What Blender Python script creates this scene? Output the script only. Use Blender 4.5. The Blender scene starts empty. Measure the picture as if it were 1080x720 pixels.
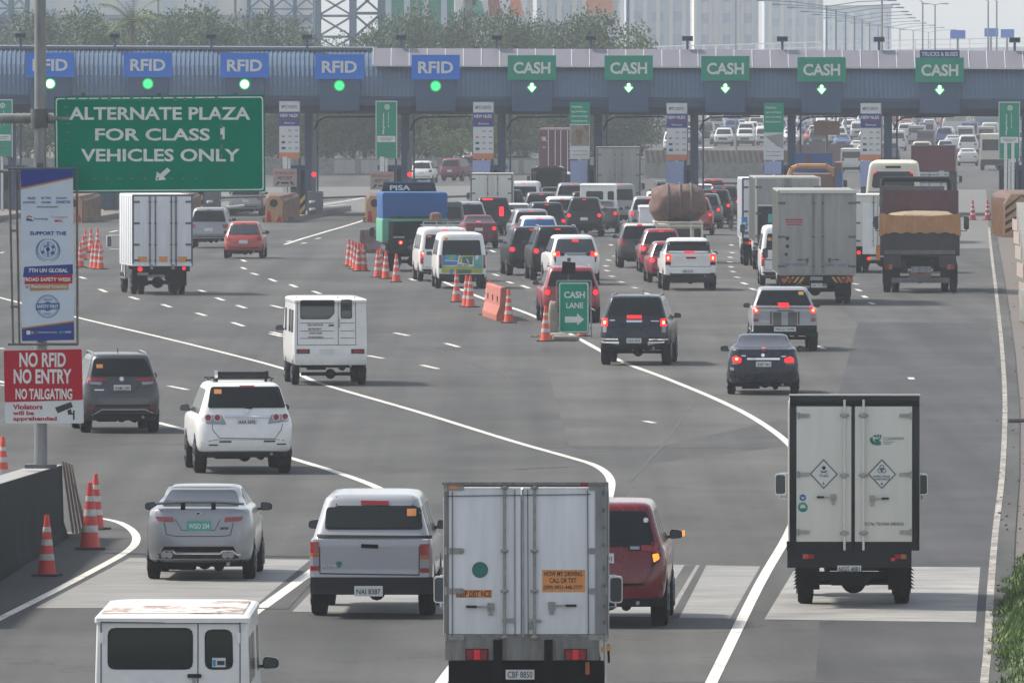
import bpy, bmesh, math, random
from math import sin, cos, pi, radians, atan, atan2, sqrt
from mathutils import Vector, Matrix
random.seed(7)
SC = bpy.context.scene
COL = SC.collection
# ---------------------------------------------------------------- camera, world, sun, exposure
F = 12000.0; HC = 8.7; TH = atan(315.0 / F)
cd = bpy.data.cameras.new('camera'); cam = bpy.data.objects.new('camera', cd); COL.objects.link(cam)
cd.sensor_width = 36.0; cd.lens = F / 1080.0 * 36.0; cd.clip_start = 1.0; cd.clip_end = 20000.0
cam.location = (0, 0, HC); cam.rotation_euler = (pi / 2 - TH, 0, 0)
SC.camera = cam
SUN_EL, SUN_AZ = 50.0, -68.0          # azimuth from +Y (view direction), negative = left
wd = bpy.data.worlds.new('World'); SC.world = wd; wd.use_nodes = True
wn = wd.node_tree.nodes; wn.clear()
sky = wn.new('ShaderNodeTexSky'); sky.sky_type = 'NISHITA'; sky.sun_disc = False
sky.sun_elevation = radians(SUN_EL); sky.sun_rotation = radians(SUN_AZ)
sky.air_density = 1.0; sky.dust_density = 1.0; sky.ozone_density = 1.0
bg = wn.new('ShaderNodeBackground'); bg.inputs[1].default_value = 0.12
wo = wn.new('ShaderNodeOutputWorld')
hs = wn.new('ShaderNodeHueSaturation'); hs.inputs['Saturation'].default_value = 0.45
wd.node_tree.links.new(sky.outputs[0], hs.inputs['Color']); wd.node_tree.links.new(hs.outputs[0], bg.inputs[0]); wd.node_tree.links.new(bg.outputs[0], wo.inputs[0])
sl = bpy.data.lights.new('sun', 'SUN'); sl.energy = 3.3; sl.angle = radians(6); sl.color = (1.0, 0.93, 0.82)
so = bpy.data.objects.new('sun', sl); COL.objects.link(so)
sdir = Vector((sin(radians(SUN_AZ)) * cos(radians(SUN_EL)), cos(radians(SUN_AZ)) * cos(radians(SUN_EL)), sin(radians(SUN_EL))))
so.rotation_euler = sdir.to_track_quat('Z', 'Y').to_euler(); so.location = (0, 0, 100)
SC.view_settings.view_transform = 'Standard'; SC.view_settings.look = 'None'
SC.view_settings.gamma = 1.0; SC.view_settings.exposure = 0.80
SC.render.engine = 'CYCLES'
SC.cycles.max_bounces = 6; SC.cycles.volume_bounces = 0; SC.cycles.transparent_max_bounces = 8
# ---------------------------------------------------------------- geometry of the view and ground
def ray(px, py):
    u = (px - 540) / F; v = (py - 360) / F
    return Vector((u, cos(TH) - v * sin(TH), -v * cos(TH) - sin(TH)))
def P(px, py, Y):
    d = ray(px, py); t = Y / d.y
    return Vector((d.x * t, Y, HC + d.z * t))
def sst(a, b, x):
    t = max(0, min(1, (x - a) / (b - a))); return t * t * (3 - 2 * t)
def gz(Y): return -0.7 * sst(380, 600, Y) - 1.1 * sst(620, 900, Y)
def G(px, py):
    d = ray(px, py); m = -d.z / d.y; Y = HC / m
    for _ in range(30): Y = (HC - gz(Y)) / m
    return Vector((d.x / d.y * Y, Y, gz(Y)))
# ---------------------------------------------------------------- mesh helpers
class MB:
    def __init__(s): s.v = []; s.f = []; s.m = []
    def add(s, vs, fs, mi=0):
        n = len(s.v); s.v += [tuple(v) for v in vs]; s.f += [tuple(i + n for i in f) for f in fs]; s.m += [mi] * len(fs)
    def box(s, x0, x1, y0, y1, z0, z1, mi=0):
        s.add([(x0,y0,z0),(x1,y0,z0),(x1,y1,z0),(x0,y1,z0),(x0,y0,z1),(x1,y0,z1),(x1,y1,z1),(x0,y1,z1)],
              [(0,3,2,1),(4,5,6,7),(0,1,5,4),(1,2,6,5),(2,3,7,6),(3,0,4,7)], mi)
    def bar(s, p0, p1, w, h, mi=0, up=(0,0,1)):
        p0 = Vector(p0); p1 = Vector(p1); d = (p1 - p0).normalized(); u = Vector(up)
        if abs(d.dot(u)) > .98: u = Vector((0,1,0))
        a = d.cross(u).normalized() * (w / 2); b = a.cross(d).normalized() * (h / 2)
        vs = [p + q for p in (p0, p1) for q in (-a-b, a-b, a+b, -a+b)]
        s.add(vs, [(0,3,2,1),(4,5,6,7),(0,1,5,4),(1,2,6,5),(2,3,7,6),(3,0,4,7)], mi)
    def tube(s, p0, p1, r, r1=None, n=8, mi=0):
        p0 = Vector(p0); p1 = Vector(p1); d = (p1 - p0).normalized(); r1 = r if r1 is None else r1
        u = Vector((0,0,1)) if abs(d.z) < .9 else Vector((1,0,0))
        a = d.cross(u).normalized(); b = d.cross(a).normalized()
        vs = []
        for p, q in ((p0, r), (p1, r1)):
            for i in range(n): t = 2*pi*i/n; vs.append(p + a*q*cos(t) + b*q*sin(t))
        fs = [(i, (i+1) % n, n + (i+1) % n, n + i) for i in range(n)] + [tuple(range(n-1,-1,-1)), tuple(range(n, 2*n))]
        s.add(vs, fs, mi)
    def path(s, pts, r, n=6, mi=0):
        for a, b in zip(pts, pts[1:]): s.tube(a, b, r, n=n, mi=mi)
    def prism(s, poly, y0, y1, mi=0):      # poly in (x,z)
        n = len(poly)
        s.add([(x, y0, z) for x, z in poly] + [(x, y1, z) for x, z in poly],
              [tuple(range(n)), tuple(range(2*n-1, n-1, -1))] + [((i+1) % n, i, n+i, n+(i+1) % n) for i in range(n)], mi)
    def prismx(s, poly, x0, x1, mi=0):     # poly in (y,z)
        n = len(poly)
        s.add([(x0, y, z) for y, z in poly] + [(x1, y, z) for y, z in poly],
              [tuple(range(n)), tuple(range(2*n-1, n-1, -1))] + [((i+1) % n, i, n+i, n+(i+1) % n) for i in range(n)], mi)
    def lathe(s, prof, c=(0,0,0), axis='z', n=16, mi=0):   # prof: (r, h)
        vs = []; c = Vector(c)
        for r, h in prof:
            for i in range(n):
                t = 2*pi*i/n
                if axis == 'z': vs.append(c + Vector((r*cos(t), r*sin(t), h)))
                elif axis == 'x': vs.append(c + Vector((h, r*cos(t), r*sin(t))))
                else: vs.append(c + Vector((r*cos(t), h, r*sin(t))))
        k = len(prof)
        fs = [(j*n+i, j*n+(i+1) % n, (j+1)*n+(i+1) % n, (j+1)*n+i) for j in range(k-1) for i in range(n)]
        fs += [tuple(range(n-1,-1,-1)), tuple(range((k-1)*n, k*n))]
        s.add(vs, fs, mi)
def obj(name, mb, mat, parent=None, smooth=35, bevel=0, loc=None):
    me = bpy.data.meshes.new(name)
    me.from_pydata(mb.v, [], mb.f)
    for m in (mat if isinstance(mat, (list, tuple)) else [mat]): me.materials.append(M(m) if isinstance(m, str) else m)
    me.polygons.foreach_set('material_index', mb.m)
    b = bmesh.new(); b.from_mesh(me)
    bmesh.ops.recalc_face_normals(b, faces=b.faces)
    if bevel: bmesh.ops.bevel(b, geom=b.edges[:], offset=bevel, segments=2, affect='EDGES', clamp_overlap=True, profile=.6)
    lim = radians(smooth)
    for e in b.edges:
        e.smooth = len(e.link_faces) == 2 and e.calc_face_angle(0) < lim
    for f in b.faces: f.smooth = smooth > 0
    b.to_mesh(me); b.free()
    o = bpy.data.objects.new(name, me); COL.objects.link(o)
    if parent: o.parent = parent
    if loc is not None: o.location = loc
    return o
def tag(o, label=None, cat=None, group=None, kind=None):
    if label: o['label'] = label
    if cat: o['category'] = cat
    if group: o['group'] = group
    if kind: o['kind'] = kind
    return o
def empty(name, loc, rz, label, cat, group=None):
    o = bpy.data.objects.new(name, None); COL.objects.link(o); o.location = loc; o.rotation_euler = (0, 0, rz)
    o.empty_display_size = .3
    return tag(o, label, cat, group)
def struct(name, mb, mat, smooth=0): return tag(obj(name, mb, mat, smooth=smooth), kind='structure')
def copy_tree(o, parent=None):
    c = o.copy(); COL.objects.link(c)
    if parent: c.parent = parent
    for ch in o.children: copy_tree(ch, c)
    return c
# ---------------------------------------------------------------- materials
MATS = {}
def nt(name):
    m = bpy.data.materials.new(name); m.use_nodes = True
    return m, m.node_tree.nodes, m.node_tree.links, m.node_tree.nodes['Principled BSDF']
def mk(name, col, rough=.5, metal=0, coat=0, var=0.08, scale=3.0, emit=None, estr=0, spec=.5, streak=False, bump=0):
    m, n, l, p = nt(name)
    p.inputs['Roughness'].default_value = rough; p.inputs['Metallic'].default_value = metal
    p.inputs['Coat Weight'].default_value = coat; p.inputs['Coat Roughness'].default_value = .08
    p.inputs['Specular IOR Level'].default_value = spec
    c = (*col, 1)
    if var:
        tc = n.new('ShaderNodeTexCoord'); mp = n.new('ShaderNodeMapping')
        oi = n.new('ShaderNodeObjectInfo')
        l.new(tc.outputs['Object'], mp.inputs[0]); l.new(oi.outputs['Random'], mp.inputs['Location'])
        if streak: mp.inputs['Scale'].default_value = (3, 3, .35)
        ns = n.new('ShaderNodeTexNoise'); ns.inputs['Scale'].default_value = scale; ns.inputs['Detail'].default_value = 5
        ns.inputs['Roughness'].default_value = .65
        l.new(mp.outputs[0], ns.inputs[0])
        r = n.new('ShaderNodeMapRange'); r.inputs[1].default_value = .35; r.inputs[2].default_value = .7
        r.inputs[3].default_value = 0; r.inputs[4].default_value = 1
        l.new(ns.outputs[0], r.inputs[0])
        mx = n.new('ShaderNodeMix'); mx.data_type = 'RGBA'
        g = sum(col) / 3
        mx.inputs[6].default_value = c
        mx.inputs[7].default_value = tuple(x * (1 - var * 2) + .16 * var * 1.2 * k * min(1, g * 3 + .06) for x, k in zip(col, (1, .93, .82))) + (1,)
        l.new(r.outputs[0], mx.inputs[0]); l.new(mx.outputs[2], p.inputs['Base Color'])
        if not emit:
            rr = n.new('ShaderNodeMapRange'); rr.inputs[3].default_value = rough * .85; rr.inputs[4].default_value = min(1, rough * 1.25 + .03)
            l.new(ns.outputs[0], rr.inputs[0]); l.new(rr.outputs[0], p.inputs['Roughness'])
        if bump:
            bp = n.new('ShaderNodeBump'); bp.inputs['Strength'].default_value = bump; bp.inputs['Distance'].default_value = .02
            l.new(ns.outputs[0], bp.inputs['Height']); l.new(bp.outputs[0], p.inputs['Normal'])
    else: p.inputs['Base Color'].default_value = c
    if emit:
        p.inputs['Emission Color'].default_value = (*emit, 1); p.inputs['Emission Strength'].default_value = estr
    return m
DEF = dict(
    white=dict(col=(.76,.76,.745), rough=.30, coat=.4, var=.07), silver=dict(col=(.25,.26,.275), rough=.30, metal=.2, coat=.7, var=.02),
    lightsilver=dict(col=(.32,.33,.355), rough=.32, metal=.15, coat=.7, var=.02), grey=dict(col=(.065,.065,.072), rough=.3, metal=.3, coat=.5),
    darkgrey=dict(col=(.050,.048,.052), rough=.32, metal=.3, coat=.4), black=dict(col=(.009,.011,.015), rough=.28, coat=.12, spec=.25),
    navy=dict(col=(.009,.012,.024), rough=.25, coat=.2, spec=.3), red=dict(col=(.135,.004,.010), rough=.25, coat=.6, spec=.3, var=.03),
    orangered=dict(col=(.38,.04,.03), rough=.3, coat=.5), crimson=dict(col=(.27,.012,.025), rough=.3, coat=.5), maroon=dict(col=(.14,.02,.04), rough=.5),
    cream=dict(col=(.62,.58,.48), rough=.4), bluep=dict(col=(.02,.09,.26), rough=.4), beige=dict(col=(.42,.36,.27), rough=.5),
    brown=dict(col=(.16,.085,.06), rough=.6, var=.2), greenp=dict(col=(.04,.16,.10), rough=.5),
    glass=dict(col=(.008,.010,.014), rough=.06, var=0, spec=.28), glasssky=dict(col=(.028,.036,.046), rough=.08, var=.1, scale=1.2, spec=.8),
    glassin=dict(col=(.016,.021,.021), rough=.08, var=.15, scale=2.2, spec=.28),
    trim=dict(col=(.013,.014,.016), rough=.6, var=.04, spec=.3), blackflat=dict(col=(.007,.007,.008), rough=.85, var=.05, spec=.2), rubber=dict(col=(.010,.010,.011), rough=.85, var=.08, spec=.2),
    under=dict(col=(.007,.007,.008), rough=.9, var=.06, spec=.15), seam=dict(col=(.03,.03,.032), rough=.7, var=0),
    chrome=dict(col=(.75,.75,.77), rough=.15, metal=.95, var=.03), steel=dict(col=(.32,.33,.34), rough=.45, metal=.6, var=.2),
    rim=dict(col=(.35,.36,.38), rough=.35, metal=.7), redlens=dict(col=(.26,.008,.012), rough=.15, coat=.5, var=0),
    redlit=dict(col=(.5,.01,.015), rough=.3, var=0, emit=(1,.015,.022), estr=.75), reddim=dict(col=(.45,.01,.02), rough=.3, var=0, emit=(1,.03,.05), estr=.06), sideglass=dict(col=(.018,.022,.028), rough=.18, var=0, spec=.1), hotlit=dict(col=(.8,.3,.1), rough=.3, var=0, emit=(1,.40,.20), estr=1.5),
    amberlit=dict(col=(.8,.25,.02), rough=.3, var=0, emit=(1,.20,.02), estr=1.2), amber=dict(col=(.36,.09,.03), rough=.3, var=0),
    clear=dict(col=(.26,.27,.30), rough=.15, coat=.5, var=0), plate=dict(col=(.62,.64,.64), rough=.5, var=.08), plategreen=dict(col=(.06,.33,.28), rough=.5, var=.05),
    ink=dict(col=(.02,.02,.025), rough=.6, var=0), grille=dict(col=(.03,.03,.03), rough=.5),
    boxwhite=dict(col=(.70,.715,.74), rough=.45, var=.09, streak=True, scale=2), boxcream=dict(col=(.62,.61,.56), rough=.45, var=.05, streak=True, scale=2),
    boxgrey=dict(col=(.33,.33,.315), rough=.55, var=.18, streak=True, scale=1.6), dirtysteel=dict(col=(.22,.215,.20), rough=.6, var=.35, streak=True, scale=4),
    sticker_o=dict(col=(.70,.27,.07), rough=.6, var=.1), sticker_y=dict(col=(.65,.40,.08), rough=.6, var=.05),
    signgreen=dict(col=(.0,.20,.125), rough=.6, var=.06, spec=.15), signgreen2=dict(col=(.0,.27,.17), rough=.6, var=.06, spec=.15), signblue=dict(col=(.01,.17,.66), rough=.6, var=.06, spec=.15),
    signwhite=dict(col=(.60,.62,.62), rough=.5, var=.06), signred=dict(col=(.42,.008,.025), spec=.15, rough=.6, var=.06), bannerwhite=dict(col=(.50,.56,.64), rough=.6, var=.05),
    bannernavy=dict(col=(.012,.035,.22), rough=.6, var=.05), lettering=dict(col=(.68,.70,.68), rough=.5, var=.12, scale=9), tape=dict(col=(.10,.20,.17), rough=.7),
    galv=dict(col=(.26,.27,.28), rough=.5, metal=.4, var=.25, streak=True), galvdark=dict(col=(.14,.145,.15), rough=.6, metal=.3, var=.3), slat=dict(col=(.34,.24,.19), rough=.8, var=.3, scale=5), rust=dict(col=(.22,.13,.09), rough=.8, var=.3, scale=8),
    conered=dict(col=(.60,.045,.035), rough=.5, var=.12, scale=8), coneorange=dict(col=(.72,.07,.03), rough=.5, var=.12, scale=8), conewhite=dict(col=(.55,.54,.52), rough=.5, var=.2, scale=9), conebase=dict(col=(.03,.03,.03), rough=.8),
    plastic=dict(col=(.48,.13,.09), rough=.6, var=.2, scale=4), plasticdark=dict(col=(.13,.06,.07), rough=.6, var=.2), sack=dict(col=(.30,.26,.20), rough=.9, var=.3, bump=.6),
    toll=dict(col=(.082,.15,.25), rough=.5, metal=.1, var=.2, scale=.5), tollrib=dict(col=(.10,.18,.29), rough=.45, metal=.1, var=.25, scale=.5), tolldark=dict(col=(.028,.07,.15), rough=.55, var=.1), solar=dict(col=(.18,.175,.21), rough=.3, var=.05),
    gutter=dict(col=(.10,.13,.16), rough=.6), lavender=dict(col=(.30,.36,.58), rough=.6, var=.05), orangeband=dict(col=(.62,.20,.09), rough=.6), greenlit=dict(col=(.1,.6,.3), rough=.3, var=0, emit=(.02,1,.22), estr=.6),
    greenring=dict(col=(.02,.3,.1), rough=.3, var=0, emit=(.0,.55,.12), estr=.5), whitelit=dict(col=(.8,.9,.8), rough=.3, var=0, emit=(.6,1,.72), estr=1.4), concrete=dict(col=(.24,.235,.22), rough=.85, var=.3, scale=2), concretedark=dict(col=(.022,.026,.030), spec=.08, rough=.95, var=.35, scale=1.5, streak=True),
    island=dict(col=(.20,.17,.15), rough=.8, var=.25), yellowp=dict(col=(.55,.30,.06), rough=.6, var=.25, scale=5), attorange=dict(col=(.50,.27,.12), rough=.7, var=.2), attbrown=dict(col=(.17,.10,.085), rough=.8, var=.3, scale=3),
    signpink=dict(col=(.38,.30,.27), rough=.7), booth=dict(col=(.09,.10,.11), rough=.5), tarpblue=dict(col=(.015,.10,.30), rough=.7, var=.08, bump=.8, scale=1.5), tarpgreen=dict(col=(.10,.36,.24), rough=.75, var=.15, bump=.9, scale=2.5),
    tarpbrown=dict(col=(.46,.23,.10), rough=.8, var=.12, bump=.9, scale=2.5), bundle=dict(col=(.17,.095,.080), rough=.85, var=.3, bump=1.0, scale=3), sand=dict(col=(.34,.26,.16), rough=.95, var=.3, scale=7), dumpmaroon=dict(col=(.11,.045,.055), rough=.7, var=.25),
    dumpgrey=dict(col=(.035,.032,.037), rough=.7, var=.3), container=dict(col=(.13,.035,.06), rough=.6, var=.2, streak=True), bark=dict(col=(.10,.08,.06), rough=.9), bldgwin=dict(col=(.34,.40,.46), rough=.3, var=0), bldg=dict(col=(.66,.65,.62), rough=.8, var=.08, scale=.08), bldgblue=dict(col=(.52,.58,.64), rough=.8, var=.1, scale=.05),  # building walls and windows kept pale, their colour carrying part of the haze
    steelblue=dict(col=(.15,.23,.31), rough=.6, var=.1, scale=.3), bgreen=dict(col=(.03,.30,.20), rough=.7, var=.1), paintblue=dict(col=(.03,.22,.52), rough=.5), paintteal=dict(col=(.10,.40,.38), rough=.5, var=.2), paintlime=dict(col=(.42,.45,.08), rough=.5, var=.2), logogreen=dict(col=(.01,.16,.13), rough=.5),
    unblue=dict(col=(.03,.12,.30), rough=.6), ochre=dict(col=(.42,.20,.05), rough=.6), handle2=dict(col=(.36,.355,.33), rough=.5, var=.25, scale=10), handle=dict(col=(.30,.30,.29), rough=.4, metal=.6, var=.25, scale=12), mirrorglass=dict(col=(.05,.07,.08), rough=.12, var=0), skin=dict(col=(.35,.2,.14), rough=.6),
)
def M(k):
    if k not in MATS: MATS[k] = mk(k, **DEF[k])
    return MATS[k]
# ---------------------------------------------------------------- text as thin mesh
def text_mesh(s, bold=0.0, ext=.004, spacing=1.0):
    cu = bpy.data.curves.new('t', 'FONT'); cu.body = s; cu.size = 1; cu.offset = bold; cu.space_character = spacing
    cu.align_x = 'CENTER'; cu.resolution_u = 3; cu.extrude = 0
    o = bpy.data.objects.new('t', cu); COL.objects.link(o)
    dg = bpy.context.evaluated_depsgraph_get(); dg.update()
    me = bpy.data.meshes.new_from_object(o.evaluated_get(dg))
    bpy.data.objects.remove(o); bpy.data.curves.remove(cu)
    return me
def text(parent, name, s, x0, x1, z0, z1, y, mat, bold=.012, th=.006, keep=False, rot=0):
    """letters filling the box x0..x1, z0..z1 on the plane y, facing -y"""
    if not s.strip(): return None
    me = text_mesh(s, bold)
    vs = [v.co.copy() for v in me.vertices]
    if rot: vs = [Vector((-v.y, v.x, 0)) for v in vs]
    ax = min(v.x for v in vs); bx = max(v.x for v in vs); ay = min(v.y for v in vs); by = max(v.y for v in vs)
    sx = (x1 - x0) / (bx - ax); sz = (z1 - z0) / (by - ay)
    mb = MB()
    top = [(x0 + (v.x - ax) * sx, y - th, z0 + (v.y - ay) * sz) for v in vs]
    mb.add(top, [tuple(p.vertices) for p in me.polygons])
    # side walls so that the letters have thickness
    n = len(top); cnt = {}
    for p in me.polygons:
        k = list(p.vertices)
        for a, b in zip(k, k[1:] + k[:1]): cnt[(a, b)] = 1
    mb.v += [(a, y, c) for a, _, c in top]
    for (a, b) in cnt:
        if (b, a) not in cnt: mb.f.append((b, a, a + n, b + n)); mb.m.append(0)
    bpy.data.meshes.remove(me)
    o = bpy.data.meshes.new(name); o.from_pydata(mb.v, [], mb.f); o.materials.append(M(mat))
    ob = bpy.data.objects.new(name, o); COL.objects.link(ob); ob.parent = parent
    return ob
def rnd(poly, r, n=3):
    out = []; k = len(poly)
    for i in range(k):
        p = Vector(poly[i]); a = Vector(poly[i-1]); b = Vector(poly[(i+1) % k])
        da = (a - p); db = (b - p); q = min(r, da.length * .45, db.length * .45)
        a1 = p + da.normalized() * q; b1 = p + db.normalized() * q
        for j in range(n + 1):
            t = j / n; out.append(tuple(a1 * (1-t)**2 + p * 2*t*(1-t) + b1 * t*t))
    return out
def circ(cx, cz, r, n=20, rz=None): return [(cx + r*cos(2*pi*i/n), cz + (rz or r)*sin(2*pi*i/n)) for i in range(n)]
# ---------------------------------------------------------------- vehicle bodies
class Body:
    def __init__(s, lv): s.lv = sorted(lv)
    def at(s, z):
        lv = s.lv
        if z <= lv[0][0]: return lv[0][1:]
        for a, b in zip(lv, lv[1:]):
            if z <= b[0]:
                t = (z - a[0]) / (b[0] - a[0] + 1e-9); return tuple(p + (q - p) * t for p, q in zip(a[1:], b[1:]))
        return lv[-1][1:]
    def rear(s, x, z):
        w, yr, yf, rr, rf, b = s.at(z); x = min(abs(x), w)
        y = yr + b * (x / w) ** 2
        if x > w - rr: t = (x - (w - rr)) / rr; y += rr * (1 - sqrt(max(0, 1 - t*t)))
        return y
    def front(s, x, z):
        w, yr, yf, rr, rf, b = s.at(z); x = min(abs(x), w)
        y = yf - 1.6 * b * (x / w) ** 2
        if x > w - rf: t = (x - (w - rf)) / rf; y -= rf * (1 - sqrt(max(0, 1 - t*t)))
        return y
    def ring(s, z):
        w, yr, yf, rr, rf, b = s.at(z); pts = []
        xs = [(w - rr) * t for t in (0, .35, .7, 1)] + [w - rr + rr * sin(radians(a)) for a in (25, 48, 70, 90)]
        pts += [(x, s.rear(x, z)) for x in xs]
        y0 = pts[-1][1]; xf = [(w - rf) * t for t in (0, .35, .7, 1)] + [w - rf + rf * sin(radians(a)) for a in (25, 48, 70, 90)]
        fr = [(x, s.front(x, z)) for x in xf][::-1]; y1 = fr[0][1]
        pts += [(w, y0 + (y1 - y0) * t) for t in (.25, .5, .75)] + fr
        return [(x, y, z) for x, y in pts] + [(-x, y, z) for x, y in pts[-2:0:-1]]
    def mesh(s, mb, sub=2, z0=None, z1=None):
        zs = []
        for a, b in zip(s.lv, s.lv[1:]):
            k = 1 if b[0] - a[0] < .06 else sub
            zs += [a[0] + (b[0] - a[0]) * j / k for j in range(k)]
        zs.append(s.lv[-1][0])
        rg = [s.ring(z) for z in zs]; n = len(rg[0])
        vs = [p for r in rg for p in r]
        fs = [(j*n+i, j*n+(i+1) % n, (j+1)*n+(i+1) % n, (j+1)*n+i) for j in range(len(rg)-1) for i in range(n)]
        # caps in strips across the body (point i joins its mirror image)
        for base, fl in ((0, 1), ((len(rg)-1)*n, 0)):
            h = n // 2
            fs.append((base, base+1, base+n-1) if not fl else (base+n-1, base+1, base))
            for i in range(1, h - 1):
                q = (base+i, base+i+1, base+n-i-1, base+n-i); fs.append(q if not fl else q[::-1])
            q = (base+h-1, base+h, base+h+1); fs.append(q if not fl else q[::-1])
        mb.add(vs, fs)
    def pt(s, face, u, v, off):
        if face == 'rear': return (u, s.rear(u, v) - off, v)
        if face == 'front': return (u, s.front(u, v) + off, v)
        w = s.at(v)[0] + off
        return (w if face == 'right' else -w, u, v)
    def patch(s, mb, face, poly, off=.006, back=-.02, du=0, mi=0):
        du = du or max(3, min(24, int((max(p[0] for p in poly) - min(p[0] for p in poly)) / .085)))
        vs_ = sorted({round(p[1], 4) for p in poly}); rows = [vs_[0]]
        for a, b in zip(vs_, vs_[1:]):
            k = max(1, int((b - a) / .09)); rows += [a + (b - a) * j / k for j in range(1, k + 1)]
        g = []
        for v in rows:
            us = []
            for p, q in zip(poly, poly[1:] + poly[:1]):
                lo, hi = sorted((p[1], q[1]))
                if lo - 1e-4 <= v <= hi + 1e-4:
                    if hi - lo < 1e-4: us += [p[0], q[0]]
                    else: t = min(1, max(0, (v - p[1]) / (q[1] - p[1]))); us.append(p[0] + (q[0] - p[0]) * t)
            g.append((min(us), max(us)))
        A = []; B = []
        for v, (a, b) in zip(rows, g):
            for j in range(du + 1):
                u = a + (b - a) * j / du; A.append(s.pt(face, u, v, off)); B.append(s.pt(face, u, v, back))
        m = du + 1; R = len(rows); n = len(A)
        fs = [(r*m+j, r*m+j+1, (r+1)*m+j+1, (r+1)*m+j) for r in range(R-1) for j in range(du)]
        per = [j for j in range(m)] + [r*m+du for r in range(1, R)] + [(R-1)*m+j for j in range(du-1, -1, -1)] + [r*m for r in range(R-2, 0, -1)]
        fs += [(a, b, b+n, a+n) for a, b in zip(per, per[1:] + per[:1])]
        mb.add(A + B, fs, mi)
def wheel(root, x, y, r=.34, w=.21, name='wheel', sgn=1, rimm='rim'):
    """x: outer face of the tyre"""
    wb = MB(); xi = x - sgn * w
    wb.lathe([(r*.62, 0), (r*.9, sgn*.004), (r*.97, sgn*-.02), (r, sgn*-.05), (r, sgn*-(w-.05)), (r*.97, sgn*-(w-.02)), (r*.6, sgn*-w)], (0,0,0), 'x', 20)
    t = obj(name, wb, 'rubber', root, loc=(x, y, r))
    rb = MB(); rb.lathe([(r*.1, sgn*.004), (r*.14, sgn*-.012), (r*.5, sgn*-.02), (r*.62, sgn*.003), (r*.64, sgn*-.03)], (0,0,0), 'x', 20)
    for k in range(5):
        a = 2*pi*k/5; rb.bar((sgn*.004, 0, 0), (sgn*.004, cos(a)*r*.6, sin(a)*r*.6), .05, .02)
    obj('rim', rb, rimm, t)
    return t
def mirror_part(root, x, y, z, sgn, mat='black', w=.20, h=.15, gl='mirrorglass'):
    mb = MB(); prof = rnd([(-w/2, -h/2), (w/2, -h*.42), (w*.48, h*.36), (-w*.42, h/2)], .05)
    mb.prism([(sgn*a, b) for a, b in prof], -.02, .07); mb.bar((-sgn*(w/2+.06), .03, -h*.35), (-sgn*w*.3, .03, -h*.25), .05, .04)
    o = obj('mirror', mb, mat, root, loc=(x, y, z), bevel=0)
    g = MB(); g.prism([(sgn*a*.86, b*.84) for a, b in prof], -.026, -.018); obj('mirror_glass', g, gl, o)
    return o
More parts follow.
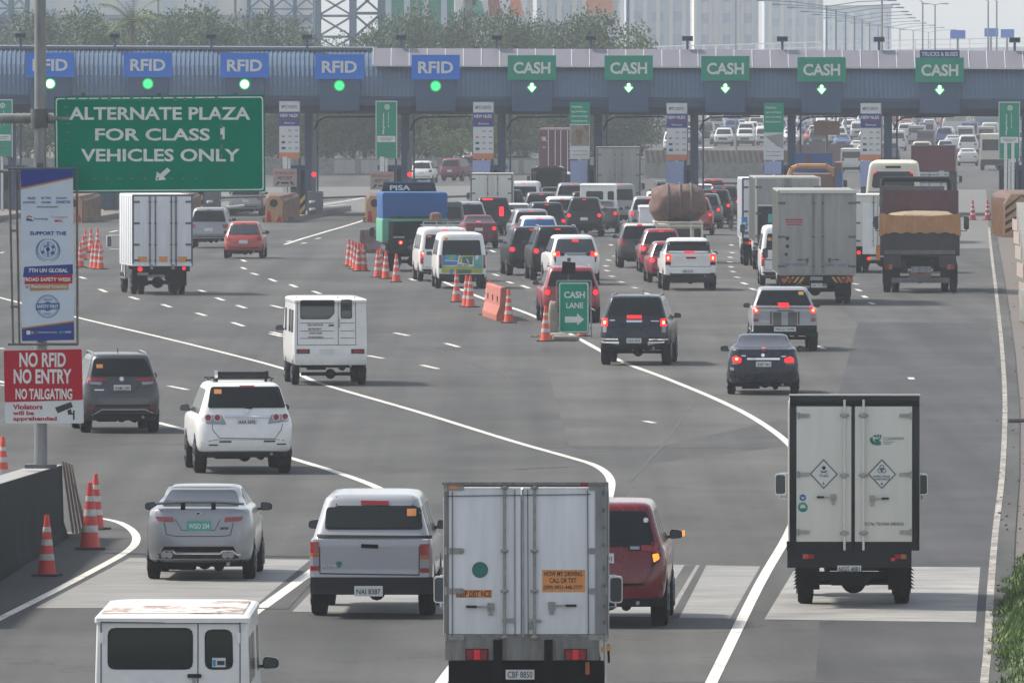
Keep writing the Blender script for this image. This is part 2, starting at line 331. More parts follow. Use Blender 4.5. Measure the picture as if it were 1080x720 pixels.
def levels(kind, W, H, L, oh, gc, bt=.675):
    """(z, half width, rear y, front y, rear corner, front corner, rear bulge); y=0 is the rear axle"""
    a = W / 2; f = L - oh; R = -oh
    if kind == 'suv':
        T = [(gc,.90,.10,-.12,.22),(gc+.05,.955,.03,-.05,.24),(.32,.985,.0,0,.24),(.44,1,.015,0,.22),(.54,1,.05,-.02,.2),(.60,.985,.085,-.10,.2)]
        lv = [(z if z == gc or z == gc+.05 else z*H, a*w, R+y, f+yf, r, .3, .06) for z, w, y, yf, r in T]
        for z, w, y, yf in ((.625,.965,.10,-.62),(.64,.95,.11,-L*.255),(.74,.885,.17,-L*.30),(.86,.815,.26,-L*.345),(.93,.775,.33,-L*.39),(.972,.735,.38,-L*.43),(.992,.67,.47,-L*.46),(1,.55,.62,-L*.5)):
            lv.append((z*H, a*w, R+y, f+yf, .16, .2, .05))
    elif kind == 'hatch':
        T = [(gc,.90,.10,-.12,.22),(gc+.05,.96,.02,-.05,.26),(.34,.99,.0,0,.28),(.46,1,.03,0,.26),(.56,.985,.09,-.05,.24),(.60,.965,.13,-.15,.22)]
        lv = [(z if z == gc or z == gc+.05 else z*H, a*w, R+y, f+yf, r, .3, .07) for z, w, y, yf, r in T]
        for z, w, y, yf in ((.625,.95,.16,-.55),(.645,.93,.19,-L*.24),(.75,.86,.30,-L*.30),(.87,.77,.44,-L*.36),(.94,.725,.52,-L*.40),(.975,.68,.56,-L*.43),(.993,.6,.64,-L*.46),(1,.48,.8,-L*.5)):
            lv.append((z*H, a*w, R+y, f+yf, .16, .2, .05))
    elif kind == 'sedan':
        T = [(gc,.90,.12,-.12,.25),(gc+.05,.955,.03,-.05,.3),(.34,.99,.0,0,.3),(.46,1,.01,0,.28),(.56,1,.03,-.05,.26),(.62,.99,.04,-.35,.25),(.65,.98,.045,-L*.24,.25),(.735,.95,.06,-L*.275,.24),(.765,.925,.08,-L*.295,.24),(.780,.88,.14,-L*.30,.24)]
        lv = [(z if z == gc or z == gc+.05 else z*H, a*w, R+y, f+yf, r, .35, .10) for z, w, y, yf, r in T]
        for z, w, y, yf in ((.788,.85,.45,-L*.305),(.83,.81,.68,-L*.33),(.88,.745,1.02,-L*.37),(.95,.70,1.22,-L*.42),(.98,.66,1.33,-L*.44),(.994,.58,1.45,-L*.46),(1,.45,1.6,-L*.49)):
            lv.append((z*H, a*w, R+y, f+yf, .16, .2, .06))
    elif kind == 'van':
        T = [(gc,.93,.04,-.12,.10),(gc+.05,.975,.0,-.05,.12),(.30,1,.0,0,.13),(.50,1,.01,-.06,.13),(.60,.985,.03,-.20,.13),(.75,.94,.09,-.55,.13),(.88,.895,.14,-.95,.13),(.95,.865,.18,-1.15,.13),(.98,.82,.22,-1.3,.13),(1,.66,.36,-1.5,.13)]
        lv = [(z if z == gc or z == gc+.05 else z*H, a*w, R+y, f+yf, r, .3, .05) for z, w, y, yf, r in T]
    elif kind == 'pickup':
        T = [(gc,.93,.04,-.12,.08),(gc+.04,.975,.0,-.05,.08),(.32,1,.02,0,.08),(.50,1,.02,-.02,.08),(.58,.995,.02,-.1,.08),(.60,.99,.02,-L*.25,.08),(bt-.012,.985,.02,-L*.275,.08),(bt,.98,.03,-L*.28,.07)]
        lv = [(z if z == gc or z == gc+.04 else z*H, a*w, R+y, f+yf, r, .3, .02) for z, w, y, yf, r in T]
        for z, w, y, yf in ((bt+.008,.93,1.62,-L*.282),(bt+.03,.915,1.64,-L*.29),(.80,.85,1.74,-L*.31),(.92,.78,1.84,-L*.355),(.97,.74,1.92,-L*.39),(.99,.67,2.0,-L*.41),(1,.55,2.15,-L*.44)):
            lv.append((z*H, a*w, R+y, f+yf, .1, .2, .03))
    elif kind == 'canopy':
        T = [(gc,.93,.04,-.12,.08),(gc+.04,.975,.0,-.05,.08),(.32,1,.02,0,.08),(.50,1,.02,-.02,.08),(.58,.995,.02,-.1,.08),(.60,.99,.02,-L*.25,.08),(.64,.975,.03,-L*.27,.07)]
        lv = [(z if z == gc or z == gc+.04 else z*H, a*w, R+y, f+yf, r, .3, .02) for z, w, y, yf, r in T]
        for z, w, y, yf in ((.652,.945,.06,-L*.273),(.67,.935,.08,-L*.28),(.80,.86,.22,-L*.31),(.92,.79,.34,-L*.355),(.965,.755,.38,-L*.39),(.99,.68,.44,-L*.41),(1,.55,.6,-L*.44)):
            lv.append((z*H, a*w, R+y, f+yf, .14, .2, .03))
    elif kind == 'fb':      # locally built square van body
        lv = [(gc, a*.96, R+.02, f-.2, .03, .1, .005), (gc+.03, a*.985, R, f-.05, .035, .15, .005), (.40*H, a, R, f, .035, .15, .005), (.55*H, a, R+.01, f-.05, .035, .15, .005),
              (.80*H, a*.985, R+.02, f-.35, .035, .15, .005), (.945*H, a*.975, R+.03, f-.6, .035, .15, .005)]
        lv += [(.95*H, a*1.0, R-.03, f-.62, .05, .15, .02), (.975*H, a*1.0, R-.03, f-.66, .05, .15, .02), (.99*H, a*.97, R+.03, f-.75, .06, .2, .02), (1.0*H, a*.85, R+.2, f-.95, .06, .2, .02)]
    return lv
SPEC = {'suv': dict(W=1.85,H=1.84,L=4.75,oh=.98,gc=.40), 'hatch': dict(W=1.64,H=1.50,L=3.7,oh=.62,gc=.32), 'sedan': dict(W=1.70,H=1.48,L=4.3,oh=.95,gc=.32),
        'van': dict(W=1.78,H=1.98,L=4.7,oh=1.0,gc=.36), 'pickup': dict(W=1.85,H=1.80,L=5.2,oh=1.2,gc=.50), 'canopy': dict(W=1.86,H=1.84,L=5.2,oh=1.2,gc=.50), 'fb': dict(W=1.70,H=1.95,L=4.2,oh=.75,gc=.42)}
class Car:
    """a vehicle seen mostly from behind; (xc, yg) = where its tail and its rear tyres stand in the view, rel = how far right it heads"""
    def __init__(s, kind, name, label, cat, xc, yg, rel, paint, group=None, lit=0, plate='NBC 4821', front=False, loc=None, rz=None, defaults=True, rails=False, mir=(1, 1), plain=False, **kw):
        sp = dict(SPEC[kind]); sp.update(kw); s.__dict__.update(sp); s.kind = kind; s.paint = paint; s.lit = lit
        g = G(xc, yg); s.Y = g.y; th = (xc - 540) / F + rel / F
        s.th = th; s.xc = xc
        if loc is None:
            Yr = g.y - s.oh * cos(th); s.Yr = Yr
            X0 = (xc - 540) / F * Yr + s.oh * sin(th)
            loc = (X0, g.y, g.z); rz = -th
        s.root = empty(name, loc, rz, label, cat, group); s.gz = loc[2]
        s.body = Body(levels(kind, s.W, s.H, s.L, s.oh, s.gc, getattr(s, 'bt', .675))); s.a = s.W / 2
        mb = MB(); s.body.mesh(mb); s.bo = obj('body', mb, paint, s.root, smooth=38)
        s.zx = (0, 0, 1)
        if defaults: s.defaults(plate, rails, mir, plain)
    def zoom(s, ox, oy, k): s.zx = (ox, oy, k); return s
    def q(s, px, py, dy=0):          # picture position -> position on the tail of the vehicle
        px = s.zx[0] + px / s.zx[2]; py = s.zx[1] + py / s.zx[2]
        p = P(px, py, s.Yr + dy); c = (s.xc - 540) / F * s.Yr
        return ((p.x - c - dy * math.tan(s.th)) / cos(s.th), p.z - s.gz)
    def R(s, name, mat, poly, off=.008, face='rear', mir=False, back=-.02, r=0, label=None, px=False, dy=0):
        if px: poly = [s.q(*p, dy) for p in poly]
        polys = [poly]
        if mir: polys.append([(-x, z) for x, z in poly])
        out = []
        for pl in polys:
            if r: pl = rnd(pl, r)
            mb = MB(); s.body.patch(mb, face, pl, off, back); o = obj(name, mb, mat, s.root, smooth=30); out.append(o)
            if label: o['label'] = label
        return out
    def line(s, pts, w=.010, mat='seam', name='shut_line', px=False, dy=0, off=.0035):
        if px: pts = [s.q(*p, dy) for p in pts]
        mb = MB()
        for (x0, z0), (x1, z1) in zip(pts, pts[1:]):
            n = max(1, int(abs(x1-x0) / .12) + int(abs(z1-z0) / .12))
            for j in range(n):
                A = [x0+(x1-x0)*j/n, z0+(z1-z0)*j/n]; B = [x0+(x1-x0)*(j+1)/n, z0+(z1-z0)*(j+1)/n]
                mb.bar(s.body.pt('rear', A[0], A[1], off-.006), s.body.pt('rear', B[0], B[1], off-.006), w, .012, up=(0,1,0.01))
        return obj(name, mb, mat, s.root)
    def defaults(s, plate, rails, mir, plain):
        a, H, k = s.a, s.H, s.kind; R = s.R; f = s.L - s.oh
        wr = {'suv':.37,'hatch':.29,'sedan':.30,'van':.32,'pickup':.37,'canopy':.37,'fb':.29}[k]
        tw = {'suv':.25,'hatch':.19,'sedan':.20,'van':.20,'pickup':.25,'canopy':.25,'fb':.19}[k]
        yfw = f - {'suv':.9,'hatch':.72,'sedan':.85,'van':.95,'pickup':.95,'canopy':.95,'fb':.95}[k]
        for y in (0, yfw):
            for sg in (1, -1): wheel(s.root, sg*(a+.006), y, wr, tw, sgn=sg)
        for y in (0, yfw):     # arches
            for fc in ('left', 'right'):
                arc = [(y + (wr+.07)*cos(t), max(s.gc, wr + (wr+.07)*sin(t))) for t in [pi*i/10 for i in range(11)]]
                R('wheel_arch', 'trim', arc, .003, fc)
        u = MB(); g = s.gc
        u.box(-a*.80, a*.80, -s.oh+.18, f-.2, g-.07, g+.12); u.tube((-a*.75, 0, wr*.95), (a*.75, 0, wr*.95), .045)
        u.lathe([(.05,-.10),(.13,-.05),(.13,.05),(.05,.10)], (.05,0,wr*.95), 'y', 12); u.tube((a*.35,-s.oh+.3,g-.08), (a*.35,-s.oh+.9,g-.08), .075)
        u.box(-a*.6, -a*.1, -s.oh+.35, -s.oh+.8, g-.13, g)
        obj('underbody', u, 'under', s.root)
        e = MB(); e.tube((a*.55,-s.oh-.01,g-.02), (a*.55,-s.oh+.35,g-.02), .03, n=10); obj('exhaust_pipe', e, 'steel', s.root)
        if k in ('suv','hatch','sedan'):
            z0, z1 = {'suv':(.655,.925),'hatch':(.66,.925),'sedan':(.797,.955)}[k]
            wi = [(lambda z: s.body.at(z*H)[0]*.885)(z) for z in (z0, z1)]
            if s.rear_window: R('rear_window', s.rear_window, [(-wi[0], z0*H), (wi[0], z0*H), (wi[1], z1*H), (-wi[1], z1*H)], .012, r=.06)
            yr0 = s.body.at(z0*H)[1]; yr1 = s.body.at(z1*H)[1]; yf0 = s.body.at(z0*H)[2]-.25; yf1 = s.body.at(z1*H)[2]-.22
            ra = yr0+.35; rb = yr1+.35
            n = 3 if k != 'sedan' else 2
            if k == 'sedan': ra += .1; rb += .05
            for fc in ('left', 'right'):
                for i in range(n):
                    t0, t1 = i/n, (i+1)/n
                    p = [(ra+(yf0-ra)*t0+.04, z0*H), (ra+(yf0-ra)*t1-.04, z0*H), (rb+(yf1-rb)*t1-.04, z1*H), (rb+(yf1-rb)*t0+.04, z1*H)]
                    R('side_window', 'sideglass', p, .004, fc, r=.04)
        elif k == 'van':
            R('rear_window', 'glass', [(-a*.80,.60*H),(a*.80,.60*H),(a*.74,.87*H),(-a*.74,.87*H)], .006, r=.06)
            for fc in ('left','right'):
                for y0, y1 in ((-s.oh+.3, .3), (.42, 1.45), (1.57, 2.4), (2.5, f-1.15)): R('side_window', 'sideglass', [(y0,.60*H),(y1,.60*H),(y1-.03,.86*H),(y0+.03,.86*H)], .004, fc, r=.05)
        elif k == 'pickup':
            s.bt = getattr(s, 'bt', .675)
            w0, w1 = s.body.at(.66*H)[0]*.86, s.body.at(.93*H)[0]*.86
            R('rear_window', s.rear_window or 'glass', [(-w0,(s.bt+.035)*H),(w0,(s.bt+.035)*H),(w1,.925*H),(-w1,.925*H)], .006, r=.06)
            for fc in ('left','right'):
                for y0, y1 in ((-s.oh+2.0, -s.oh+2.75), (-s.oh+2.85, -s.oh+3.65)): R('side_window','sideglass',[(y0,.70*H),(y1,.70*H),(y1-.12,.92*H),(y0+.06,.92*H)],.004,fc,r=.04)
            b = MB(); b.box(-a*.86, a*.86, -s.oh+.10, -s.oh+1.58, s.bt*H+.002, s.bt*H+.012); obj('bed_cover', b, 'trim', s.root)
        elif k == 'canopy':
            if s.rear_window: R('rear_window', s.rear_window, [(-a*.80,.665*H),(a*.80,.665*H),(a*.68,.91*H),(-a*.68,.91*H)], .006, r=.06)
            for fc in ('left','right'):
                for y0, y1 in ((-s.oh+.45, -s.oh+1.6), (-s.oh+1.95, -s.oh+2.75), (-s.oh+2.85, -s.oh+3.65)): R('side_window','sideglass',[(y0,.65*H),(y1,.65*H),(y1-.08,.90*H),(y0+.08,.90*H)],.004,fc,r=.04)
        elif k == 'fb':
            for fc in ('left','right'):
                for y0, y1 in ((-s.oh+.35, -s.oh+1.15), (-s.oh+1.3, -s.oh+2.1), (f-1.45, f-.75)): R('side_window','sideglass',[(y0,.60*H),(y1,.60*H),(y1,.86*H),(y0,.86*H)],.004,fc,r=.05)
        zb = {'suv':(.66,.92),'hatch':(.665,.92),'sedan':(.67,.93),'van':(.52,.86),'pickup':(.70,.92),'canopy':(.69,.92),'fb':(.56,.86)}[k]
        wf = [s.body.at(z*H)[0]*.86 for z in zb]
        R('windshield','glass',[(-wf[0],zb[0]*H),(wf[0],zb[0]*H),(wf[1],zb[1]*H),(-wf[1],zb[1]*H)],.005,'front',r=.06)
        hz = {'van':.42,'fb':.40}.get(k,.47)*H
        for sg in (1,-1): R('headlight','clear',[(sg*a*.55,hz-.06),(sg*a*.93,hz-.05),(sg*a*.95,hz+.07),(sg*a*.6,hz+.05)],.006,'front')
        R('grille','grille',[(-a*.45,hz-.12),(a*.45,hz-.12),(a*.48,hz+.04),(-a*.48,hz+.04)],.005,'front')
        zm = {'suv':.655,'hatch':.66,'sedan':.70,'van':.58,'pickup':.66,'canopy':.66,'fb':.60}[k]*H
        ym = {'suv':L_(s,.30),'hatch':L_(s,.30),'sedan':L_(s,.32),'van':f-1.0,'pickup':L_(s,.31),'canopy':L_(s,.31),'fb':f-.55}[k]
        for sg, on in ((-1, mir[0]), (1, mir[1])):
            if on: mirror_part(s.root, sg*(s.body.at(zm+.05)[0]+.13), ym, zm+.05, sg, s.mirmat if hasattr(s,'mirmat') else 'black')
        if rails:
            for sg in (1,-1):
                m = MB(); x = sg*s.body.at(.97*H)[0]*.93; y0 = -s.oh+.6; y1 = -s.oh+2.6
                m.path([(x,y0,.965*H),(x,y0+.15,1.012*H),(x,y1-.15,1.012*H),(x,y1,.965*H)], .018); obj('roof_rail', m, 'steel', s.root)
        if plain: return
        T = 'redlens'
        BL = {'suv':(.83,.548),'hatch':(.83,.548),'sedan':(.80,.61),'van':(.925,.48),'pickup':(.925,.55),'canopy':(.925,.55),'fb':(.86,.32)}[k]
        if s.lit: R('lamp_bulb','redlit',circ(BL[0]*a,BL[1]*H,.085 if k not in('van','pickup','canopy') else .055,14,.085),.022,mir=True)
        if k in ('suv','hatch'):
            R('tail_light', T, [(a*.70,.50*H),(a*.95,.49*H),(a*.945,.60*H),(a*.66,.585*H)], .012, mir=True, r=.03)
            R('bumper_trim','trim',[(-a*.90,s.gc+.01),(a*.90,s.gc+.01),(a*.80,.30*H),(-a*.80,.30*H)],.012)
            R('wiper','blackflat',[(-.02,.665*H),(.32,.672*H),(.32,.682*H),(-.02,.68*H)],.02)
            s.line([(-a*.84,.60*H),(-a*.80,.34*H),(a*.80,.34*H),(a*.84,.60*H)]); zp = .46*H; zl=.945
        elif k == 'sedan':
            R('tail_light', T, [(a*.62,.56*H),(a*.95,.55*H),(a*.94,.66*H),(a*.66,.67*H)], .012, mir=True, r=.03)
            s.line([(-a*.60,.71*H),(-a*.56,.47*H),(a*.56,.47*H),(a*.60,.75*H)]); zp = .58*H; zl=.81
        elif k == 'van':
            R('tail_light', T, [(a*.87,.33*H),(a*.985,.33*H),(a*.97,.56*H),(a*.87,.56*H)], .010, mir=True, r=.02)
            R('bumper_trim','trim',[(-a*.92,s.gc+.01),(a*.92,s.gc+.01),(a*.92,.235*H),(-a*.92,.235*H)],.03)
            s.line([(-a*.86,.57*H),(-a*.86,.27*H),(a*.86,.27*H),(a*.86,.57*H)]); zp=.40*H; zl=.955
        elif k in ('pickup','canopy'):
            R('tail_light', T, [(a*.86,.42*H),(a*.985,.42*H),(a*.985,.62*H),(a*.86,.62*H)], .010, mir=True, r=.015)
            R('rear_bumper','trim',[(-a*.97,s.gc-.08),(a*.97,s.gc-.08),(a*.97,s.gc+.13),(-a*.97,s.gc+.13)],.09)
            s.line([(-a*.84,.585*H),(-a*.84,.375*H),(a*.84,.375*H),(a*.84,.585*H)])
            R('door_handle','trim',[(-.13,.53*H),(.13,.53*H),(.13,.56*H),(-.13,.56*H)],.012); zp=s.gc+.03; zl=.95
        else:
            R('tail_light', T, [(a*.66,.30*H),(a*.93,.30*H),(a*.93,.345*H),(a*.66,.345*H)], .012, mir=True); zp=.32*H; zl=0
        if zl: R('brake_light', 'redlit' if s.lit else 'redlens', [(-.10,zl*H-.014),(.10,zl*H-.014),(.10,zl*H+.014),(-.10,zl*H+.014)], .016)
        s.plate(0, zp, plate)
    def plate(s, x, z, txt, w=.36, h=.14, mat='plate', ink='ink', off=.015):
        y = s.body.rear(x, z) - off
        if s.kind in ('pickup','canopy') and z < s.gc+.14: y -= .09
        mb = MB(); mb.prism(rnd([(x-w/2,z-h/2),(x+w/2,z-h/2),(x+w/2,z+h/2),(x-w/2,z+h/2)],.012,2), y, y+.05)
        p = obj('licence_plate', mb, mat, s.root)
        if s.Y < 420: text(p, 'plate_lettering', txt, x-w*.42, x+w*.42, z-h*.30, z+h*.22, y-.001, ink, bold=.015, th=.002)
        return p
    rear_window = 'glass'
def L_(s, t): return s.L - s.oh - s.L * t
# ---------------------------------------------------------------- ground, road and paint
def asphalt(name, base, seed=0, wear=.5):
    m, n, l, p = nt(name); p.inputs['Roughness'].default_value = .82; p.inputs['Specular IOR Level'].default_value = .12
    tc = n.new('ShaderNodeTexCoord')
    def noise(scale, det, sx=1, sy=1, rough=.6):
        mp = n.new('ShaderNodeMapping'); mp.inputs['Scale'].default_value = (sx, sy, 1); mp.inputs['Location'].default_value = (seed*13.1, seed*7.7, 0)
        mp.inputs['Rotation'].default_value = (0, 0, radians(4))
        ns = n.new('ShaderNodeTexNoise'); ns.inputs['Scale'].default_value = scale; ns.inputs['Detail'].default_value = det; ns.inputs['Roughness'].default_value = rough
        l.new(tc.outputs['Object'], mp.inputs[0]); l.new(mp.outputs[0], ns.inputs[0]); return ns.outputs[0]
    def rng(s, a, b, c, d):
        r = n.new('ShaderNodeMapRange'); r.inputs[1].default_value = a; r.inputs[2].default_value = b; r.inputs[3].default_value = c; r.inputs[4].default_value = d
        l.new(s, r.inputs[0]); return r.outputs[0]
    def mul(a, b):
        q = n.new('ShaderNodeMath'); q.operation = 'MULTIPLY'; l.new(a, q.inputs[0]); l.new(b, q.inputs[1]); return q.outputs[0]
    big = rng(noise(.06, 4), .3, .7, .80, 1.17)
    med = rng(noise(.5, 5, 1, .35), .3, .7, .86, 1.13)
    track = rng(noise(.9, 2, 1, .012), .35, .68, 1.09, .82)
    fine = rng(noise(9, 3), .2, .8, .80, 1.20)
    grit = rng(noise(60, 2), .2, .8, .85, 1.15)
    stain = rng(noise(.25, 6, 1, .5, .7), .58, .72, 1.0, .72)
    vor = n.new('ShaderNodeTexVoronoi'); vor.feature = 'DISTANCE_TO_EDGE'; vor.inputs['Scale'].default_value = .05
    mpv = n.new('ShaderNodeMapping'); mpv.inputs['Scale'].default_value = (1, .6, 1)
    ad = n.new('ShaderNodeMix'); ad.data_type = 'VECTOR'; ad.inputs[0].default_value = .12
    nv = n.new('ShaderNodeTexNoise'); nv.inputs['Scale'].default_value = .7; nv.inputs['Detail'].default_value = 5
    l.new(tc.outputs['Object'], nv.inputs[0]); l.new(tc.outputs['Object'], mpv.inputs[0])
    av = n.new('ShaderNodeVectorMath'); av.operation = 'MULTIPLY_ADD'; av.inputs[1].default_value = (2.5, 2.5, 0); l.new(nv.outputs['Color'], av.inputs[0]); l.new(mpv.outputs[0], av.inputs[2])
    l.new(av.outputs[0], vor.inputs['Vector'])
    crack = rng(vor.outputs['Distance'], .0, .0022, .72, 1.0)
    v = mul(mul(mul(mul(mul(mul(big, med), track), fine), grit), stain), crack)
    c = n.new('ShaderNodeMix'); c.data_type = 'RGBA'; c.blend_type = 'MULTIPLY'; c.inputs[0].default_value = 1
    c.inputs[6].default_value = (*base, 1); cc = n.new('ShaderNodeCombineColor')
    for i in range(3): l.new(v, cc.inputs[i])
    l.new(cc.outputs[0], c.inputs[7]); l.new(c.outputs[2], p.inputs['Base Color'])
    bp = n.new('ShaderNodeBump'); bp.inputs['Strength'].default_value = .35; bp.inputs['Distance'].default_value = .01
    l.new(grit, bp.inputs['Height']); l.new(bp.outputs[0], p.inputs['Normal'])
    MATS[name] = m
asphalt('asphalt', (.082, .082, .081)); asphalt('asphalt_dark', (.068, .068, .072), 3); asphalt('asphalt_light', (.094, .093, .090), 5)
def worn(name, col, under, lo, hi, scale=6, sx=1, sy=1):
    m, n, l, p = nt(name); p.inputs['Roughness'].default_value = .7
    tc = n.new('ShaderNodeTexCoord'); mp = n.new('ShaderNodeMapping'); mp.inputs['Scale'].default_value = (sx, sy, 1)
    ns = n.new('ShaderNodeTexNoise'); ns.inputs['Scale'].default_value = scale; ns.inputs['Detail'].default_value = 8; ns.inputs['Roughness'].default_value = .75
    l.new(tc.outputs['Object'], mp.inputs[0]); l.new(mp.outputs[0], ns.inputs[0])
    n2 = n.new('ShaderNodeTexNoise'); n2.inputs['Scale'].default_value = .6; n2.inputs['Detail'].default_value = 3; l.new(tc.outputs['Object'], n2.inputs[0])
    s = n.new('ShaderNodeMath'); s.operation = 'MULTIPLY_ADD'; s.inputs[1].default_value = .35; l.new(n2.outputs[0], s.inputs[0]); l.new(ns.outputs[0], s.inputs[2])
    r = n.new('ShaderNodeMapRange'); r.inputs[1].default_value = lo; r.inputs[2].default_value = hi; l.new(s.outputs[0], r.inputs[0])
    mx = n.new('ShaderNodeMix'); mx.data_type = 'RGBA'; mx.inputs[6].default_value = (*col, 1); mx.inputs[7].default_value = (*under, 1)
    l.new(r.outputs[0], mx.inputs[0]); l.new(mx.outputs[2], p.inputs['Base Color']); MATS[name] = m
worn('linepaint', (.62,.60,.55), (.14,.14,.13), .70, .86, 7)
worn('linepaint_old', (.46,.43,.37), (.13,.12,.11), .56, .74, 4)
worn('rumble', (.27,.265,.25), (.12,.12,.118), .52, .92, 1.5, .30, 1.3)
worn('rumble_bright', (.34,.33,.31), (.12,.12,.12), .50, .86, 1.7, .35, 1.3)
worn('rustroof', (.66,.64,.62), (.30,.20,.15), .66, .72, 1.6, 1, .8)
worn('dirt', (.135,.112,.095), (.085,.072,.062), .45, .9, 2)
worn('earth', (.07,.09,.035), (.13,.11,.075), .5, .9, .5)
worn('deck', (.13,.125,.115), (.09,.09,.09), .5, .9, .4)
worn('oil', (.036,.036,.038), (.062,.062,.062), .55, .9, 3)
YS = [-40, 0, 60, 100] + list(range(110, 380, 10)) + list(range(380, 1000, 4)) + [1000, 1100, 1250, 1500, 1800, 2200, 3000, 4500, 6500]
def xr(px): return lambda Y: (px - 540) / F * Y
def strip(name, fl, fr, mat, dz, y0=-40, y1=6500):
    ys = [y0] + [y for y in YS if y0 < y < y1] + [y1]; mb = MB()
    vs = []
    for Y in ys: vs += [(fl(Y), Y, gz(Y)+dz), (fr(Y), Y, gz(Y)+dz)]
    mb.add(vs, [(2*i, 2*i+1, 2*i+3, 2*i+2) for i in range(len(ys)-1)]); return struct(name, mb, mat)
strip('ground', lambda Y: -1500, lambda Y: 1500, 'earth', -.05)
def interp(tab):
    def f(Y):
        if Y <= tab[0][0]: return tab[0][1]
        for (a, p), (b, q) in zip(tab, tab[1:]):
            if Y <= b: return p + (q-p)*(Y-a)/(b-a)
        return tab[-1][1] + (tab[-1][1]-tab[-2][1])/(tab[-1][0]-tab[-2][0])*(Y-tab[-1][0])
    return f
EDGE = [(1026,860),(1038,720),(1041,690),(1045,620),(1050,560),(1057,500),(1060,430),(1057,370),(1052,320),(1046,270),(1043,240)]
er = sorted([(G(*p).y, G(*p).x) for p in EDGE])
redge = interp(er + [(640, er[-1][1]+ 3.4), (900, 55), (1300, 105), (2500, 260)])
strip('shoulder', lambda Y: redge(Y)-.3, lambda Y: redge(Y)+5.5, 'dirt', -.03, -40, 620)
strip('road', lambda Y: -60 if Y < 700 else -60+ (Y-700)*.05, lambda Y: redge(Y)+.35, 'asphalt', 0)
def gpoly(name, pts, mat, dz, step=6):
    """a flat patch on the ground from a convex outline in the view"""
    g = [G(*p) for p in pts]; ys = sorted({round(v.y, 2) for v in g}); rows = [ys[0]]
    for a, b in zip(ys, ys[1:]):
        k = max(1, int((b-a)/step)); rows += [a+(b-a)*j/k for j in range(1, k+1)]
    mb = MB(); vs = []
    for Y in rows:
        us = []
        for p, q in zip(g, g[1:]+g[:1]):
            lo, hi = sorted((p.y, q.y))
            if lo-.01 <= Y <= hi+.01: us += [p.x, q.x] if hi-lo < .01 else [p.x+(q.x-p.x)*min(1,max(0,(Y-p.y)/(q.y-p.y)))]
        vs += [(min(us), Y, gz(Y)+dz), (max(us), Y, gz(Y)+dz)]
    mb.add(vs, [(2*i, 2*i+1, 2*i+3, 2*i+2) for i in range(len(rows)-1)]); return struct(name, mb, mat)
gpoly('road_patch', [(905,340),(1043,340),(1058,430),(1050,560),(1040,719),(860,719),(880,430)], 'asphalt_dark', .003)
gpoly('road_patch', [(540,260),(780,260),(905,340),(880,430),(700,470),(600,470),(560,330)], 'asphalt_light', .002)
gpoly('road_patch', [(680,490),(832,470),(832,563),(750,719),(640,719),(640,560)], 'asphalt_light', .0025)
gpoly('road_patch', [(800,200),(1040,200),(1044,262),(800,262)], 'deck', .003)
gpoly('plaza_slab', [(-40,200),(640,195),(700,222),(-60,226)], 'deck', .0034)
def smooth_px(pts, k=4):
    out = []
    P_ = [pts[0]] + list(pts) + [pts[-1]]
    for i in range(1, len(P_)-2):
        a, b, c, d = [Vector(q) for q in P_[i-1:i+3]]
        for j in range(k):
            t = j/k; out.append(tuple(.5*((2*b)+(c-a)*t+(2*a-5*b+4*c-d)*t*t+(3*b-a-3*c+d)*t**3)))
    out.append(tuple(pts[-1])); return out
def stripe(name, pts, w, mat='linepaint', dz=.006, sm=True, ws=1.0):
    pts = smooth_px(pts) if sm else pts
    g = [G(*p) for p in pts]; mb = MB(); vs = []; fine = []
    for a, b in zip(g, g[1:]):
        k = max(1, int((b-a).length/6)); fine += [a.lerp(b, j/k) for j in range(k)]
    fine.append(g[-1])
    for i, p in enumerate(fine):
        t = (fine[min(i+1, len(fine)-1)] - fine[max(i-1, 0)]); t.z = 0; t.normalize(); s = Vector((t.y, -t.x, 0)) * (w/2)
        for q in (p-s, p+s): vs.append((q.x, q.y, gz(q.y)+dz))
    mb.add(vs, [(2*i, 2*i+1, 2*i+3, 2*i+2) for i in range(len(fine)-1)]); return struct(name, mb, mat)
stripe('lane_line', [(-30,308),(0,314),(82,335),(200,363),(300,389),(340,405),(440,434),(540,465),(600,482),(628,491),(642,502),(644,516),(634,540),(600,575),(520,655),(468,716),(420,790)], .17)
stripe('lane_line', [(-30,396),(60,416),(168,446),(230,462),(310,484),(370,503),(400,515),(411,523),(408,534),(380,556),(330,600),(276,640),(200,700),(120,770)], .19)
stripe('lane_line', [(448,286),(470,298),(510,315),(560,332),(610,357),(655,381),(700,398),(760,423),(800,444),(832,468),(846,490),(846,520),(832,562),(800,618),(752,716),(715,790)], .17)
stripe('edge_line', EDGE, .115, 'linepaint_old')
stripe('edge_line', [(103,546),(126,551),(141,561),(143,572),(130,584),(90,606),(40,632),(0,652),(-60,682)], .15)
stripe('lane_line', [(300,258),(318,252),(345,244),(388,231)], .18, sm=False)
stripe('lane_line', [(140,232),(240,228),(320,222)], .2, 'linepaint_old', sm=False)
stripe('lane_line', [(340,216),(372,211),(386,208)], .2, sm=False)
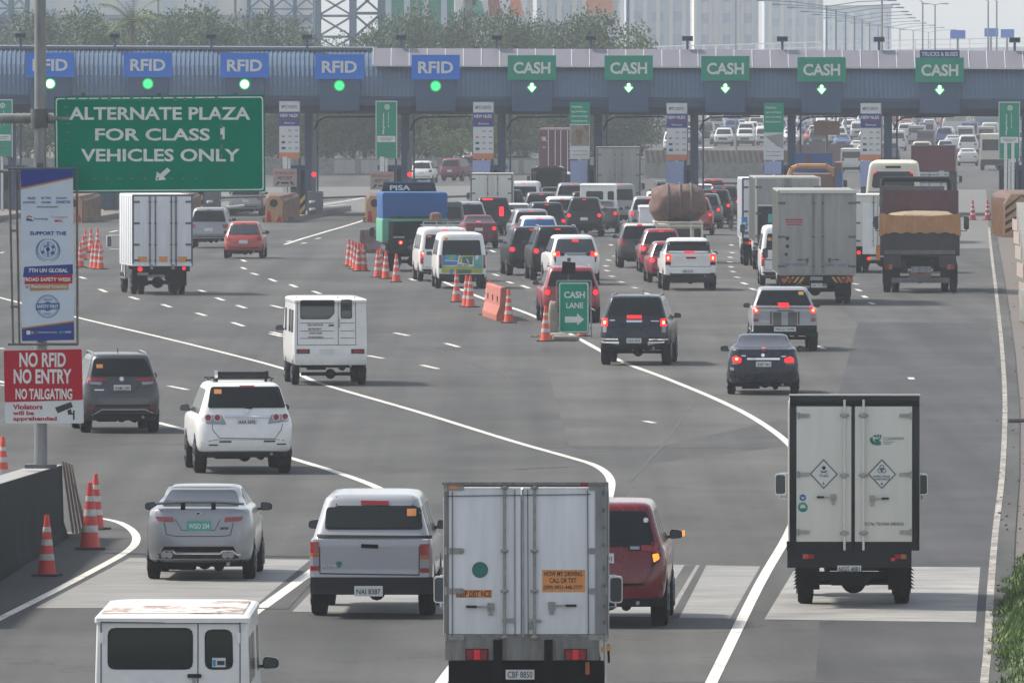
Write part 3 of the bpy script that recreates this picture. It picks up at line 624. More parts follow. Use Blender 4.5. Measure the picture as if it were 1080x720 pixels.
DASH = [(178,407,198,411),(0,406,8,407),(105,305,112,308),(137,313,146,316),(171,321,180,324),(207,330,217,333),(245,340,257,344),(285,352,298,355),(340,368,352,371),
 (388,375,404,378),(255,274,259,276),(255,282,259,284),(265,288,272,290),(284,294,291,297),(306,300,313,303),(330,307,338,310),(116,245,124,243),(372,326,381,329),(286,322,298,325),(286,350,298,353),(416,351,431,354),
 (445,385,462,389),(470,362,484,366),(0,267,4,266),(0,367,3,368),(210,306,217,308),(228,314,236,317),(250,322,259,325),(302,255,307,254),(318,257,323,256),(333,252,338,251),(517,264,522,266),(520,289,526,291),(535,297,541,299),(550,301,558,304),
 (643,258,646,259),(647,270,651,271),(640,274,644,275),(637,280,641,281),(638,285,642,286),(643,291,648,292),(653,297,658,298),(667,303,672,304),(680,309,687,311),
 (770,266,774,267),(768,271,772,272),(768,276,772,277),(769,281,773,282),(771,286,775,287),(775,292,780,293),(782,298,788,300),(791,304,797,306),(770,258,773,259),
 (887,294,891,295),(900,299,905,300),(903,305,908,307),(910,312,914,314),(917,319,922,321),(862,365,870,368),(646,248,649,249),(620,310,626,312),
 (960,398,962,400),(680,444,690,446),(432,294,438,296),(60,285,66,287),(84,292,90,294)]
for a, b, c, d in DASH: stripe('dash_mark', [(a,b),(c,d)], .16, sm=False)
gpoly('rumble_band', [(137,588),(338,590),(293,641),(37,641)], 'rumble', .005)
gpoly('rumble_band', [(362,589),(802,597),(770,652),(308,645)], 'rumble', .005)
gpoly('rumble_band', [(840,597),(1034,598),(1029,656),(806,653)], 'rumble_bright', .005)
pass;gpoly('lane_gap', [(330,588),(352,588),(304,642),(265,642)], 'asphalt', .007)
gpoly('skid_mark', [(722,596),(734,596),(700,652),(686,652)], 'asphalt_light', .0075)
gpoly('skid_mark', [(738,596),(745,596),(716,652),(706,652)], 'asphalt', .007)
stripe('lane_line', [(345,590),(330,602),(276,641)], .19, dz=.009, sm=False)
stripe('expansion_joint', [(640,342),(900,340),(1046,342)], .10, 'oil', sm=False)
stripe('road_seam', [(0,470),(200,468),(330,470)], .10, 'oil', sm=False, dz=.004)
stripe('road_seam', [(728,428),(700,468),(664,508)], .07, 'oil', sm=False, dz=.0042)
stripe('road_seam', [(540,400),(480,375),(420,362)], .12, 'oil', dz=.004)
stripe('road_seam', [(560,472),(600,476),(650,474)], .35, 'oil', dz=.004)
stripe('road_seam', [(540,495),(600,492)], .12, 'oil', dz=.006)
worn('skid', (.048,.048,.050), (.068,.068,.068), .5, .95, 1.2, 1, .15)
for y, a, b in ((472,560,840),(718,640,1038),(248,760,1040),(232,860,1040),(262,400,460)):
    stripe('road_seam', [(a,y),(b,y+.5)], .16, 'oil', sm=False, dz=.0043)
# ---------------------------------------------------------------- flat-backed things (trucks, signs) measured on a plane
class Flat:
    def __init__(s, root, Y, x0, z0, th=0, yo=0):
        s.root = root; s.Yr = Y; s.x0 = x0; s.z0 = z0; s.th = th; s.yo = yo; s.zx = (0, 0, 1)
    def zoom(s, ox, oy, k): s.zx = (ox, oy, k); return s
    def q(s, px, py, dy=0):
        p = P(s.zx[0] + px / s.zx[2], s.zx[1] + py / s.zx[2], s.Yr + dy)
        return ((p.x - s.x0 - dy * math.tan(s.th)) / cos(s.th), p.z - s.z0)
    def rect(s, name, mat, x0, y0, x1, y1, d=.0, th=.02, parent=None, bevel=0, label=None):
        (a, b), (c, e) = s.q(x0, y1), s.q(x1, y0); mb = MB(); mb.box(a, c, s.yo-d-th, s.yo-d, b, e)
        o = obj(name, mb, mat, parent or s.root, bevel=bevel)
        if label: o['label'] = label
        return o
    def rects(s, name, mat, L, d=.0, th=.02, parent=None, bevel=0):
        mb = MB()
        for x0, y0, x1, y1 in L:
            (a, b), (c, e) = s.q(x0, y1), s.q(x1, y0); mb.box(a, c, s.yo-d-th, s.yo-d, b, e)
        return obj(name, mb, mat, parent or s.root, bevel=bevel)
    def poly(s, name, mat, pts, d=.0, th=.02, parent=None, r=0):
        pl = [s.q(*p) for p in pts]
        if r: pl = rnd(pl, r)
        mb = MB(); mb.prism(pl, s.yo-d-th, s.yo-d); return obj(name, mb, mat, parent or s.root)
    def polys(s, name, mat, L, d=.0, th=.02, parent=None):
        mb = MB()
        for pts in L: mb.prism([s.q(*p) for p in pts], s.yo-d-th, s.yo-d)
        return obj(name, mb, mat, parent or s.root)
    def ring(s, name, mat, cx, cy, r, w, d=.0, th=.01, parent=None, n=28):
        (x, z), (x2, _) = s.q(cx, cy), s.q(cx + r, cy); R = x2 - x; k = (1 - w / r); mb = MB()
        for i in range(n):
            a, b = 2*pi*i/n, 2*pi*(i+1)/n
            mb.prism([(x+R*cos(a),z+R*sin(a)),(x+R*cos(b),z+R*sin(b)),(x+R*k*cos(b),z+R*k*sin(b)),(x+R*k*cos(a),z+R*k*sin(a))], s.yo-d-th, s.yo-d)
        return obj(name, mb, mat, parent or s.root)
    def disc(s, name, mat, cx, cy, r, d=.0, th=.01, parent=None):
        (x, z), (x2, _) = s.q(cx, cy), s.q(cx + r, cy); mb = MB(); mb.prism(circ(x, z, x2-x, 24), s.yo-d-th, s.yo-d)
        return obj(name, mb, mat, parent or s.root)
    def line(s, name, mat, pts, w, d=.0, th=.02, parent=None):
        mb = MB(); q = [s.q(*p) for p in pts]
        for (a, b), (c, e) in zip(q, q[1:]): mb.bar((a, s.yo-d-th/2, b), (c, s.yo-d-th/2, e), w, th, up=(0,1,0.001))
        return obj(name, mb, mat, parent or s.root)
    def txt(s, name, mat, st, x0, y0, x1, y1, d=.0, th=.004, parent=None, bold=.012, rot=0):
        (a, b), (c, e) = s.q(x0, y1), s.q(x1, y0)
        return text(parent or s.root, name, st, a, c, b, e, s.yo-d, mat, bold=bold, th=th, rot=rot)
class Truck(Flat):
    def __init__(s, name, label, cat, xc, yg, rel, W, oh=1.6, group=None):
        g = G(xc, yg); th = (xc - 540) / F + rel / F
        Yr = g.y - oh * cos(th); xr_ = (xc - 540) / F * Yr; X0 = xr_ + oh * sin(th)
        root = empty(name, (X0, g.y, g.z), -th, label, cat, group)
        super().__init__(root, Yr, xr_, g.z, th, -oh); s.W = W; s.a = W / 2; s.oh = oh; s.Y = g.y; s.px = F / Yr
    def wheels(s, track, yf, r=.40, w=.22, dual=True, tandem=0, rimm='galvdark'):
        ys = [0] + ([tandem] if tandem else [])
        for y in ys:
            for sg in (1, -1):
                wheel(s.root, sg*track/2, y, r, w, sgn=sg, rimm=rimm)
                if dual: wheel(s.root, sg*(track/2 - w - .05), y, r, w, sgn=sg, rimm=rimm)
        for sg in (1, -1): wheel(s.root, sg*track/2, yf, r, w, sgn=sg, rimm=rimm)
    def cab(s, mat, y0, L=1.7, W=1.75, z0=.55, z1=2.15, mirz=None, mirx=.22, mh=.32, mir=(1,1), mmat='black'):
        lv = [(z0, W/2*.96, y0, y0+L-.05, .06,.2,.01), (z0+.4, W/2, y0, y0+L, .06,.2,.01), (z0+.75, W/2, y0, y0+L-.03, .06,.2,.01), (z1-.15, W/2*.92, y0+.02, y0+L-.45, .06,.2,.01), (z1, W/2*.84, y0+.1, y0+L-.65, .06,.2,.01)]
        b = Body(lv); mb = MB(); b.mesh(mb); c = obj('cab', mb, mat, s.root)
        def pt(nm, fc, poly, m='glass', r=.05):
            q = MB(); b.patch(q, fc, rnd(poly, r), .006); return obj(nm, q, m, c)
        za, zb = z0+.78, z1-.16
        for fc in ('left','right'): pt('side_window', fc, [(y0+.35,za),(y0+L-.2,za),(y0+L-.5,zb),(y0+.4,zb)])
        pt('windshield', 'front', [(-W*.43,za),(W*.43,za),(W*.40,zb),(-W*.40,zb)])
        for sg in (1,-1): pt('headlight','front',[(sg*W*.28,z0+.2),(sg*W*.45,z0+.2),(sg*W*.45,z0+.38),(sg*W*.28,z0+.38)],'clear',.02)
        pt('grille','front',[(-W*.25,z0+.18),(W*.25,z0+.18),(W*.25,z0+.42),(-W*.25,z0+.42)],'grille',.02)
        mz = mirz or z1-.75
        for sg, on in ((-1, mir[0]), (1, mir[1])):
            if not on: continue
            x = sg*(s.a + mirx); m = MB(); m.prism(rnd([(x-.09,mz-mh/2),(x+.09,mz-mh/2),(x+.09,mz+mh/2),(x-.09,mz+mh/2)],.05), y0+L-.32, y0+L-.22)
            m.path([(x, y0+L-.22, mz-mh/2+.03), (x, y0+L-.2, mz-mh/2-.06), (sg*W/2*.95, y0+L-.3, mz-mh/2-.06)], .016)
            m.path([(x, y0+L-.22, mz+mh/2), (sg*W/2*.9, y0+L-.35, mz+mh/2+.02)], .014)
            o = obj('mirror', m, mmat, s.root); gm = MB(); gm.prism(rnd([(x-.075,mz-mh*.44),(x+.075,mz-mh*.44),(x+.075,mz+mh*.44),(x-.075,mz+mh*.44)],.04), y0+L-.328, y0+L-.321); obj('mirror_glass', gm, 'mirrorglass', o)
        return c
    def chassis(s, L, zt, track=1.6, wr=.4):
        mb = MB()
        for sg in (1,-1): mb.box(sg*.42-.04, sg*.42+.04, -s.oh+.05, L-s.oh, zt-.32, zt-.12)
        for y in (-s.oh+.1, -.6, .8, 2): mb.box(-.42, .42, y, y+.1, zt-.30, zt-.14)
        mb.tube((-track/2+.2, 0, wr), (track/2-.2, 0, wr), .07); mb.lathe([(.06,-.18),(.2,-.1),(.2,.1),(.06,.18)], (0,0,wr), 'y', 14)
        mb.box(-s.a*.9, s.a*.9, .2, L-s.oh-2, zt-.14, zt-.02); mb.box(.45, .85, 1.0, 1.9, zt-.55, zt-.15)
        return obj('chassis', mb, 'under', s.root)
    def cargo(s, z0, z1, L, mat, parent=None):
        mb = MB(); mb.box(-s.a, s.a, -s.oh, L-s.oh, z0, z1); o = obj('cargo_box', mb, mat, s.root, bevel=.015)
        for sg in (1,-1):
            r = MB()
            for k in range(int(L/.6)+1):
                y = -s.oh+.05+k*(L-.1)/int(L/.6); r.box(sg*s.a, sg*(s.a+.02), y-.025, y+.025, z0+.05, z1-.05)
            obj('side_rib', r, mat, o)
        return o
def doors(t, z0, z1, leaves, mat, frame, fw=.07, rods=None, hz=(.12,.5,.88), rodmat='handle', off=.0, hmat='handle', rr=.014):
    """frame and door leaves over the rear opening z0..z1; leaves = x edges"""
    y = t.yo; a = t.a; mb = MB()
    mb.box(-a-.01, a+.01, y-.05, y-.003, z1-fw, z1+.01); mb.box(-a-.01, a+.01, y-.05, y-.003, z0-.01, z0+fw*.6)
    mb.box(-a-.01, -a+fw, y-.05, y-.003, z0+fw*.6, z1-fw); mb.box(a-fw, a+.01, y-.05, y-.003, z0+fw*.6, z1-fw); obj('door_frame', mb, frame, t.root, bevel=.004)
    out = []
    for x0, x1 in zip(leaves, leaves[1:]):
        d = MB(); d.box(x0+.012, x1-.012, y-.045, y-.002, z0+fw*.6+.008, z1-fw-.008); o = obj('door', d, mat, t.root, bevel=.006); out.append(o)
    for k, (x, dr) in enumerate(rods or []):
        o = out[dr]; d = MB(); d.tube((x, y-.072, z0-.03), (x, y-.072, z1-.03), rr, n=8); r = obj('lock_rod', d, rodmat, o)
        for h in hz:
            zz = z0+(z1-z0)*h; c = MB(); c.lathe([(.012,-.10),(.034,-.088),(.036,-.05)], (x, y, zz), 'y', 12); c.box(x-.05, x+.05, y-.058, y-.045, zz-.015, zz+.015); obj('rod_guide', c, hmat, o)
    for sg, dr in ((-1, 0), (1, len(out)-1)):
        for h in hz:
            zz = z0+(z1-z0)*h; c = MB(); xa = sg*(a-.005); xb = sg*(a-.25)
            c.prism(rnd([(min(xa,xb),zz-.036),(max(xa,xb),zz-.036),(max(xa,xb),zz+.036),(min(xa,xb),zz+.036)],.03), y-.062, y-.046)
            c.tube((sg*(a-.02), y-.06, zz-.05), (sg*(a-.02), y-.06, zz+.05), .018); obj('hinge', c, hmat, out[dr])
    return out
def lock_handle(t, o, x, z, dx, mat='handle'):
    y = t.yo; c = MB(); c.box(x-.045, x+.045, y-.07, y-.045, z-.05, z+.05); c.bar((x, y-.08, z), (x+dx*.18, y-.085, z+.003), .025, .02); h = obj('handle', c, mat, o)
    g = MB(); g.bar((x+dx*.18, y-.085, z+.003), (x+dx*.32, y-.085, z+.004), .035, .03); obj('handle_grip', g, 'trim', h); c2 = MB(); c2.box(x-.025, x+.025, y-.085, y-.05, z-.11, z-.05); obj('hasp', c2, mat, h)
def tl(t, x0, x1, z0, z1, lit=0, d=.06, cells=('amber','redlens','redlens')):
    for sg in (1,-1):
        b = MB(); xs = sorted((sg*x0, sg*x1)); b.box(xs[0]-.012, xs[1]+.012, t.yo-d, t.yo-.01, z0-.012, z1+.012); h = obj('tail_light', b, 'trim', t.root)
        n = len(cells)
        for i, c in enumerate(cells):
            u0, u1 = x1+(x0-x1)*i/n, x1+(x0-x1)*(i+1)/n; u = sorted((sg*u0, sg*u1)); q = MB(); q.box(u[0]+.004, u[1]-.004, t.yo-d-.012, t.yo-d, z0, z1)
            obj('lens', q, ('redlit' if lit and c == 'redlens' else c), h)
def tplate(t, x, z, s_, w=.37, h=.14, d=.09, mat='plate'):
    b = MB(); b.box(x-w/2, x+w/2, t.yo-d-.012, t.yo-d, z-h/2, z+h/2); o = obj('licence_plate', b, mat, t.root)
    if t.Y < 430: text(o, 'plate_lettering', s_, x-w*.43, x+w*.43, z-h*.33, z+h*.33, t.yo-d-.012, 'ink', bold=.01, th=.002)
def flaps(t, track, zt, zb, w=.5, ragged=False, y=-.55):
    for sg in (1,-1):
        x0, x1 = sorted((sg*(track/2+.03), sg*(track/2+.03-w))); p = [(x0,zb),(x1,zb),(x1,zt),(x0,zt)]
        b = MB(); b.prism(p, y-.012, y)
        if ragged:
            xo = x1 if sg > 0 else x0
            for k in range(6): z = zb+.03+k*.055; b.prism([(xo,z),(xo+sg*.05,z-.02),(xo,z+.035)] if sg > 0 else [(xo,z+.035),(xo+sg*.05,z-.02),(xo,z)], y-.012, y)
        obj('mud_flap', b, 'rubber', t.root)
# ================================================================ vehicles near the camera
# --- white square van, bottom left
c = Car('fb','square_van','white square-bodied van cut by the bottom edge, rust-stained roof, black mirror','van',181,830,470,'white',W=1.80,H=2.07,L=4.45,oh=.75,plate='UKL 305',mir=(0,1))
c.zoom(80,625,4.909); A = dict(px=True)
c.R('rear_window','glassin',[(172,190),(600,190),(600,388),(170,388)],.012,r=.08,px=True)
c.R('window_seal','trim',[(164,180),(606,180),(606,396),(163,396)],.006,r=.09,px=True)
c.R('rear_window','glassin',[(674,198),(803,198),(808,388),(676,388)],.012,r=.08,px=True)
c.R('window_seal','trim',[(666,188),(810,188),(815,396),(668,396)],.006,r=.09,px=True)
c.R('sticker','plate',[(706,335),(775,335),(775,383),(706,383)],.018,px=True); c.R('sticker_print','paintblue',[(709,345),(724,345),(724,378),(709,378)],.022,px=True); c.R('sticker_print','ink',[(732,350),(770,350),(770,372),(732,372)],.022,px=True)
for p in ([(130,148),(130,466)],[(632,160),(632,466)],[(850,150),(850,466)],[(130,150),(850,158)]): c.line(p,.012,px=True)
for x in (134,842): c.R('hinge','white',[(x-9,205),(x+9,205),(x+9,260),(x-9,260)],.02,px=True)
c.R('door_handle','trim',[(578,418),(650,418),(650,438),(578,438)],.03,px=True,r=.01); c.R('door_handle','steel',[(604,436),(620,436),(620,466),(604,466)],.03,px=True)
m=MB(); m.box(-.82,.82,-.62,2.2,c.H-.012,c.H+.004); obj('roof_skin', m, 'rustroof', c.root, bevel=.003)
# --- silver sedan with spoiler
c = Car('sedan','sedan_car','silver sedan with dark rear spoiler and green number plate, on the left rumble band','car',209.5,610,660,'silver',W=1.72,H=1.50,L=4.3,oh=.85,gc=.30,plate='WGO 204',plain=True,rear_window='glasssky')
c.zoom(150,500,7.2); a = c.a
c.R('roof_shade','trim',[(205,85),(705,85),(700,97),(210,97)],.010,px=True,dy=1.4)
c.plate(0, c.q(427,390)[1], 'WGO 204', .40,.155,'plategreen','lettering')
c.R('tail_light','redlens',[(95,325),(232,328),(240,362),(110,352)],.014,px=True,mir=True,r=.02); c.R('lamp_cluster','clear',[(90,285),(180,270),(232,326),(94,322)],.010,px=True,mir=True,r=.03)
c.line([(165,362),(180,455),(250,470),(600,470),(668,462),(690,370)],.012,px=True); c.line([(250,345),(300,425),(550,425),(590,345)],.010,px=True)
c.R('valance','blackflat',[(165,548),(690,548),(712,590),(140,590)],.012,px=True)
c.line([(115,607),(150,607),(165,580),(235,582),(250,603),(590,603),(610,582),(690,582),(715,610),(745,612)],.022,'chrome','chrome_strip',px=True,off=.022)
for x in (185,650): 
    for dx in (-22,22):
        q = c.q(x+dx,612); m = MB(); y = c.body.rear(*q)-.05; m.lathe([(.048,0),(.052,.0),(.052,.25),(.048,.25)],(q[0],y,q[1]),'y',14); obj('exhaust_pipe',m,'steel',c.root)
c.R('diffuser','trim',[(130,600),(720,600),(730,640),(120,640)],.008,px=True)
m = MB(); z = c.q(427,222)[1]
n = 14; pts = [(-.72+1.44*i/n) for i in range(n+1)]
for u0,u1 in zip(pts,pts[1:]):
    f_ = lambda u: z+.02-.045*(abs(u)/.8)**3
    m.add([(u0,-.80,f_(u0)),(u1,-.80,f_(u1)),(u1,-.60,f_(u1)+.015),(u0,-.60,f_(u0)+.015),(u0,-.80,f_(u0)-.016),(u1,-.80,f_(u1)-.016),(u1,-.60,f_(u1)-.004),(u0,-.60,f_(u0)-.004)],[(0,1,2,3),(7,6,5,4),(0,4,5,1),(1,5,6,2),(2,6,7,3),(3,7,4,0)])
sp = obj('spoiler', m, 'trim', c.root)
for x in (306,538): 
    xx = c.q(x,240)[0]; m = MB(); m.box(xx-.035,xx+.035,-.76,-.66,z-.09,z+.005); obj('spoiler_post',m,'blackflat',sp)
x,z = c.q(424,298); m = MB(); y=c.body.rear(x,z)-.012; m.prism(circ(x,z,.05,18,.028),y-.01,y+.02); e_=obj('badge',m,'chrome',c.root); m=MB(); m.prism(circ(x,z,.036,18,.016),y-.014,y-.009); obj('badge_face',m,'trim',e_)
x0,z0=c.q(590,403); x1,z1=c.q(655,418); text(c.root,'model_lettering','LIMITED',x0,x1,z1,z0+.006,c.body.rear((x0+x1)/2,z0)-.008,'trim',th=.01)
# --- silver pickup with canopy
c = Car('canopy','pickup_truck','silver pickup truck with canopy and orange window sticker, left of the white box truck','pickup',391,648,430,'lightsilver',W=1.86,H=1.86,L=5.2,oh=1.15,gc=.52,plain=True,rear_window=None,mirmat='black')
c.zoom(320,515,7.2)
c.R('rear_window','glassin',[(175,140),(895,140),(905,292),(165,292)],.02,px=True,r=.06,dy=.35)
c.R('window_seal','trim',[(235,128),(870,128),(915,304),(158,304)],.012,px=True,r=.07,dy=.35)
c.R('brake_light','redlens',[(438,88),(648,92),(648,124),(438,120)],.02,px=True,r=.01,dy=.4)
c.R('window_sticker','sticker_o',[(788,150),(858,150),(858,205),(788,205)],.026,px=True,dy=.35)
for x in (252,830): c.line([(x,62),(x,126)],.02,'trim','canopy_joint',px=True,dy=.4)
c.R('canopy_lip','trim',[(100,348),(975,358),(975,382),(100,370)],.03,px=True); 
c.line([(122,378),(124,640)],.014,px=True); c.line([(880,388),(878,650)],.014,px=True); c.line([(124,645),(880,655)],.02,px=True)
c.R('door_handle','blackflat',[(438,420),(568,424),(568,454),(438,450)],.012,px=True,r=.008)
for m_, y0, y1 in (('redlens',405,490),('amber',490,520),('clear',520,588),('redlens',588,622)):
    c.R('tail_light' if m_=='redlens' and y0<450 else 'lamp_cell',m_,[(50,y0),(118,y0),(118,y1),(50,y1)],.016,px=True); c.R('lamp_cell',m_,[(886,y0+15),(958,y0+15),(954,y1+15),(886,y1+15)],.016,px=True)
x0,z1=c.q(134,570); x1,z0=c.q(248,598); text(c.root,'model_lettering','BAGUIO 4x4',x0,x1,z0,z1,c.body.rear(x0,z0)-.012,'lettering',th=.012)
x,z=c.q(270,575); m=MB(); m.prism([(x-.05,z+.02),(x-.02,z+.05),(x,z+.035),(x+.02,z+.05),(x+.05,z+.02),(x,z-.06)],c.body.rear(x,z)-.012,c.body.rear(x,z)+.01); obj('heart_sticker',m,'logogreen',c.root)
c.R('rear_bumper','trim',[(52,672),(985,672),(985,800),(52,800)],.10,px=True,back=.0,r=.02); 
c.zoom(270,540,4); x,z=c.q(476,330); c.plate(x,z,'NAI 8387',.43,.155,off=.115)
m=MB(); m.box(-.75,.75,-1.2,-1.0,.42,.55); obj('rear_step',m,'trim',c.root)
# --- red MPV behind the truck
c = Car('suv','people_carrier','dark red people carrier with its amber turn signal on, half behind the white box truck','people carrier',637,659,420,'red',W=1.83,H=1.86,L=4.7,oh=.95,gc=.40,plain=True)
c.zoom(630,515,4.645)
c.R('rear_window','glass',[(-120,105),(235,110),(268,255),(-180,258)],.016,px=True,r=.05,dy=.3)
c.R('window_sticker','plate',[(226,142),(250,142),(250,165),(226,165)],.024,px=True,r=.04,dy=.3)
c.R('tail_light','redlens',[(215,278),(262,278),(262,305),(215,305)],.016,px=True,mir=True); c.R('lamp_cluster','trim',[(145,276),(215,276),(215,305),(150,303)],.014,px=True,mir=True)
c.R('lamp_cluster','redlens',[(262,262),(305,266),(300,318),(266,310)],.010,px=True,mir=True)
c.R('turn_signal','amberlit',[(268,322),(298,318),(304,345),(276,362)],.02,px=True,r=.02)
c.R('lamp_cluster','trim',[(262,312),(308,318),(306,350),(270,385)],.010,px=True)
c.line([(60,470),(222,470),(268,400),(262,320)],.014,px=True)
c.R('bumper_slot','blackflat',[(-100,464),(225,464),(222,476),(-100,476)],.010,px=True)
c.R('garnish_lettering','clear',[(160,284),(205,284),(205,298),(160,298)],.02,px=True)
c.R('bumper_trim','trim',[(-150,535),(330,540),(330,580),(-150,580)],.010,px=True)
x,z=c.q(15,343); c.plate(x,z,'NCD 5991',.40,.15)
m=MB(); m.prism(circ(c.a+.42,1.32,.018,10),1.78,1.82); 
mz=MB(); xz=[o for o in c.root.children if o.name.startswith('mirror')][-1]; mz.box(.10,.135,-.03,.0,-.03,.05); obj('mirror_signal',mz,'amberlit',xz)
# --- white box truck, bottom centre
t = Truck('box_truck','white box truck with orange hotline stickers, cut by the bottom edge','truck',555,750,60,2.10,1.5); t.zoom(460,500,5.4)
zt = t.q(0,48)[1]; zb = t.q(0,926)[1]; L=3.6
t.cargo(zb-.02,zt-.15,L,'boxwhite'); t.chassis(L,zb,1.75,.38); t.wheels(1.86,3.1,.38,.2); t.cab('white',L-1.5+.12,1.6,1.74,.5,2.1,mirz=1.42,mirx=.12,mh=.36,mmat='chrome')
x = lambda p: t.q(p,0)[0]
ds = doors(t,zb,zt,[-t.a+.03,x(488),t.a-.05],'boxwhite','dirtysteel',.055,[(x(390),0),(x(560),1)],(.0,.30,.56,.97),rr=.018)
for o in ds: pass
t.line('door_seam','seam',[(60,122),(880,112)],.008,.045); t.line('door_seam','seam',[(92,95),(92,925)],.008,.045); t.line('door_seam','seam',[(862,90),(868,905)],.008,.045); t.line('door_gasket','steel',[(492,85),(496,918)],.03,.045)
t.line('door_seam','seam',[(448,85),(450,918)],.006,.045); t.line('door_seam','seam',[(520,85),(524,918)],.006,.045)
t.rect('top_rail','dirtysteel',35,42,972,60,.04,.05)
t.rect('side_marker','amberlit' if 0 else 'sticker_o',78,60,124,82,.052,.02); t.rect('side_marker','redlens',826,46,866,66,.09,.02)
t.rect('corner_post','galv',906,45,972,905,.005,.06)
t.rects('corner_bolt','galvdark',[(944,90,958,120),(946,190,960,215),(948,290,962,310),(946,390,960,410),(948,520,962,545),(948,620,962,640),(950,740,964,760),(950,830,964,850)],.066,.015)
t.disc('round_sticker','logogreen',250,542,46,.046,.005); t.ring('sticker_ring','logogreen',250,542,40,3,.052,.003); t.poly('sticker_leaf','greenp',[(228,530),(240,528),(252,560),(264,528),(276,530),(254,572)],.052,.003)
t.rect('distance_sticker','sticker_o',112,655,318,700,.046,.004); t.txt('sticker_lettering','ink','KEEP DIST NCE',117,660,312,697,.050,.003,bold=.02)
s_=t.rect('hotline_sticker','sticker_o',604,542,848,668,.046,.004)
for st_,y0,y1,x0_,x1_ in (('HOW MY DRIVING',550,578,616,832),('CALL OR TXT',588,616,646,798),('(299) 0921-448-7777',630,658,612,834)): t.txt('sticker_lettering','ink',st_,x0_,y0,x1_,y1,.050,.003,bold=.015,parent=s_)
t.zoom(460,600,5.4)
lock_handle(t,ds[0],x(312),t.q(0,212)[1],-1); lock_handle(t,ds[1],x(658),t.q(0,206)[1],1)
t.rects('latch','handle',[(378,278,452,300),(522,284,596,300),(530,284,542,340)],.05,.03)
t.rect('rear_sill','dirtysteel',52,386,930,516,.0,.05)
t.rect('stop_post','blackflat',326,398,376,760,.05,.07); t.rect('stop_post','blackflat',616,398,664,760,.05,.07)
tl(t,.50,.77,t.q(0,512)[1],t.q(0,456)[1],0,.07,('redlens','reddim','redlens'))
t.rect('bumper_bar','under',70,520,960,720,-.10,.06)
xx,zz=t.q(478,596); tplate(t,xx,zz,'CBF 8850',.37,.125,.10); t.rect('reflector','amber',850,528,874,598,.0,.02)
t.rects('strap_buckle','yellowp',[(938,440,958,470),(968,430,994,462)],.03,.03); t.line('strap','blackflat',[(980,425),(984,530)],.03,.02); t.line('strap','galvdark',[(955,400),(960,600)],.012,.04)
flaps(t,1.86,.75,.22)
# --- white refrigerated truck on the right
t = Truck('box_truck','cream white box truck with hazard diamonds on its rear doors and a black frame','truck',901.5,636,-130,1.98,1.35); t.zoom(810,410,6)
zt = t.q(0,42)[1]; t.zoom(810,530,6); zb=t.q(0,300)[1]; L=3.3
t.cargo(zb,zt-.13,L,'boxcream'); t.chassis(L,zb-.02,1.6,.36); t.wheels(1.72,2.75,.36,.24,False); t.cab('boxcream',L-1.35+.1,1.55,1.70,.5,2.05,mirz=1.72,mirx=.13,mh=.34,mmat='chrome')
t.zoom(810,410,6)
m=MB(); m.box(-t.a-.02,t.a+.02,-1.42,-1.30,zt,zt+.02); obj('roof_rail',m,'boxcream',t.root)
# black frame and two leaves
x=lambda p:t.q(p,400)[0]; y=t.yo
fr=MB(); fr.box(-t.a-.01,t.a+.01,y-.05,y-.003,zt-.16,zt); fr.box(-t.a-.01,-t.a+.09,y-.05,y-.003,zb,zt-.16); fr.box(t.a-.10,t.a+.01,y-.05,y-.003,zb,zt-.16); fr.box(-.045,.0,y-.05,y-.003,zb,zt-.16); obj('door_frame',fr,'black',t.root,bevel=.005)
t.zoom(810,530,6); zd=t.q(0,245)[1]; ds=[]
for a0,b0 in ((-t.a+.095,-.05),(.005,t.a-.105)):
    d=MB(); d.box(a0,b0,y-.056,y-.002,zd,zt-.165); ds.append(obj('door',d,'boxcream',t.root,bevel=.01))
t.zoom(810,410,6)
for i,px in ((0,492),(1,612)):
    xx=t.q(px-8,400)[0]; d=MB(); d.tube((xx,y-.085,zd-.13),(xx,y-.085,zt-.06),.019); obj('lock_rod',d,'boxcream',ds[i])
    for py in (166,545,910):
        zz=t.q(0,py)[1]; d=MB(); d.lathe([(.02,-.12),(.045,-.105),(.045,-.06)],(xx,y,zz),'y',12); d.box(xx-.07,xx+.07,y-.075,y-.055,zz-.02,zz+.02); obj('rod_guide',d,'handle2',ds[i])
for i,sg in ((0,-1),(1,1)):
    for py in (168,540,905):
        zz=t.q(0,py)[1]; d=MB(); u=sorted((sg*(t.a-.11),sg*(t.a-.30))); d.prism(rnd([(u[0],zz-.03),(u[1],zz-.03),(u[1],zz+.03),(u[0],zz+.03)],.02),y-.07,y-.055); d.tube((sg*(t.a-.12),y-.07,zz-.05),(sg*(t.a-.12),y-.07,zz+.05),.02); obj('hinge',d,'handle2',ds[i])
lock_handle(t,ds[0],t.q(415,0)[0],t.q(0,684)[1],-.8,'handle2'); lock_handle(t,ds[1],t.q(660,0)[0],t.q(0,692)[1],.8,'handle2')
for cx,o in ((352,ds[0]),(720,ds[1])):
    p=t.poly('hazard_diamond','galvdark',[(cx-88,536),(cx,442),(cx+90,538),(cx,630)],.056,.010,parent=o); t.poly('diamond_face','signwhite',[(cx-78,536),(cx,453),(cx+80,538),(cx,620)],.067,.003,parent=p)
t.txt('diamond_lettering','ink','TOXIC',322,540,384,556,.071,.002,bold=.01); t.txt('diamond_lettering','ink','6',345,585,358,605,.071,.002)
t.txt('diamond_lettering','ink','INFECTIOUS',668,545,772,558,.071,.002); t.txt('diamond_lettering','ink','SUBSTANCE',674,562,768,575,.071,.002); t.txt('diamond_lettering','ink','6',713,588,728,606,.071,.002)
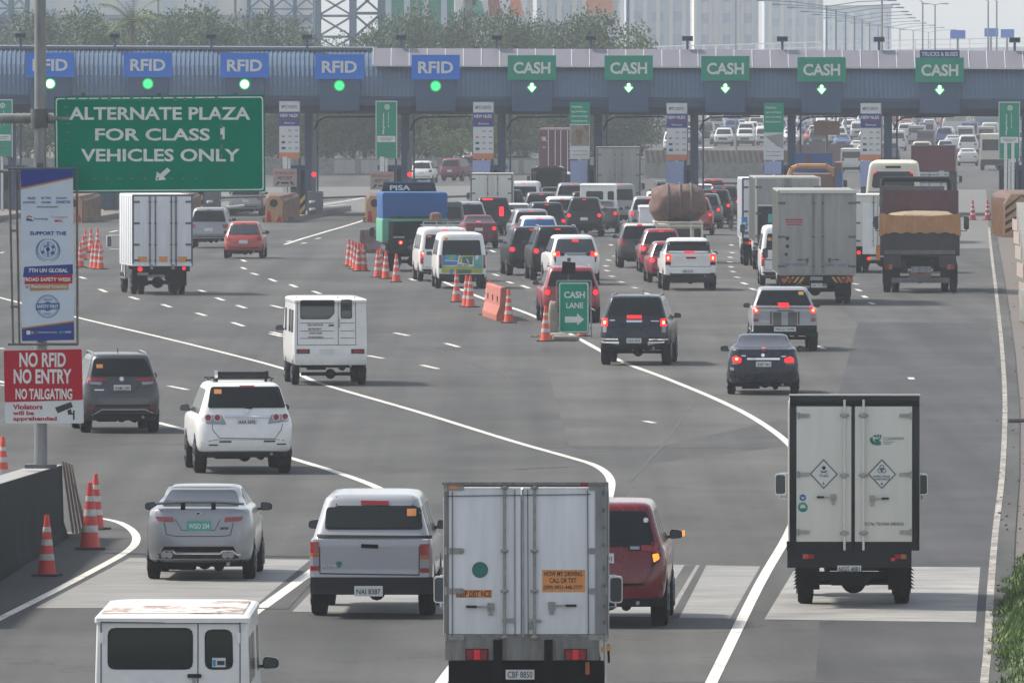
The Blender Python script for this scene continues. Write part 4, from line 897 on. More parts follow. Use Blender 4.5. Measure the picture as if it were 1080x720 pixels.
t.disc('skull_mark','ink',353,498,12,.071,.002); t.polys('skull_mark','ink',[[(332,514),(374,528),(372,532),(330,518)],[(374,512),(332,528),(334,532),(376,517)]],.071,.002)
for k in range(3):
    a_=radians(90+120*k); t.ring('biohazard_mark','ink',720+15*cos(a_),508-15*sin(a_),15,4,.071,.002,n=20)
t.ring('biohazard_mark','ink',720,508,12,3,.073,.002,n=18)
t.polys('company_logo','logogreen',[[(642,312),(662,300),(664,322),(680,336),(712,338),(714,352),(690,356),(662,350),(648,336)],[(664,296),(678,286),(690,300),(684,306)],[(690,288),(704,286),(700,306),(692,306)],[(708,290),(720,290),(712,312),(704,312)]],.057,.004)
t.polys('company_logo','logogreen',[[(670,316),(716,312),(700,326),(714,330),(714,352),(690,350)]],.058,.004)
t.txt('company_lettering','logogreen','CLEANWAY',726,303,862,322,.057,.003,bold=.0); t.txt('company_lettering','steel','ENVIRONMENTAL',728,330,800,338,.057,.002,bold=0); t.txt('company_lettering','steel','MANAGEMENT',728,342,778,350,.057,.002,bold=0)
t.disc('round_sticker','unblue',220,686,21,.057,.003); t.poly('sticker_mark','lettering',[(208,680),(216,680),(221,690),(228,680),(234,680),(222,698)],.061,.002)
t.zoom(810,530,6)
t.ring('round_sticker','bgreen',220,26,31,14,.057,.003); t.polys('round_sticker','bgreen',[[(196,36),(226,30),(250,44),(226,56),(202,50)]],.057,.003)
t.txt('door_lettering','ink','ECC No. TSD-RO4A-2008-00125',612,122,858,142,.057,.002,bold=.01)
t.rect('rear_sill','black',118,242,912,300,.0,.05); t.rect('bumper_bar','black',122,300,908,410,-.02,.05)
tl(t,.62,.80,t.q(0,352)[1],t.q(0,324)[1],0,.055,('amber','redlens'))
t.rects('tail_glow','reddim',[(232,330,256,350),(778,346,802,366)],.07,.006)
xx,zz=t.q(514,420); tplate(t,xx,zz,'NGG 4881',.37,.12,.02); t.rect('step_bar','blackflat',302,432,735,462,.03,.10)
t.rects('step_bracket','blackflat',[(400,455,640,520),(350,455,420,490)],-.2,.3)
flaps(t,1.72,.62,.24,.36,True,-.50)
# --- white SUV with a roof tube
c = Car('suv','suv','white SUV with a black awning tube across its roof','SUV',258.5,498,-800,'white',W=1.93,H=1.83,L=4.7,oh=.98,gc=.43,plain=True,rear_window=None)
c.zoom(190,380,6)
c.R('rear_window','glass',[(195,166),(628,166),(668,298),(172,298)],.016,px=True,r=.05,dy=.3); c.R('window_sticker','sticker_o',[(216,182),(262,182),(262,210),(216,210)],.024,px=True,dy=.3)
c.R('brake_light','redlens',[(375,158),(468,158),(468,168),(375,168)],.02,px=True,dy=.4)
c.R('wiper','blackflat',[(400,292),(455,298),(455,306),(400,300)],.026,px=True,dy=.2)
c.R('chrome_strip','chrome',[(285,342),(575,345),(575,362),(285,358)],.03,px=True)
for m_,p in (('clear',[(160,345),(265,345),(295,405),(165,400)]),('clear',[(578,345),(688,340),(690,385),(555,402)])): c.R('lamp_cluster',m_,p,.012,px=True,r=.03)
for x,y in ((180,362),(238,362),(610,360),(668,357)):
    u,z=c.q(x,y); c.R('tail_light','redlens',circ(u,z,.062,14),.02); c.R('lamp_ring','chrome',circ(u,z,.075,14),.016)
x_,z_=c.q(424,388); c.plate(x_,z_,'AAA 5470',.40,.145)
c.line([(205,400),(208,440),(250,490),(600,495),(640,440),(650,400)],.012,px=True); c.line([(135,520),(235,500),(615,500),(700,515)],.010,px=True)
for p in ([(250,508),(325,508),(325,518),(250,518)],[(530,506),(602,506),(602,516),(530,516)],[(182,530),(240,530),(240,538),(182,538)],[(612,526),(672,526),(672,534),(612,534)]): c.R('bumper_reflector','trim',p,.010,px=True)
c.R('bumper_trim','trim',[(112,578),(715,572),(715,610),(112,610)],.010,px=True)
u,z=c.q(424,322); c.R('badge','chrome',circ(u,z,.05,16),.02); c.R('badge_face','white',circ(u,z,.03,14),.024)
m=MB(); m.tube((-.53,.25,1.965),(.53,.25,1.965),.075,n=14); aw=obj('awning_tube',m,'black',c.root)
for sg in (1,-1):
    m=MB(); m.tube((sg*.48,.25,1.97),(sg*.55,.25,1.97),.085,n=14); obj('tube_cap',m,'chrome' if sg<0 else 'black',aw)
    m=MB(); m.tube((sg*.58,-.2,1.87),(sg*.58,2.0,1.87),.022); m.tube((sg*.50,.25,1.78),(sg*.50,.25,1.92),.03); obj('roof_rail',m,'black',c.root)
m=MB(); m.box(-.68,.68,.5,.56,1.875,1.90); m.box(-.68,.68,1.4,1.46,1.875,1.90); obj('cross_bar',m,'black',c.root)
# --- dark grey small SUV behind the signs
c = Car('suv','suv','dark grey SUV with wedge tail lights, beside the red entry sign','SUV',128.5,455.5,-900,'darkgrey',W=1.72,H=1.76,L=4.45,oh=.85,gc=.38,plain=True,rear_window=None,rails=True,mir=(0,1))
c.zoom(75,360,7.2)
c.R('rear_window','glass',[(175,130),(560,130),(625,262),(150,262)],.016,px=True,r=.05,dy=.3); c.R('window_sticker','sticker_o',[(192,172),(240,172),(240,200),(192,200)],.024,px=True,dy=.3)
c.R('tail_light','redlens',[(120,275),(285,280),(270,300),(130,306)],.016,px=True,mir=True,r=.01); c.R('lamp_cluster','clear',[(140,305),(240,308),(225,332),(150,322)],.012,px=True,mir=True,r=.01)
x_,z_=c.q(390,352); c.plate(x_,z_,'NAM 1103',.38,.125)
c.line([(255,300),(300,390),(480,390),(530,300)],.012,px=True); c.R('bumper_panel','grey',[(205,430),(600,430),(580,475),(230,475)],.012,px=True)
c.line([(160,560),(235,517),(560,517),(625,545)],.025,'lightsilver','chrome_strip',px=True,off=.02); c.R('bumper_trim','trim',[(100,560),(660,560),(650,600),(110,600)],.012,px=True); c.R('valance','trim',[(190,480),(600,480),(625,540),(170,540)],.008,px=True)
c.R('reflector','redlens',[(135,490),(175,490),(175,508),(135,508)],.014,px=True,mir=True)
c.R('model_lettering','chrome',[(180,362),(252,362),(252,373),(180,373)],.012,px=True); u,z=c.q(387,285); c.R('badge','chrome',circ(u,z,.05,14),.02)
m=MB(); m.prismx([(.1,1.74),(.45,1.78),(.5,1.86),(.38,1.78)],-.01,.01); obj('roof_aerial',m,'trim',c.root)
# --- white square van, mid left
c = Car('fb','square_van','white square-bodied van on the long lane line, black lettering on its rear doors','van',348.5,405.5,-840,'white',W=1.86,H=2.22,L=4.3,oh=.75,gc=.52,plate='',plain=True,mir=(1,0))
c.zoom(285,300,7.136)
c.R('rear_window','glasssky',[(232,122),(478,122),(478,215),(440,255),(232,255)],.012,px=True,r=.06); c.R('window_seal','trim',[(226,116),(484,116),(484,219),(443,261),(226,261)],.006,px=True,r=.06)
c.R('rear_window','glasssky',[(536,118),(610,118),(610,252),(536,252)],.012,px=True,r=.06); c.R('window_seal','trim',[(530,112),(616,112),(616,258),(530,258)],.006,px=True,r=.06)
for p in ([(512,92),(512,455)],[(205,92),(205,455)],[(640,92),(645,455)],[(205,455),(645,455)],[(225,290),(480,290)],[(225,350),(480,350)],[(225,405),(480,405)],[(528,290),(635,290)],[(528,350),(635,350)],[(528,403),(635,403)]): c.line(p,.014,px=True)
for i,(w_,x0_,x1_) in enumerate((('DELI MAGLES',282,398),('MLTM RENT',288,388),('CARGO RSAE',292,390),('FOR HIRE QUEZON',284,398))):
    a0,b0=c.q(x0_,310+31*i); a1,b1=c.q(x1_,296+31*i); text(c.root,'door_lettering',w_,a0,a1,b0,b1,c.body.rear(0,b0)-.006,'ink',th=.004)
c.R('door_handle','blackflat',[(440,302),(480,302),(480,312),(440,312)],.02,px=True); c.line([(508,245),(520,262),(520,320),(508,325)],.02,'steel','lock_bar',px=True,off=.03)
c.R('tail_light','trim',[(200,485),(298,485),(298,520),(200,520)],.012,px=True,mir=True); c.R('lamp_cell','redlens',[(212,490),(286,490),(286,514),(212,514)],.018,px=True,mir=True)
c.R('licence_plate','plate',[(368,485),(478,485),(478,520),(368,520)],.02,px=True); c.R('bumper_panel','white',[(185,478),(670,478),(668,530),(185,530)],.006,px=True)
c.R('bumper_trim','trim',[(178,535),(672,532),(668,600),(180,604)],-.03,px=True,back=-.1)
# --- black SUV in the middle
c = Car('suv','suv','dark navy SUV with chrome bumper corners, right of the cash lane sign','SUV',669,384.5,700,'navy',W=1.86,H=1.88,L=4.7,oh=.98,gc=.50,plain=True,rear_window=None,rails=True,mir=(0,1))
c.zoom(620,300,9)
c.R('rear_window','glass',[(232,122),(655,122),(695,295),(185,295)],.016,px=True,r=.05,dy=.3)
c.R('brake_light','redlit',[(368,292),(508,292),(508,325),(368,325)],.02,px=True,r=.01); c.R('chrome_strip','chrome',[(360,338),(518,338),(510,360),(368,360)],.03,px=True,r=.01)
for x in (158,718):
    c.R('tail_light','redlit',[(x-32,322),(x+30,322),(x+30,398),(x-32,398)],.016,px=True,r=.03); c.R('lamp_bulb','hotlit',[(x-14,345),(x+12,345),(x+12,378),(x-14,378)],.022,px=True,r=.03); c.R('lamp_cell','clear',[(x-18,400),(x+22,400),(x+18,455),(x-18,455)],.014,px=True,r=.01)
c.R('model_lettering','chrome',[(205,334),(255,334),(255,346),(205,346)],.012,px=True); c.R('model_lettering','chrome',[(595,342),(675,342),(675,352),(595,352)],.012,px=True)
for p in ([(122,508),(288,512),(285,528),(124,525)],[(124,535),(296,542),(294,575),(128,556)],[(578,515),(760,512),(758,528),(580,530)],[(568,545),(728,540),(724,552),(568,580)]): c.R('chrome_corner','chrome',p,.05,px=True)
c.R('rear_bumper','trim',[(122,500),(760,500),(758,600),(124,600)],.03,px=True); x_,z_=c.q(438,532); c.plate(x_,z_,'NDK 4679',.40,.13,off=.05)
m=MB(); m.tube((.15,.5,1.85),(.16,.42,2.02),.008); obj('roof_aerial',m,'trim',c.root)
# --- dark sedan right
c = Car('sedan','sedan_car','dark blue-black sedan with lit tail lights, in front of the striped silver pickup','car',805,415.5,-40,'navy',W=1.74,H=1.47,L=4.3,oh=.9,gc=.28,plain=True,rear_window='glasssky',mir=(1,1))
c.zoom(760,340,9)
c.R('chrome_strip','chrome',[(252,335),(562,337),(562,355),(252,354)],.02,px=True); x_,z_=c.q(408,395); c.plate(x_,z_,'ZSP 361',.38,.13)
for x,m_ in ((155,'hotlit'),(658,'redlit')):
    c.R('tail_light','redlit',[(x-45,335),(x-10,312),(x+45,340),(x+40,385),(x-40,380)] if x<400 else [(x-55,345),(x+5,320),(x+40,345),(x+40,380),(x-48,384)],.014,px=True,r=.02); c.R('lamp_bulb',m_,[(x-18,335),(x+12,335),(x+12,358),(x-18,358)],.02,px=True,r=.02)
c.R('reverse_light','clear',[(110,385),(175,390),(175,398),(115,396)],.014,px=True); c.R('reverse_light','clear',[(630,388),(702,384),(700,394),(632,398)],.014,px=True); c.R('reflector','clear',[(90,425),(128,430),(125,462),(92,450)],.012,px=True,r=.01)
c.line([(205,330),(215,400),(280,450),(540,450),(600,400),(610,330)],.012,px=True,mat='trim'); u,z=c.q(402,310); c.R('badge','chrome',circ(u,z,.045,14),.014); c.R('brake_light','redlit',[(390,238),(424,238),(424,262),(390,262)],.02,px=True,dy=.3)
c.R('model_lettering','chrome',[(195,312),(240,312),(240,320),(195,320)],.012,px=True); c.R('model_lettering','chrome',[(578,318),(620,318),(620,326),(578,326)],.012,px=True)
# --- silver pickup with stripes
c = Car('pickup','pickup_truck','silver pickup truck with dark tailgate stripes, ahead of the dark sedan','pickup',828,369.5,-330,'lightsilver',W=1.86,H=1.78,L=5.2,oh=1.15,gc=.55,plain=True,rear_window=None,mir=(1,1),mirmat='black')
c.zoom(770,290,9)
c.R('rear_window','glass',[(300,145),(705,145),(738,272),(272,272)],.016,px=True,r=.06,dy=1.7); c.R('window_sticker','sticker_y',[(650,158),(698,158),(698,188),(650,188)],.024,px=True,dy=1.7)
c.R('tailgate_stripe','grey',[(408,318),(635,318),(635,482),(408,482)],.006,px=True); c.R('tailgate_badge','silver',[(488,325),(550,325),(550,482),(488,482)],.012,px=True)
for x in (388,652): c.R('tailgate_bar','maroon',[(x-7,315),(x+7,315),(x+7,470),(x-7,470)],.012,px=True)
c.R('door_handle','blackflat',[(438,318),(608,318),(600,342),(445,342)],.02,px=True,r=.01); c.R('brake_light','redlit',[(470,275),(570,278),(575,318),(475,318)],.03,px=True)
c.R('brake_bulb','hotlit',[(482,292),(562,292),(562,302),(482,302)],.036,px=True)
for x in (246,788):
    c.R('tail_light','redlit',[(x-26,308),(x+28,308),(x+28,365),(x-26,365)],.016,px=True,r=.05); c.R('lamp_bulb','hotlit',[(x-12,325),(x+14,325),(x+14,348),(x-12,348)],.022,px=True,r=.05); c.R('lamp_cell','clear',[(x-22,368),(x+24,368),(x+24,412),(x-22,412)],.014,px=True); c.R('lamp_cell','redlens',[(x-22,412),(x+24,412),(x+24,442),(x-22,442)],.014,px=True)
c.R('rear_bumper','trim',[(222,478),(822,478),(822,575),(222,575)],.09,px=True,back=.0); x_,z_=c.q(520,512); c.plate(x_,z_,'NCQ 7290',.62,.13,off=.12); c.line([(280,430),(440,448)],.02,'chrome','trim_line',px=True)
for sg in (1,-1):
    m=MB(); m.path([(sg*.72,.45,1.08),(sg*.66,.75,1.62),(sg*.6,.9,1.66)],.03); obj('roll_bar',m,'lightsilver',c.root)
# --- white pickup
c = Car('pickup','pickup_truck','white pickup truck with black roll bar and lit brake lights, below the bundle','pickup',728.5,306,-620,'white',bt=.715,W=1.86,H=1.83,L=5.2,oh=1.15,gc=.55,plain=True,mir=(1,1))
c.zoom(640,220,7.2)
for x in (466,806): c.R('tail_light','redlit',[(x-20,348),(x+22,348),(x+22,400),(x-20,400)],.016,px=True,r=.04); c.R('lamp_bulb','hotlit',[(x-8,362),(x+8,362),(x+8,388),(x-8,388)],.022,px=True,r=.03); c.R('lamp_cell','trim',[(x-20,402),(x+20,402),(x+20,428),(x-20,428)],.014,px=True)
c.R('brake_light','redlit',[(602,330),(680,330),(678,362),(606,362)],.03,px=True); c.R('door_handle','trim',[(598,368),(682,368),(672,380),(608,380)],.016,px=True); c.line([(482,330),(478,440),(790,440),(788,330)],.016,px=True)
c.R('rear_bumper','white',[(490,455),(785,455),(785,492),(490,492)],.08,px=True,back=0); c.R('bumper_trim','trim',[(480,488),(820,488),(820,560),(480,560)],.05,px=True); x_,z_=c.q(615,474); c.plate(x_,z_,'NBU 3127',.40,.13,off=.10)
m=MB(); m.path([(-.80,.42,1.12),(-.70,.62,1.68),(.70,.62,1.68),(.80,.42,1.12)],.035); obj('roll_bar',m,'trim',c.root)
# ================================================================ vehicles in the middle distance
J = 'cars queueing for the cash lanes'
def C(kind, label, xc, yg, rel, paint, lit=1, cat=None, name=None, **kw):
    nm = name or {'suv':'suv','hatch':'hatchback','sedan':'sedan_car','van':'van','pickup':'pickup_truck','canopy':'pickup_truck','fb':'square_van'}[kind]
    ct = cat or {'suv':'SUV','hatch':'car','sedan':'car','van':'van','pickup':'pickup','canopy':'pickup','fb':'van'}[kind]
    return Car(kind, nm, label, ct, xc, yg, rel, paint, lit=lit, **kw)
C('suv','silver people carrier between the left box truck and the orange-red hatchback',220,261.5,650,'silver',0,W=1.80,H=1.80,L=4.7,oh=.9,plate='WOR 118',name='people_carrier',cat='people carrier')
C('suv','grey-silver SUV half covered by the lower right corner of the green sign',259,227.5,600,'silver',0,W=1.80,H=1.75,gc=.35)
c=C('hatch','small orange-red hatchback alone left of the orange toll island nose',256.5,272.5,640,'orangered',0,W=1.62,H=1.52,plate='NDA 4402',rear_window='glasssky')
c=C('suv','red SUV standing right behind the green cash lane sign',603,340,-650,'crimson',1,W=1.80,H=1.74,L=4.4,oh=.85,gc=.42,rails=True,rear_window='glass')
c.R('bumper_strip','chrome',[(-.8,.42),(.8,.42),(.74,.46),(-.74,.46)],.03)
c=C('suv','white people carrier with lit lamps just above the cash lane sign',607,300.5,-1000,'white',1,W=1.80,H=1.80,L=4.7,oh=.9,plain=True,name='people_carrier',cat='people carrier',rear_window='glasssky')
c.zoom(520,240,7.2)
c.R('tail_light','redlit',[(452,185),(508,180),(512,215),(455,222)],.016,px=True,r=.03,mir=True); c.R('lamp_bulb','hotlit',[(456,192),(478,190),(480,212),(458,214)],.022,px=True,r=.03,mir=True); c.R('lamp_cluster','trim',[(508,188),(552,195),(540,215),(508,215)],.014,px=True,mir=True)
c.R('lamp_cluster','trim',[(462,222),(480,222),(478,262),(470,262)],.010,px=True,mir=True); c.R('brake_light','redlit',[(600,92),(648,92),(648,108),(600,108)],.02,px=True,dy=.3); c.R('licence_plate','ink',[(590,300),(670,300),(670,330),(590,330)],.014,px=True)
c.R('garnish','silver',[(552,196),(716,196),(700,212),(570,212)],.014,px=True)
C('suv','tall black SUV left behind the white people carrier with lit lamps',589,295.5,-800,'black',1,W=1.94,H=2.0,L=4.85,rails=True)
C('suv','black SUV at the left edge of the queue, its long left side in view',562,290.5,-900,'black',1,W=1.85,H=1.84,plate='')
C('suv','white SUV with a bright blue rear window sunshade in the queue',569,273,-700,'white',1,W=1.75,H=1.78,rear_window='tarpblue')
C('suv','silver SUV just behind the white one with the blue sunshade',561,262.5,-700,'silver',1,W=1.80,H=1.76)
C('suv','dark blue SUV left of the big white people carrier in the queue',577,256,-600,'navy',1,W=1.84,H=1.86)
C('suv','big white people carrier with tall red tail lamps and dark rear glass',593,248.5,-500,'white',1,W=1.80,H=1.88,name='people_carrier',cat='people carrier')
C('suv','black SUV touching the right side of the big white people carrier',616,249.5,300,'black',1,W=1.75,H=1.88)
C('sedan','dark grey sedan at the right end of the crowded queue row',634,246,200,'grey',1,W=1.70,H=1.62,mirmat='grey')
C('suv','black SUV behind the sedan, its raised brake light glowing',618,235,-200,'black',1,W=1.80,H=1.62)
c=C('fb','white square van with two small rear windows, deep in the queue',631,238,200,'white',0,W=1.90,H=2.15,plain=True)
for x0,x1 in ((-.62,.25),(.48,.80)): c.R('rear_window','glass',[(x0,1.3),(x1,1.3),(x1,1.78),(x0,1.78)],.012,r=.08)
c=C('van','silver van touching the right side of the white square van',654,236.5,-300,'silver',1,W=1.72,H=2.1,L=4.6)
C('van','white van with lit lamps ahead of the short white box truck',552,232,500,'white',1,W=1.78,H=2.05)
C('sedan','white sedan squeezed between the black SUV and the queue on its right',546,247,-300,'white',1,W=1.70,H=1.5)
c=C('suv','black SUV with a glowing square lamp on its back, by the short box truck',520,248.5,-400,'black',1,W=1.85,H=1.86,plain=True)
c.R('tail_light','redlit',[(.30,.95),(.52,.95),(.52,1.4),(.30,1.4)],.04,r=.04); c.R('brake_light','redlit',[(-.5,1.72),(.0,1.72),(.0,1.80),(-.5,1.80)],.02)
C('suv','silver SUV left of the black one with the square lamp',494,253.5,-500,'lightsilver',0,W=1.80,H=1.82)
C('van','dark silver van right of the blue tarpaulin truck',470,258.5,-500,'grey',1,W=1.76,H=2.0)
c=C('van','plain white van with luggage on its roof, left of the painted van',469.5,296.5,-800,'white',1,W=1.86,H=1.98,plate='')
c.R('lamp_bulb','hotlit',[(-.86,.95),(-.80,.95),(-.80,1.08),(-.86,1.08)],.018); c.R('window_sticker','sticker_o',[(-.66,1.62),(-.50,1.62),(-.50,1.70),(-.66,1.70)],.02)
m=MB()
for x in (-.5,0,.4): m.path([(x-.25,.2,1.98),(x-.22,.2,2.18),(x+.25,.25,2.18),(x+.28,.3,1.98)],.02)
for y in (-.4,.8): m.tube((-.8,y,2.06),(.8,y,2.06),.02)
obj('roof_rack',m,'steel',c.root)
random.seed(5)
def lump(name, c_, r, mat, parent=None, seed=1, n=14, sub=None, loc=None):
    from mathutils import noise as NZ
    mb = MB(); vs = []; cx, cy, cz = c_
    for i in range(n+1):
        for j in range(2*n):
            a = pi*i/n; b = pi*j/n; d = Vector((sin(a)*cos(b), sin(a)*sin(b), cos(a)))
            d = Vector([math.copysign(abs(q)**.62, q) for q in d])
            k = 1 + .12*NZ.noise(d*1.8+Vector((seed,0,0))) + .05*NZ.noise(d*5+Vector((seed,3,0)))
            vs.append((cx+d.x*r[0]*k, cy+d.y*r[1]*k, cz+d.z*r[2]*k))
    m2 = 2*n; mb.add(vs, [(i*m2+j, i*m2+(j+1)%m2, (i+1)*m2+(j+1)%m2, (i+1)*m2+j) for i in range(n) for j in range(m2)])
    return obj(name, mb, mat, parent, smooth=60, loc=loc)
o=lump('luggage_bag',(0,0,0),(.22,.3,.16),'bundle',seed=4); rt=c.root; o.parent=None
o.location=rt.matrix_basis @ Vector((-.25,.4,2.36)); tag(o,'reddish bag on the roof rack of the plain white van','bag')
c=C('van','white van with blue, lime and teal artwork painted across its back',487,304,-560,'white',0,W=1.76,H=1.98,plain=True,L=4.7)
c.zoom(430,235,9.6)
c.R('tail_light','redlens',[(318,325),(346,325),(346,425),(320,425)],.010,px=True); c.R('tail_light','redlens',[(764,325),(792,325),(790,425),(764,425)],.010,px=True)
c.R('lamp_cell','trim',[(318,425),(346,425),(346,460),(320,460)],.010,px=True); c.R('lamp_cell','trim',[(766,425),(792,425),(790,460),(766,460)],.010,px=True)
c.R('painted_panel','paintblue',[(350,318),(520,312),(500,428),(350,430)],.006,px=True); c.R('painted_panel','paintteal',[(378,325),(500,322),(490,378),(395,385)],.010,px=True,r=.05)
c.R('painted_panel','paintlime',[(440,335),(470,330),(460,370),(430,372)],.013,px=True,r=.02); c.R('painted_panel','paintlime',[(535,312),(665,310),(665,338),(530,345)],.006,px=True); c.R('painted_panel','paintlime',[(530,340),(550,345),(540,400),(510,405)],.006,px=True)
c.R('painted_panel','greenp',[(552,345),(662,340),(655,425),(548,405)],.006,px=True); c.R('painted_panel','plate',[(590,360),(600,360),(625,405),(610,405)],.010,px=True)
c.R('painted_panel','paintteal',[(668,312),(758,318),(760,470),(668,460)],.006,px=True); c.R('painted_panel','lettering',[(682,330),(725,328),(720,360),(690,380)],.010,px=True,r=.04)
c.R('painted_panel','paintlime',[(345,432),(760,440),(760,512),(340,508)],.005,px=True); c.R('painted_panel','paintblue',[(425,470),(465,465),(455,515),(420,512)],.009,px=True,r=.04); c.R('painted_panel','greenp',[(490,472),(650,475),(640,512),(480,512)],.009,px=True,r=.03)
c.R('licence_plate','plate',[(500,412),(622,414),(622,440),(500,438)],.02,px=True); c.R('window_sticker','sticker_o',[(375,150),(408,150),(408,180),(375,180)],.02,px=True)
c.R('rear_bumper','navy',[(318,515),(796,520),(792,590),(320,590)],.03,px=True); c.R('painted_panel','lettering',[(375,376),(520,385),(520,392),(375,385)],.013,px=True)
x0,z0=c.q(505,435); x1,z1=c.q(620,417); text(c.root,'plate_lettering','ABO 6427',x0,x1,z0,z1,c.body.rear(0,z0)-.022,'ink',th=.002)
# right-hand cluster
c=C('suv','dark grey hatchback with a white roof, leftmost of its lane group',675,282.5,-450,'darkgrey',0,W=1.68,H=1.76,L=3.9,oh=.7,gc=.38,name='hatchback',cat='car')
c.R('roof_panel','white',[(-.60,1.66),(.60,1.66),(.55,1.74),(-.55,1.74)],.012,r=.03); c.R('brake_light','redlit',[(-.1,1.68),(.1,1.68),(.1,1.73),(-.1,1.73)],.03); c.R('licence_plate','plategreen',[(.25,.60),(.55,.60),(.55,.70),(.25,.70)],.02); c.R('tail_light','redlens',[(-.80,.98),(-.66,.98),(-.66,1.16),(-.80,1.16)],.02)
C('hatch','bright red hatchback wedged between the white-roofed one and the bundle van',698,287,-500,'crimson',1,W=1.68,H=1.66)
C('hatch','dusty pinkish red hatchback half hidden by the white pickup truck',708,298,-700,'crimson',1,W=1.66,H=1.50)
c=C('fb','cream square van with a pipe frame, carrying the huge wrapped bundle',716,277.5,-300,'cream',0,W=1.95,H=1.62,plain=True,L=4.4)
for x0,x1 in ((-.30,.45),(-.85,-.5),(.62,.88)): c.R('rear_window','glass',[(x0,.95),(x1,.95),(x1,1.4),(x0,1.4)],.012,r=.05)
m=MB()
for x in (-.96,-.42,.5,.96): m.tube((x,-.9,.7),(x*.96,-.82,1.66),.045)
for z in (1.5,1.66): m.tube((-.98,-.85,z),(.98,-.85,z),.04)
for x in (-.96,.96): m.tube((x,-.85,1.66),(x,2.6,1.66),.04)
obj('pipe_frame',m,'cream',c.root); rt=c.root
o=lump('cargo_bundle',(0,0,0),(1.12,1.6,.76),'bundle',seed=9,n=18); o.location=rt.matrix_basis@Vector((0,.75,2.42)); o.rotation_euler=rt.rotation_euler
tag(o,'huge reddish brown wrapped bundle strapped on top of the cream van','bundle')
for x in (-.45,.05,.5):
    m=MB(); pts=[(x,1.66*cos(a),.90*sin(a)) for a in [pi*k/20 for k in range(-10,31)]]; pts=[(x,math.copysign(abs(cos(a))**.66*1.68,cos(a)),math.copysign(abs(sin(a))**.66*.81,sin(a))) for a in [2*pi*k/32 for k in range(33)]]
    m.path(pts,.03,5); obj('strap',m,'galvdark',o)
C('fb','small white square van peeking out left of the wrapped bundle',693,262,-200,'white',0,W=1.62,H=1.9)
C('suv','white car with a red stop lamp far behind the wrapped bundle',696,239,-200,'white',1,W=1.70,H=1.8)
c=C('hatch','orange hatchback with white roof pillars at the right side of the bundle',733,248,200,'orangered',1,W=1.74,H=1.82,L=4.0)
C('suv','grey SUV just ahead of the orange hatchback',742,241,300,'grey',1,W=1.78,H=1.76)
C('suv','black SUV between the grey one and the one with the roof rack',753,236.5,300,'black',1,W=1.78,H=1.80)
c=C('suv','dark SUV carrying a roof rack, rightmost of the small dark group',763,232.5,350,'darkgrey',1,W=1.80,H=1.84)
m=MB()
for y in (-.3,.5,1.4): m.tube((-.72,y,1.96),(.72,y,1.96),.035)
for x in (-.6,.6): m.tube((x,-.4,1.9),(x,1.6,1.9),.03); m.tube((x,0,1.78),(x,0,1.96),.02)
obj('roof_rack',m,'black',c.root)
c=C('van','white high-roof van in the gap left of the grey box truck',829,301,-350,'white',1,W=1.80,H=2.16,mirmat='white')
c.R('window_sticker','sticker_o',[(-.66,1.62),(-.52,1.62),(-.52,1.74),(-.66,1.74)],.02)
for i,(k_,x_,y_,p_,l_) in enumerate((('suv',571,241.5,'grey','grey SUV left of the big white people carrier, farther back'),('suv',603,229,'silver','silver SUV above the row of the white square van'),('sedan',584,226,'black','black sedan squeezed in behind the grey SUV'),('hatch',712,237,'silver','silver hatchback just behind the bundle, left one of two'),
 ('suv',722,230.5,'black','black SUV behind the silver hatchback near the bundle'),('suv',706,226,'white','white SUV farther ahead of the bundle'),('sedan',741,222,'white','white sedan ahead of the dark group with the roof rack'),('hatch',752,216,'crimson','red hatchback near the third white banner post'),
 ('suv',536,238,'navy','dark blue SUV wedged beside the short white box truck'),('sedan',505,262,'maroon','maroon sedan in the gap below the silver and black SUVs'),('suv',684,247,'silver','silver SUV left of the bundle, far back'),('suv',590,214,'white','white SUV at the booth beside the dark covered truck'))): C(k_,l_,x_,y_,-200,p_,1)
# beyond the booths
C('hatch','small white car turning away beyond the second green banner',444,193,1500,'white',0,W=1.66,H=1.62)
C('suv','dark red SUV turning right beyond the booths',474,191,3200,'maroon',0,W=1.62,H=1.70)
C('suv','grey SUV mostly behind the white toll banner beyond the booths',494,187.5,3000,'grey',1,W=1.65,H=1.75)
C('sedan','white sedan roof showing above the blue dump truck',868,203,400,'white',0,W=1.70,H=1.5)
# ---------------------------------------------------------------- trucks in the middle distance
# left box truck
t=Truck('box_truck','white box truck with three rear doors and orange reflectors, under the green sign','truck',171.3,310,-1280,2.08,1.6); t.zoom(0,180,4)
zt=3.46; zb=t.q(0,402)[1]; L=4.3
t.cargo(zb,zt,L,'boxwhite'); t.chassis(L,zb,1.8,.40); t.wheels(1.84,3.2,.38,.2); t.cab('white',L-1.6+.12,1.6,1.78,.5,2.25,mirz=1.75,mirx=.22,mh=.42,mmat='white'); 
x=lambda p:t.q(p,300)[0]
ds=doors(t,zb,zt,[-t.a+.03,x(634),x(738),t.a-.03],'boxwhite','galvdark',.05,[(x(632),0),(x(655),1),(x(722),1),(x(742),2)],(.08,.3,.6,.9),rodmat='galvdark',hmat='galvdark',rr=.022)
t.rects('reflector_sticker','sticker_o',[(582,362,620,386),(670,362,706,386),(750,362,788,386)],.046,.004)
t.rects('sill_rail','boxwhite',[(556,392,808,402)],.0,.08); t.rects('sill_bracket','galv',[(634,396,646,416),(724,396,736,416)],.03,.06)
t.rect('bumper_bar','blackflat',566,404,800,425,-.05,.06); t.disc('tail_light','redlit',591,415,10,.03,.03); t.disc('tail_light','redlit',775,412,7,.03,.03); t.rect('licence_plate','galv',580,430,626,441,.0,.02)
flaps(t,1.84,.9,.30,.55); m=MB()
for z in (.55,.75): m.bar((-t.a,.7,z),(-t.a,2.6,z),.03,.05)
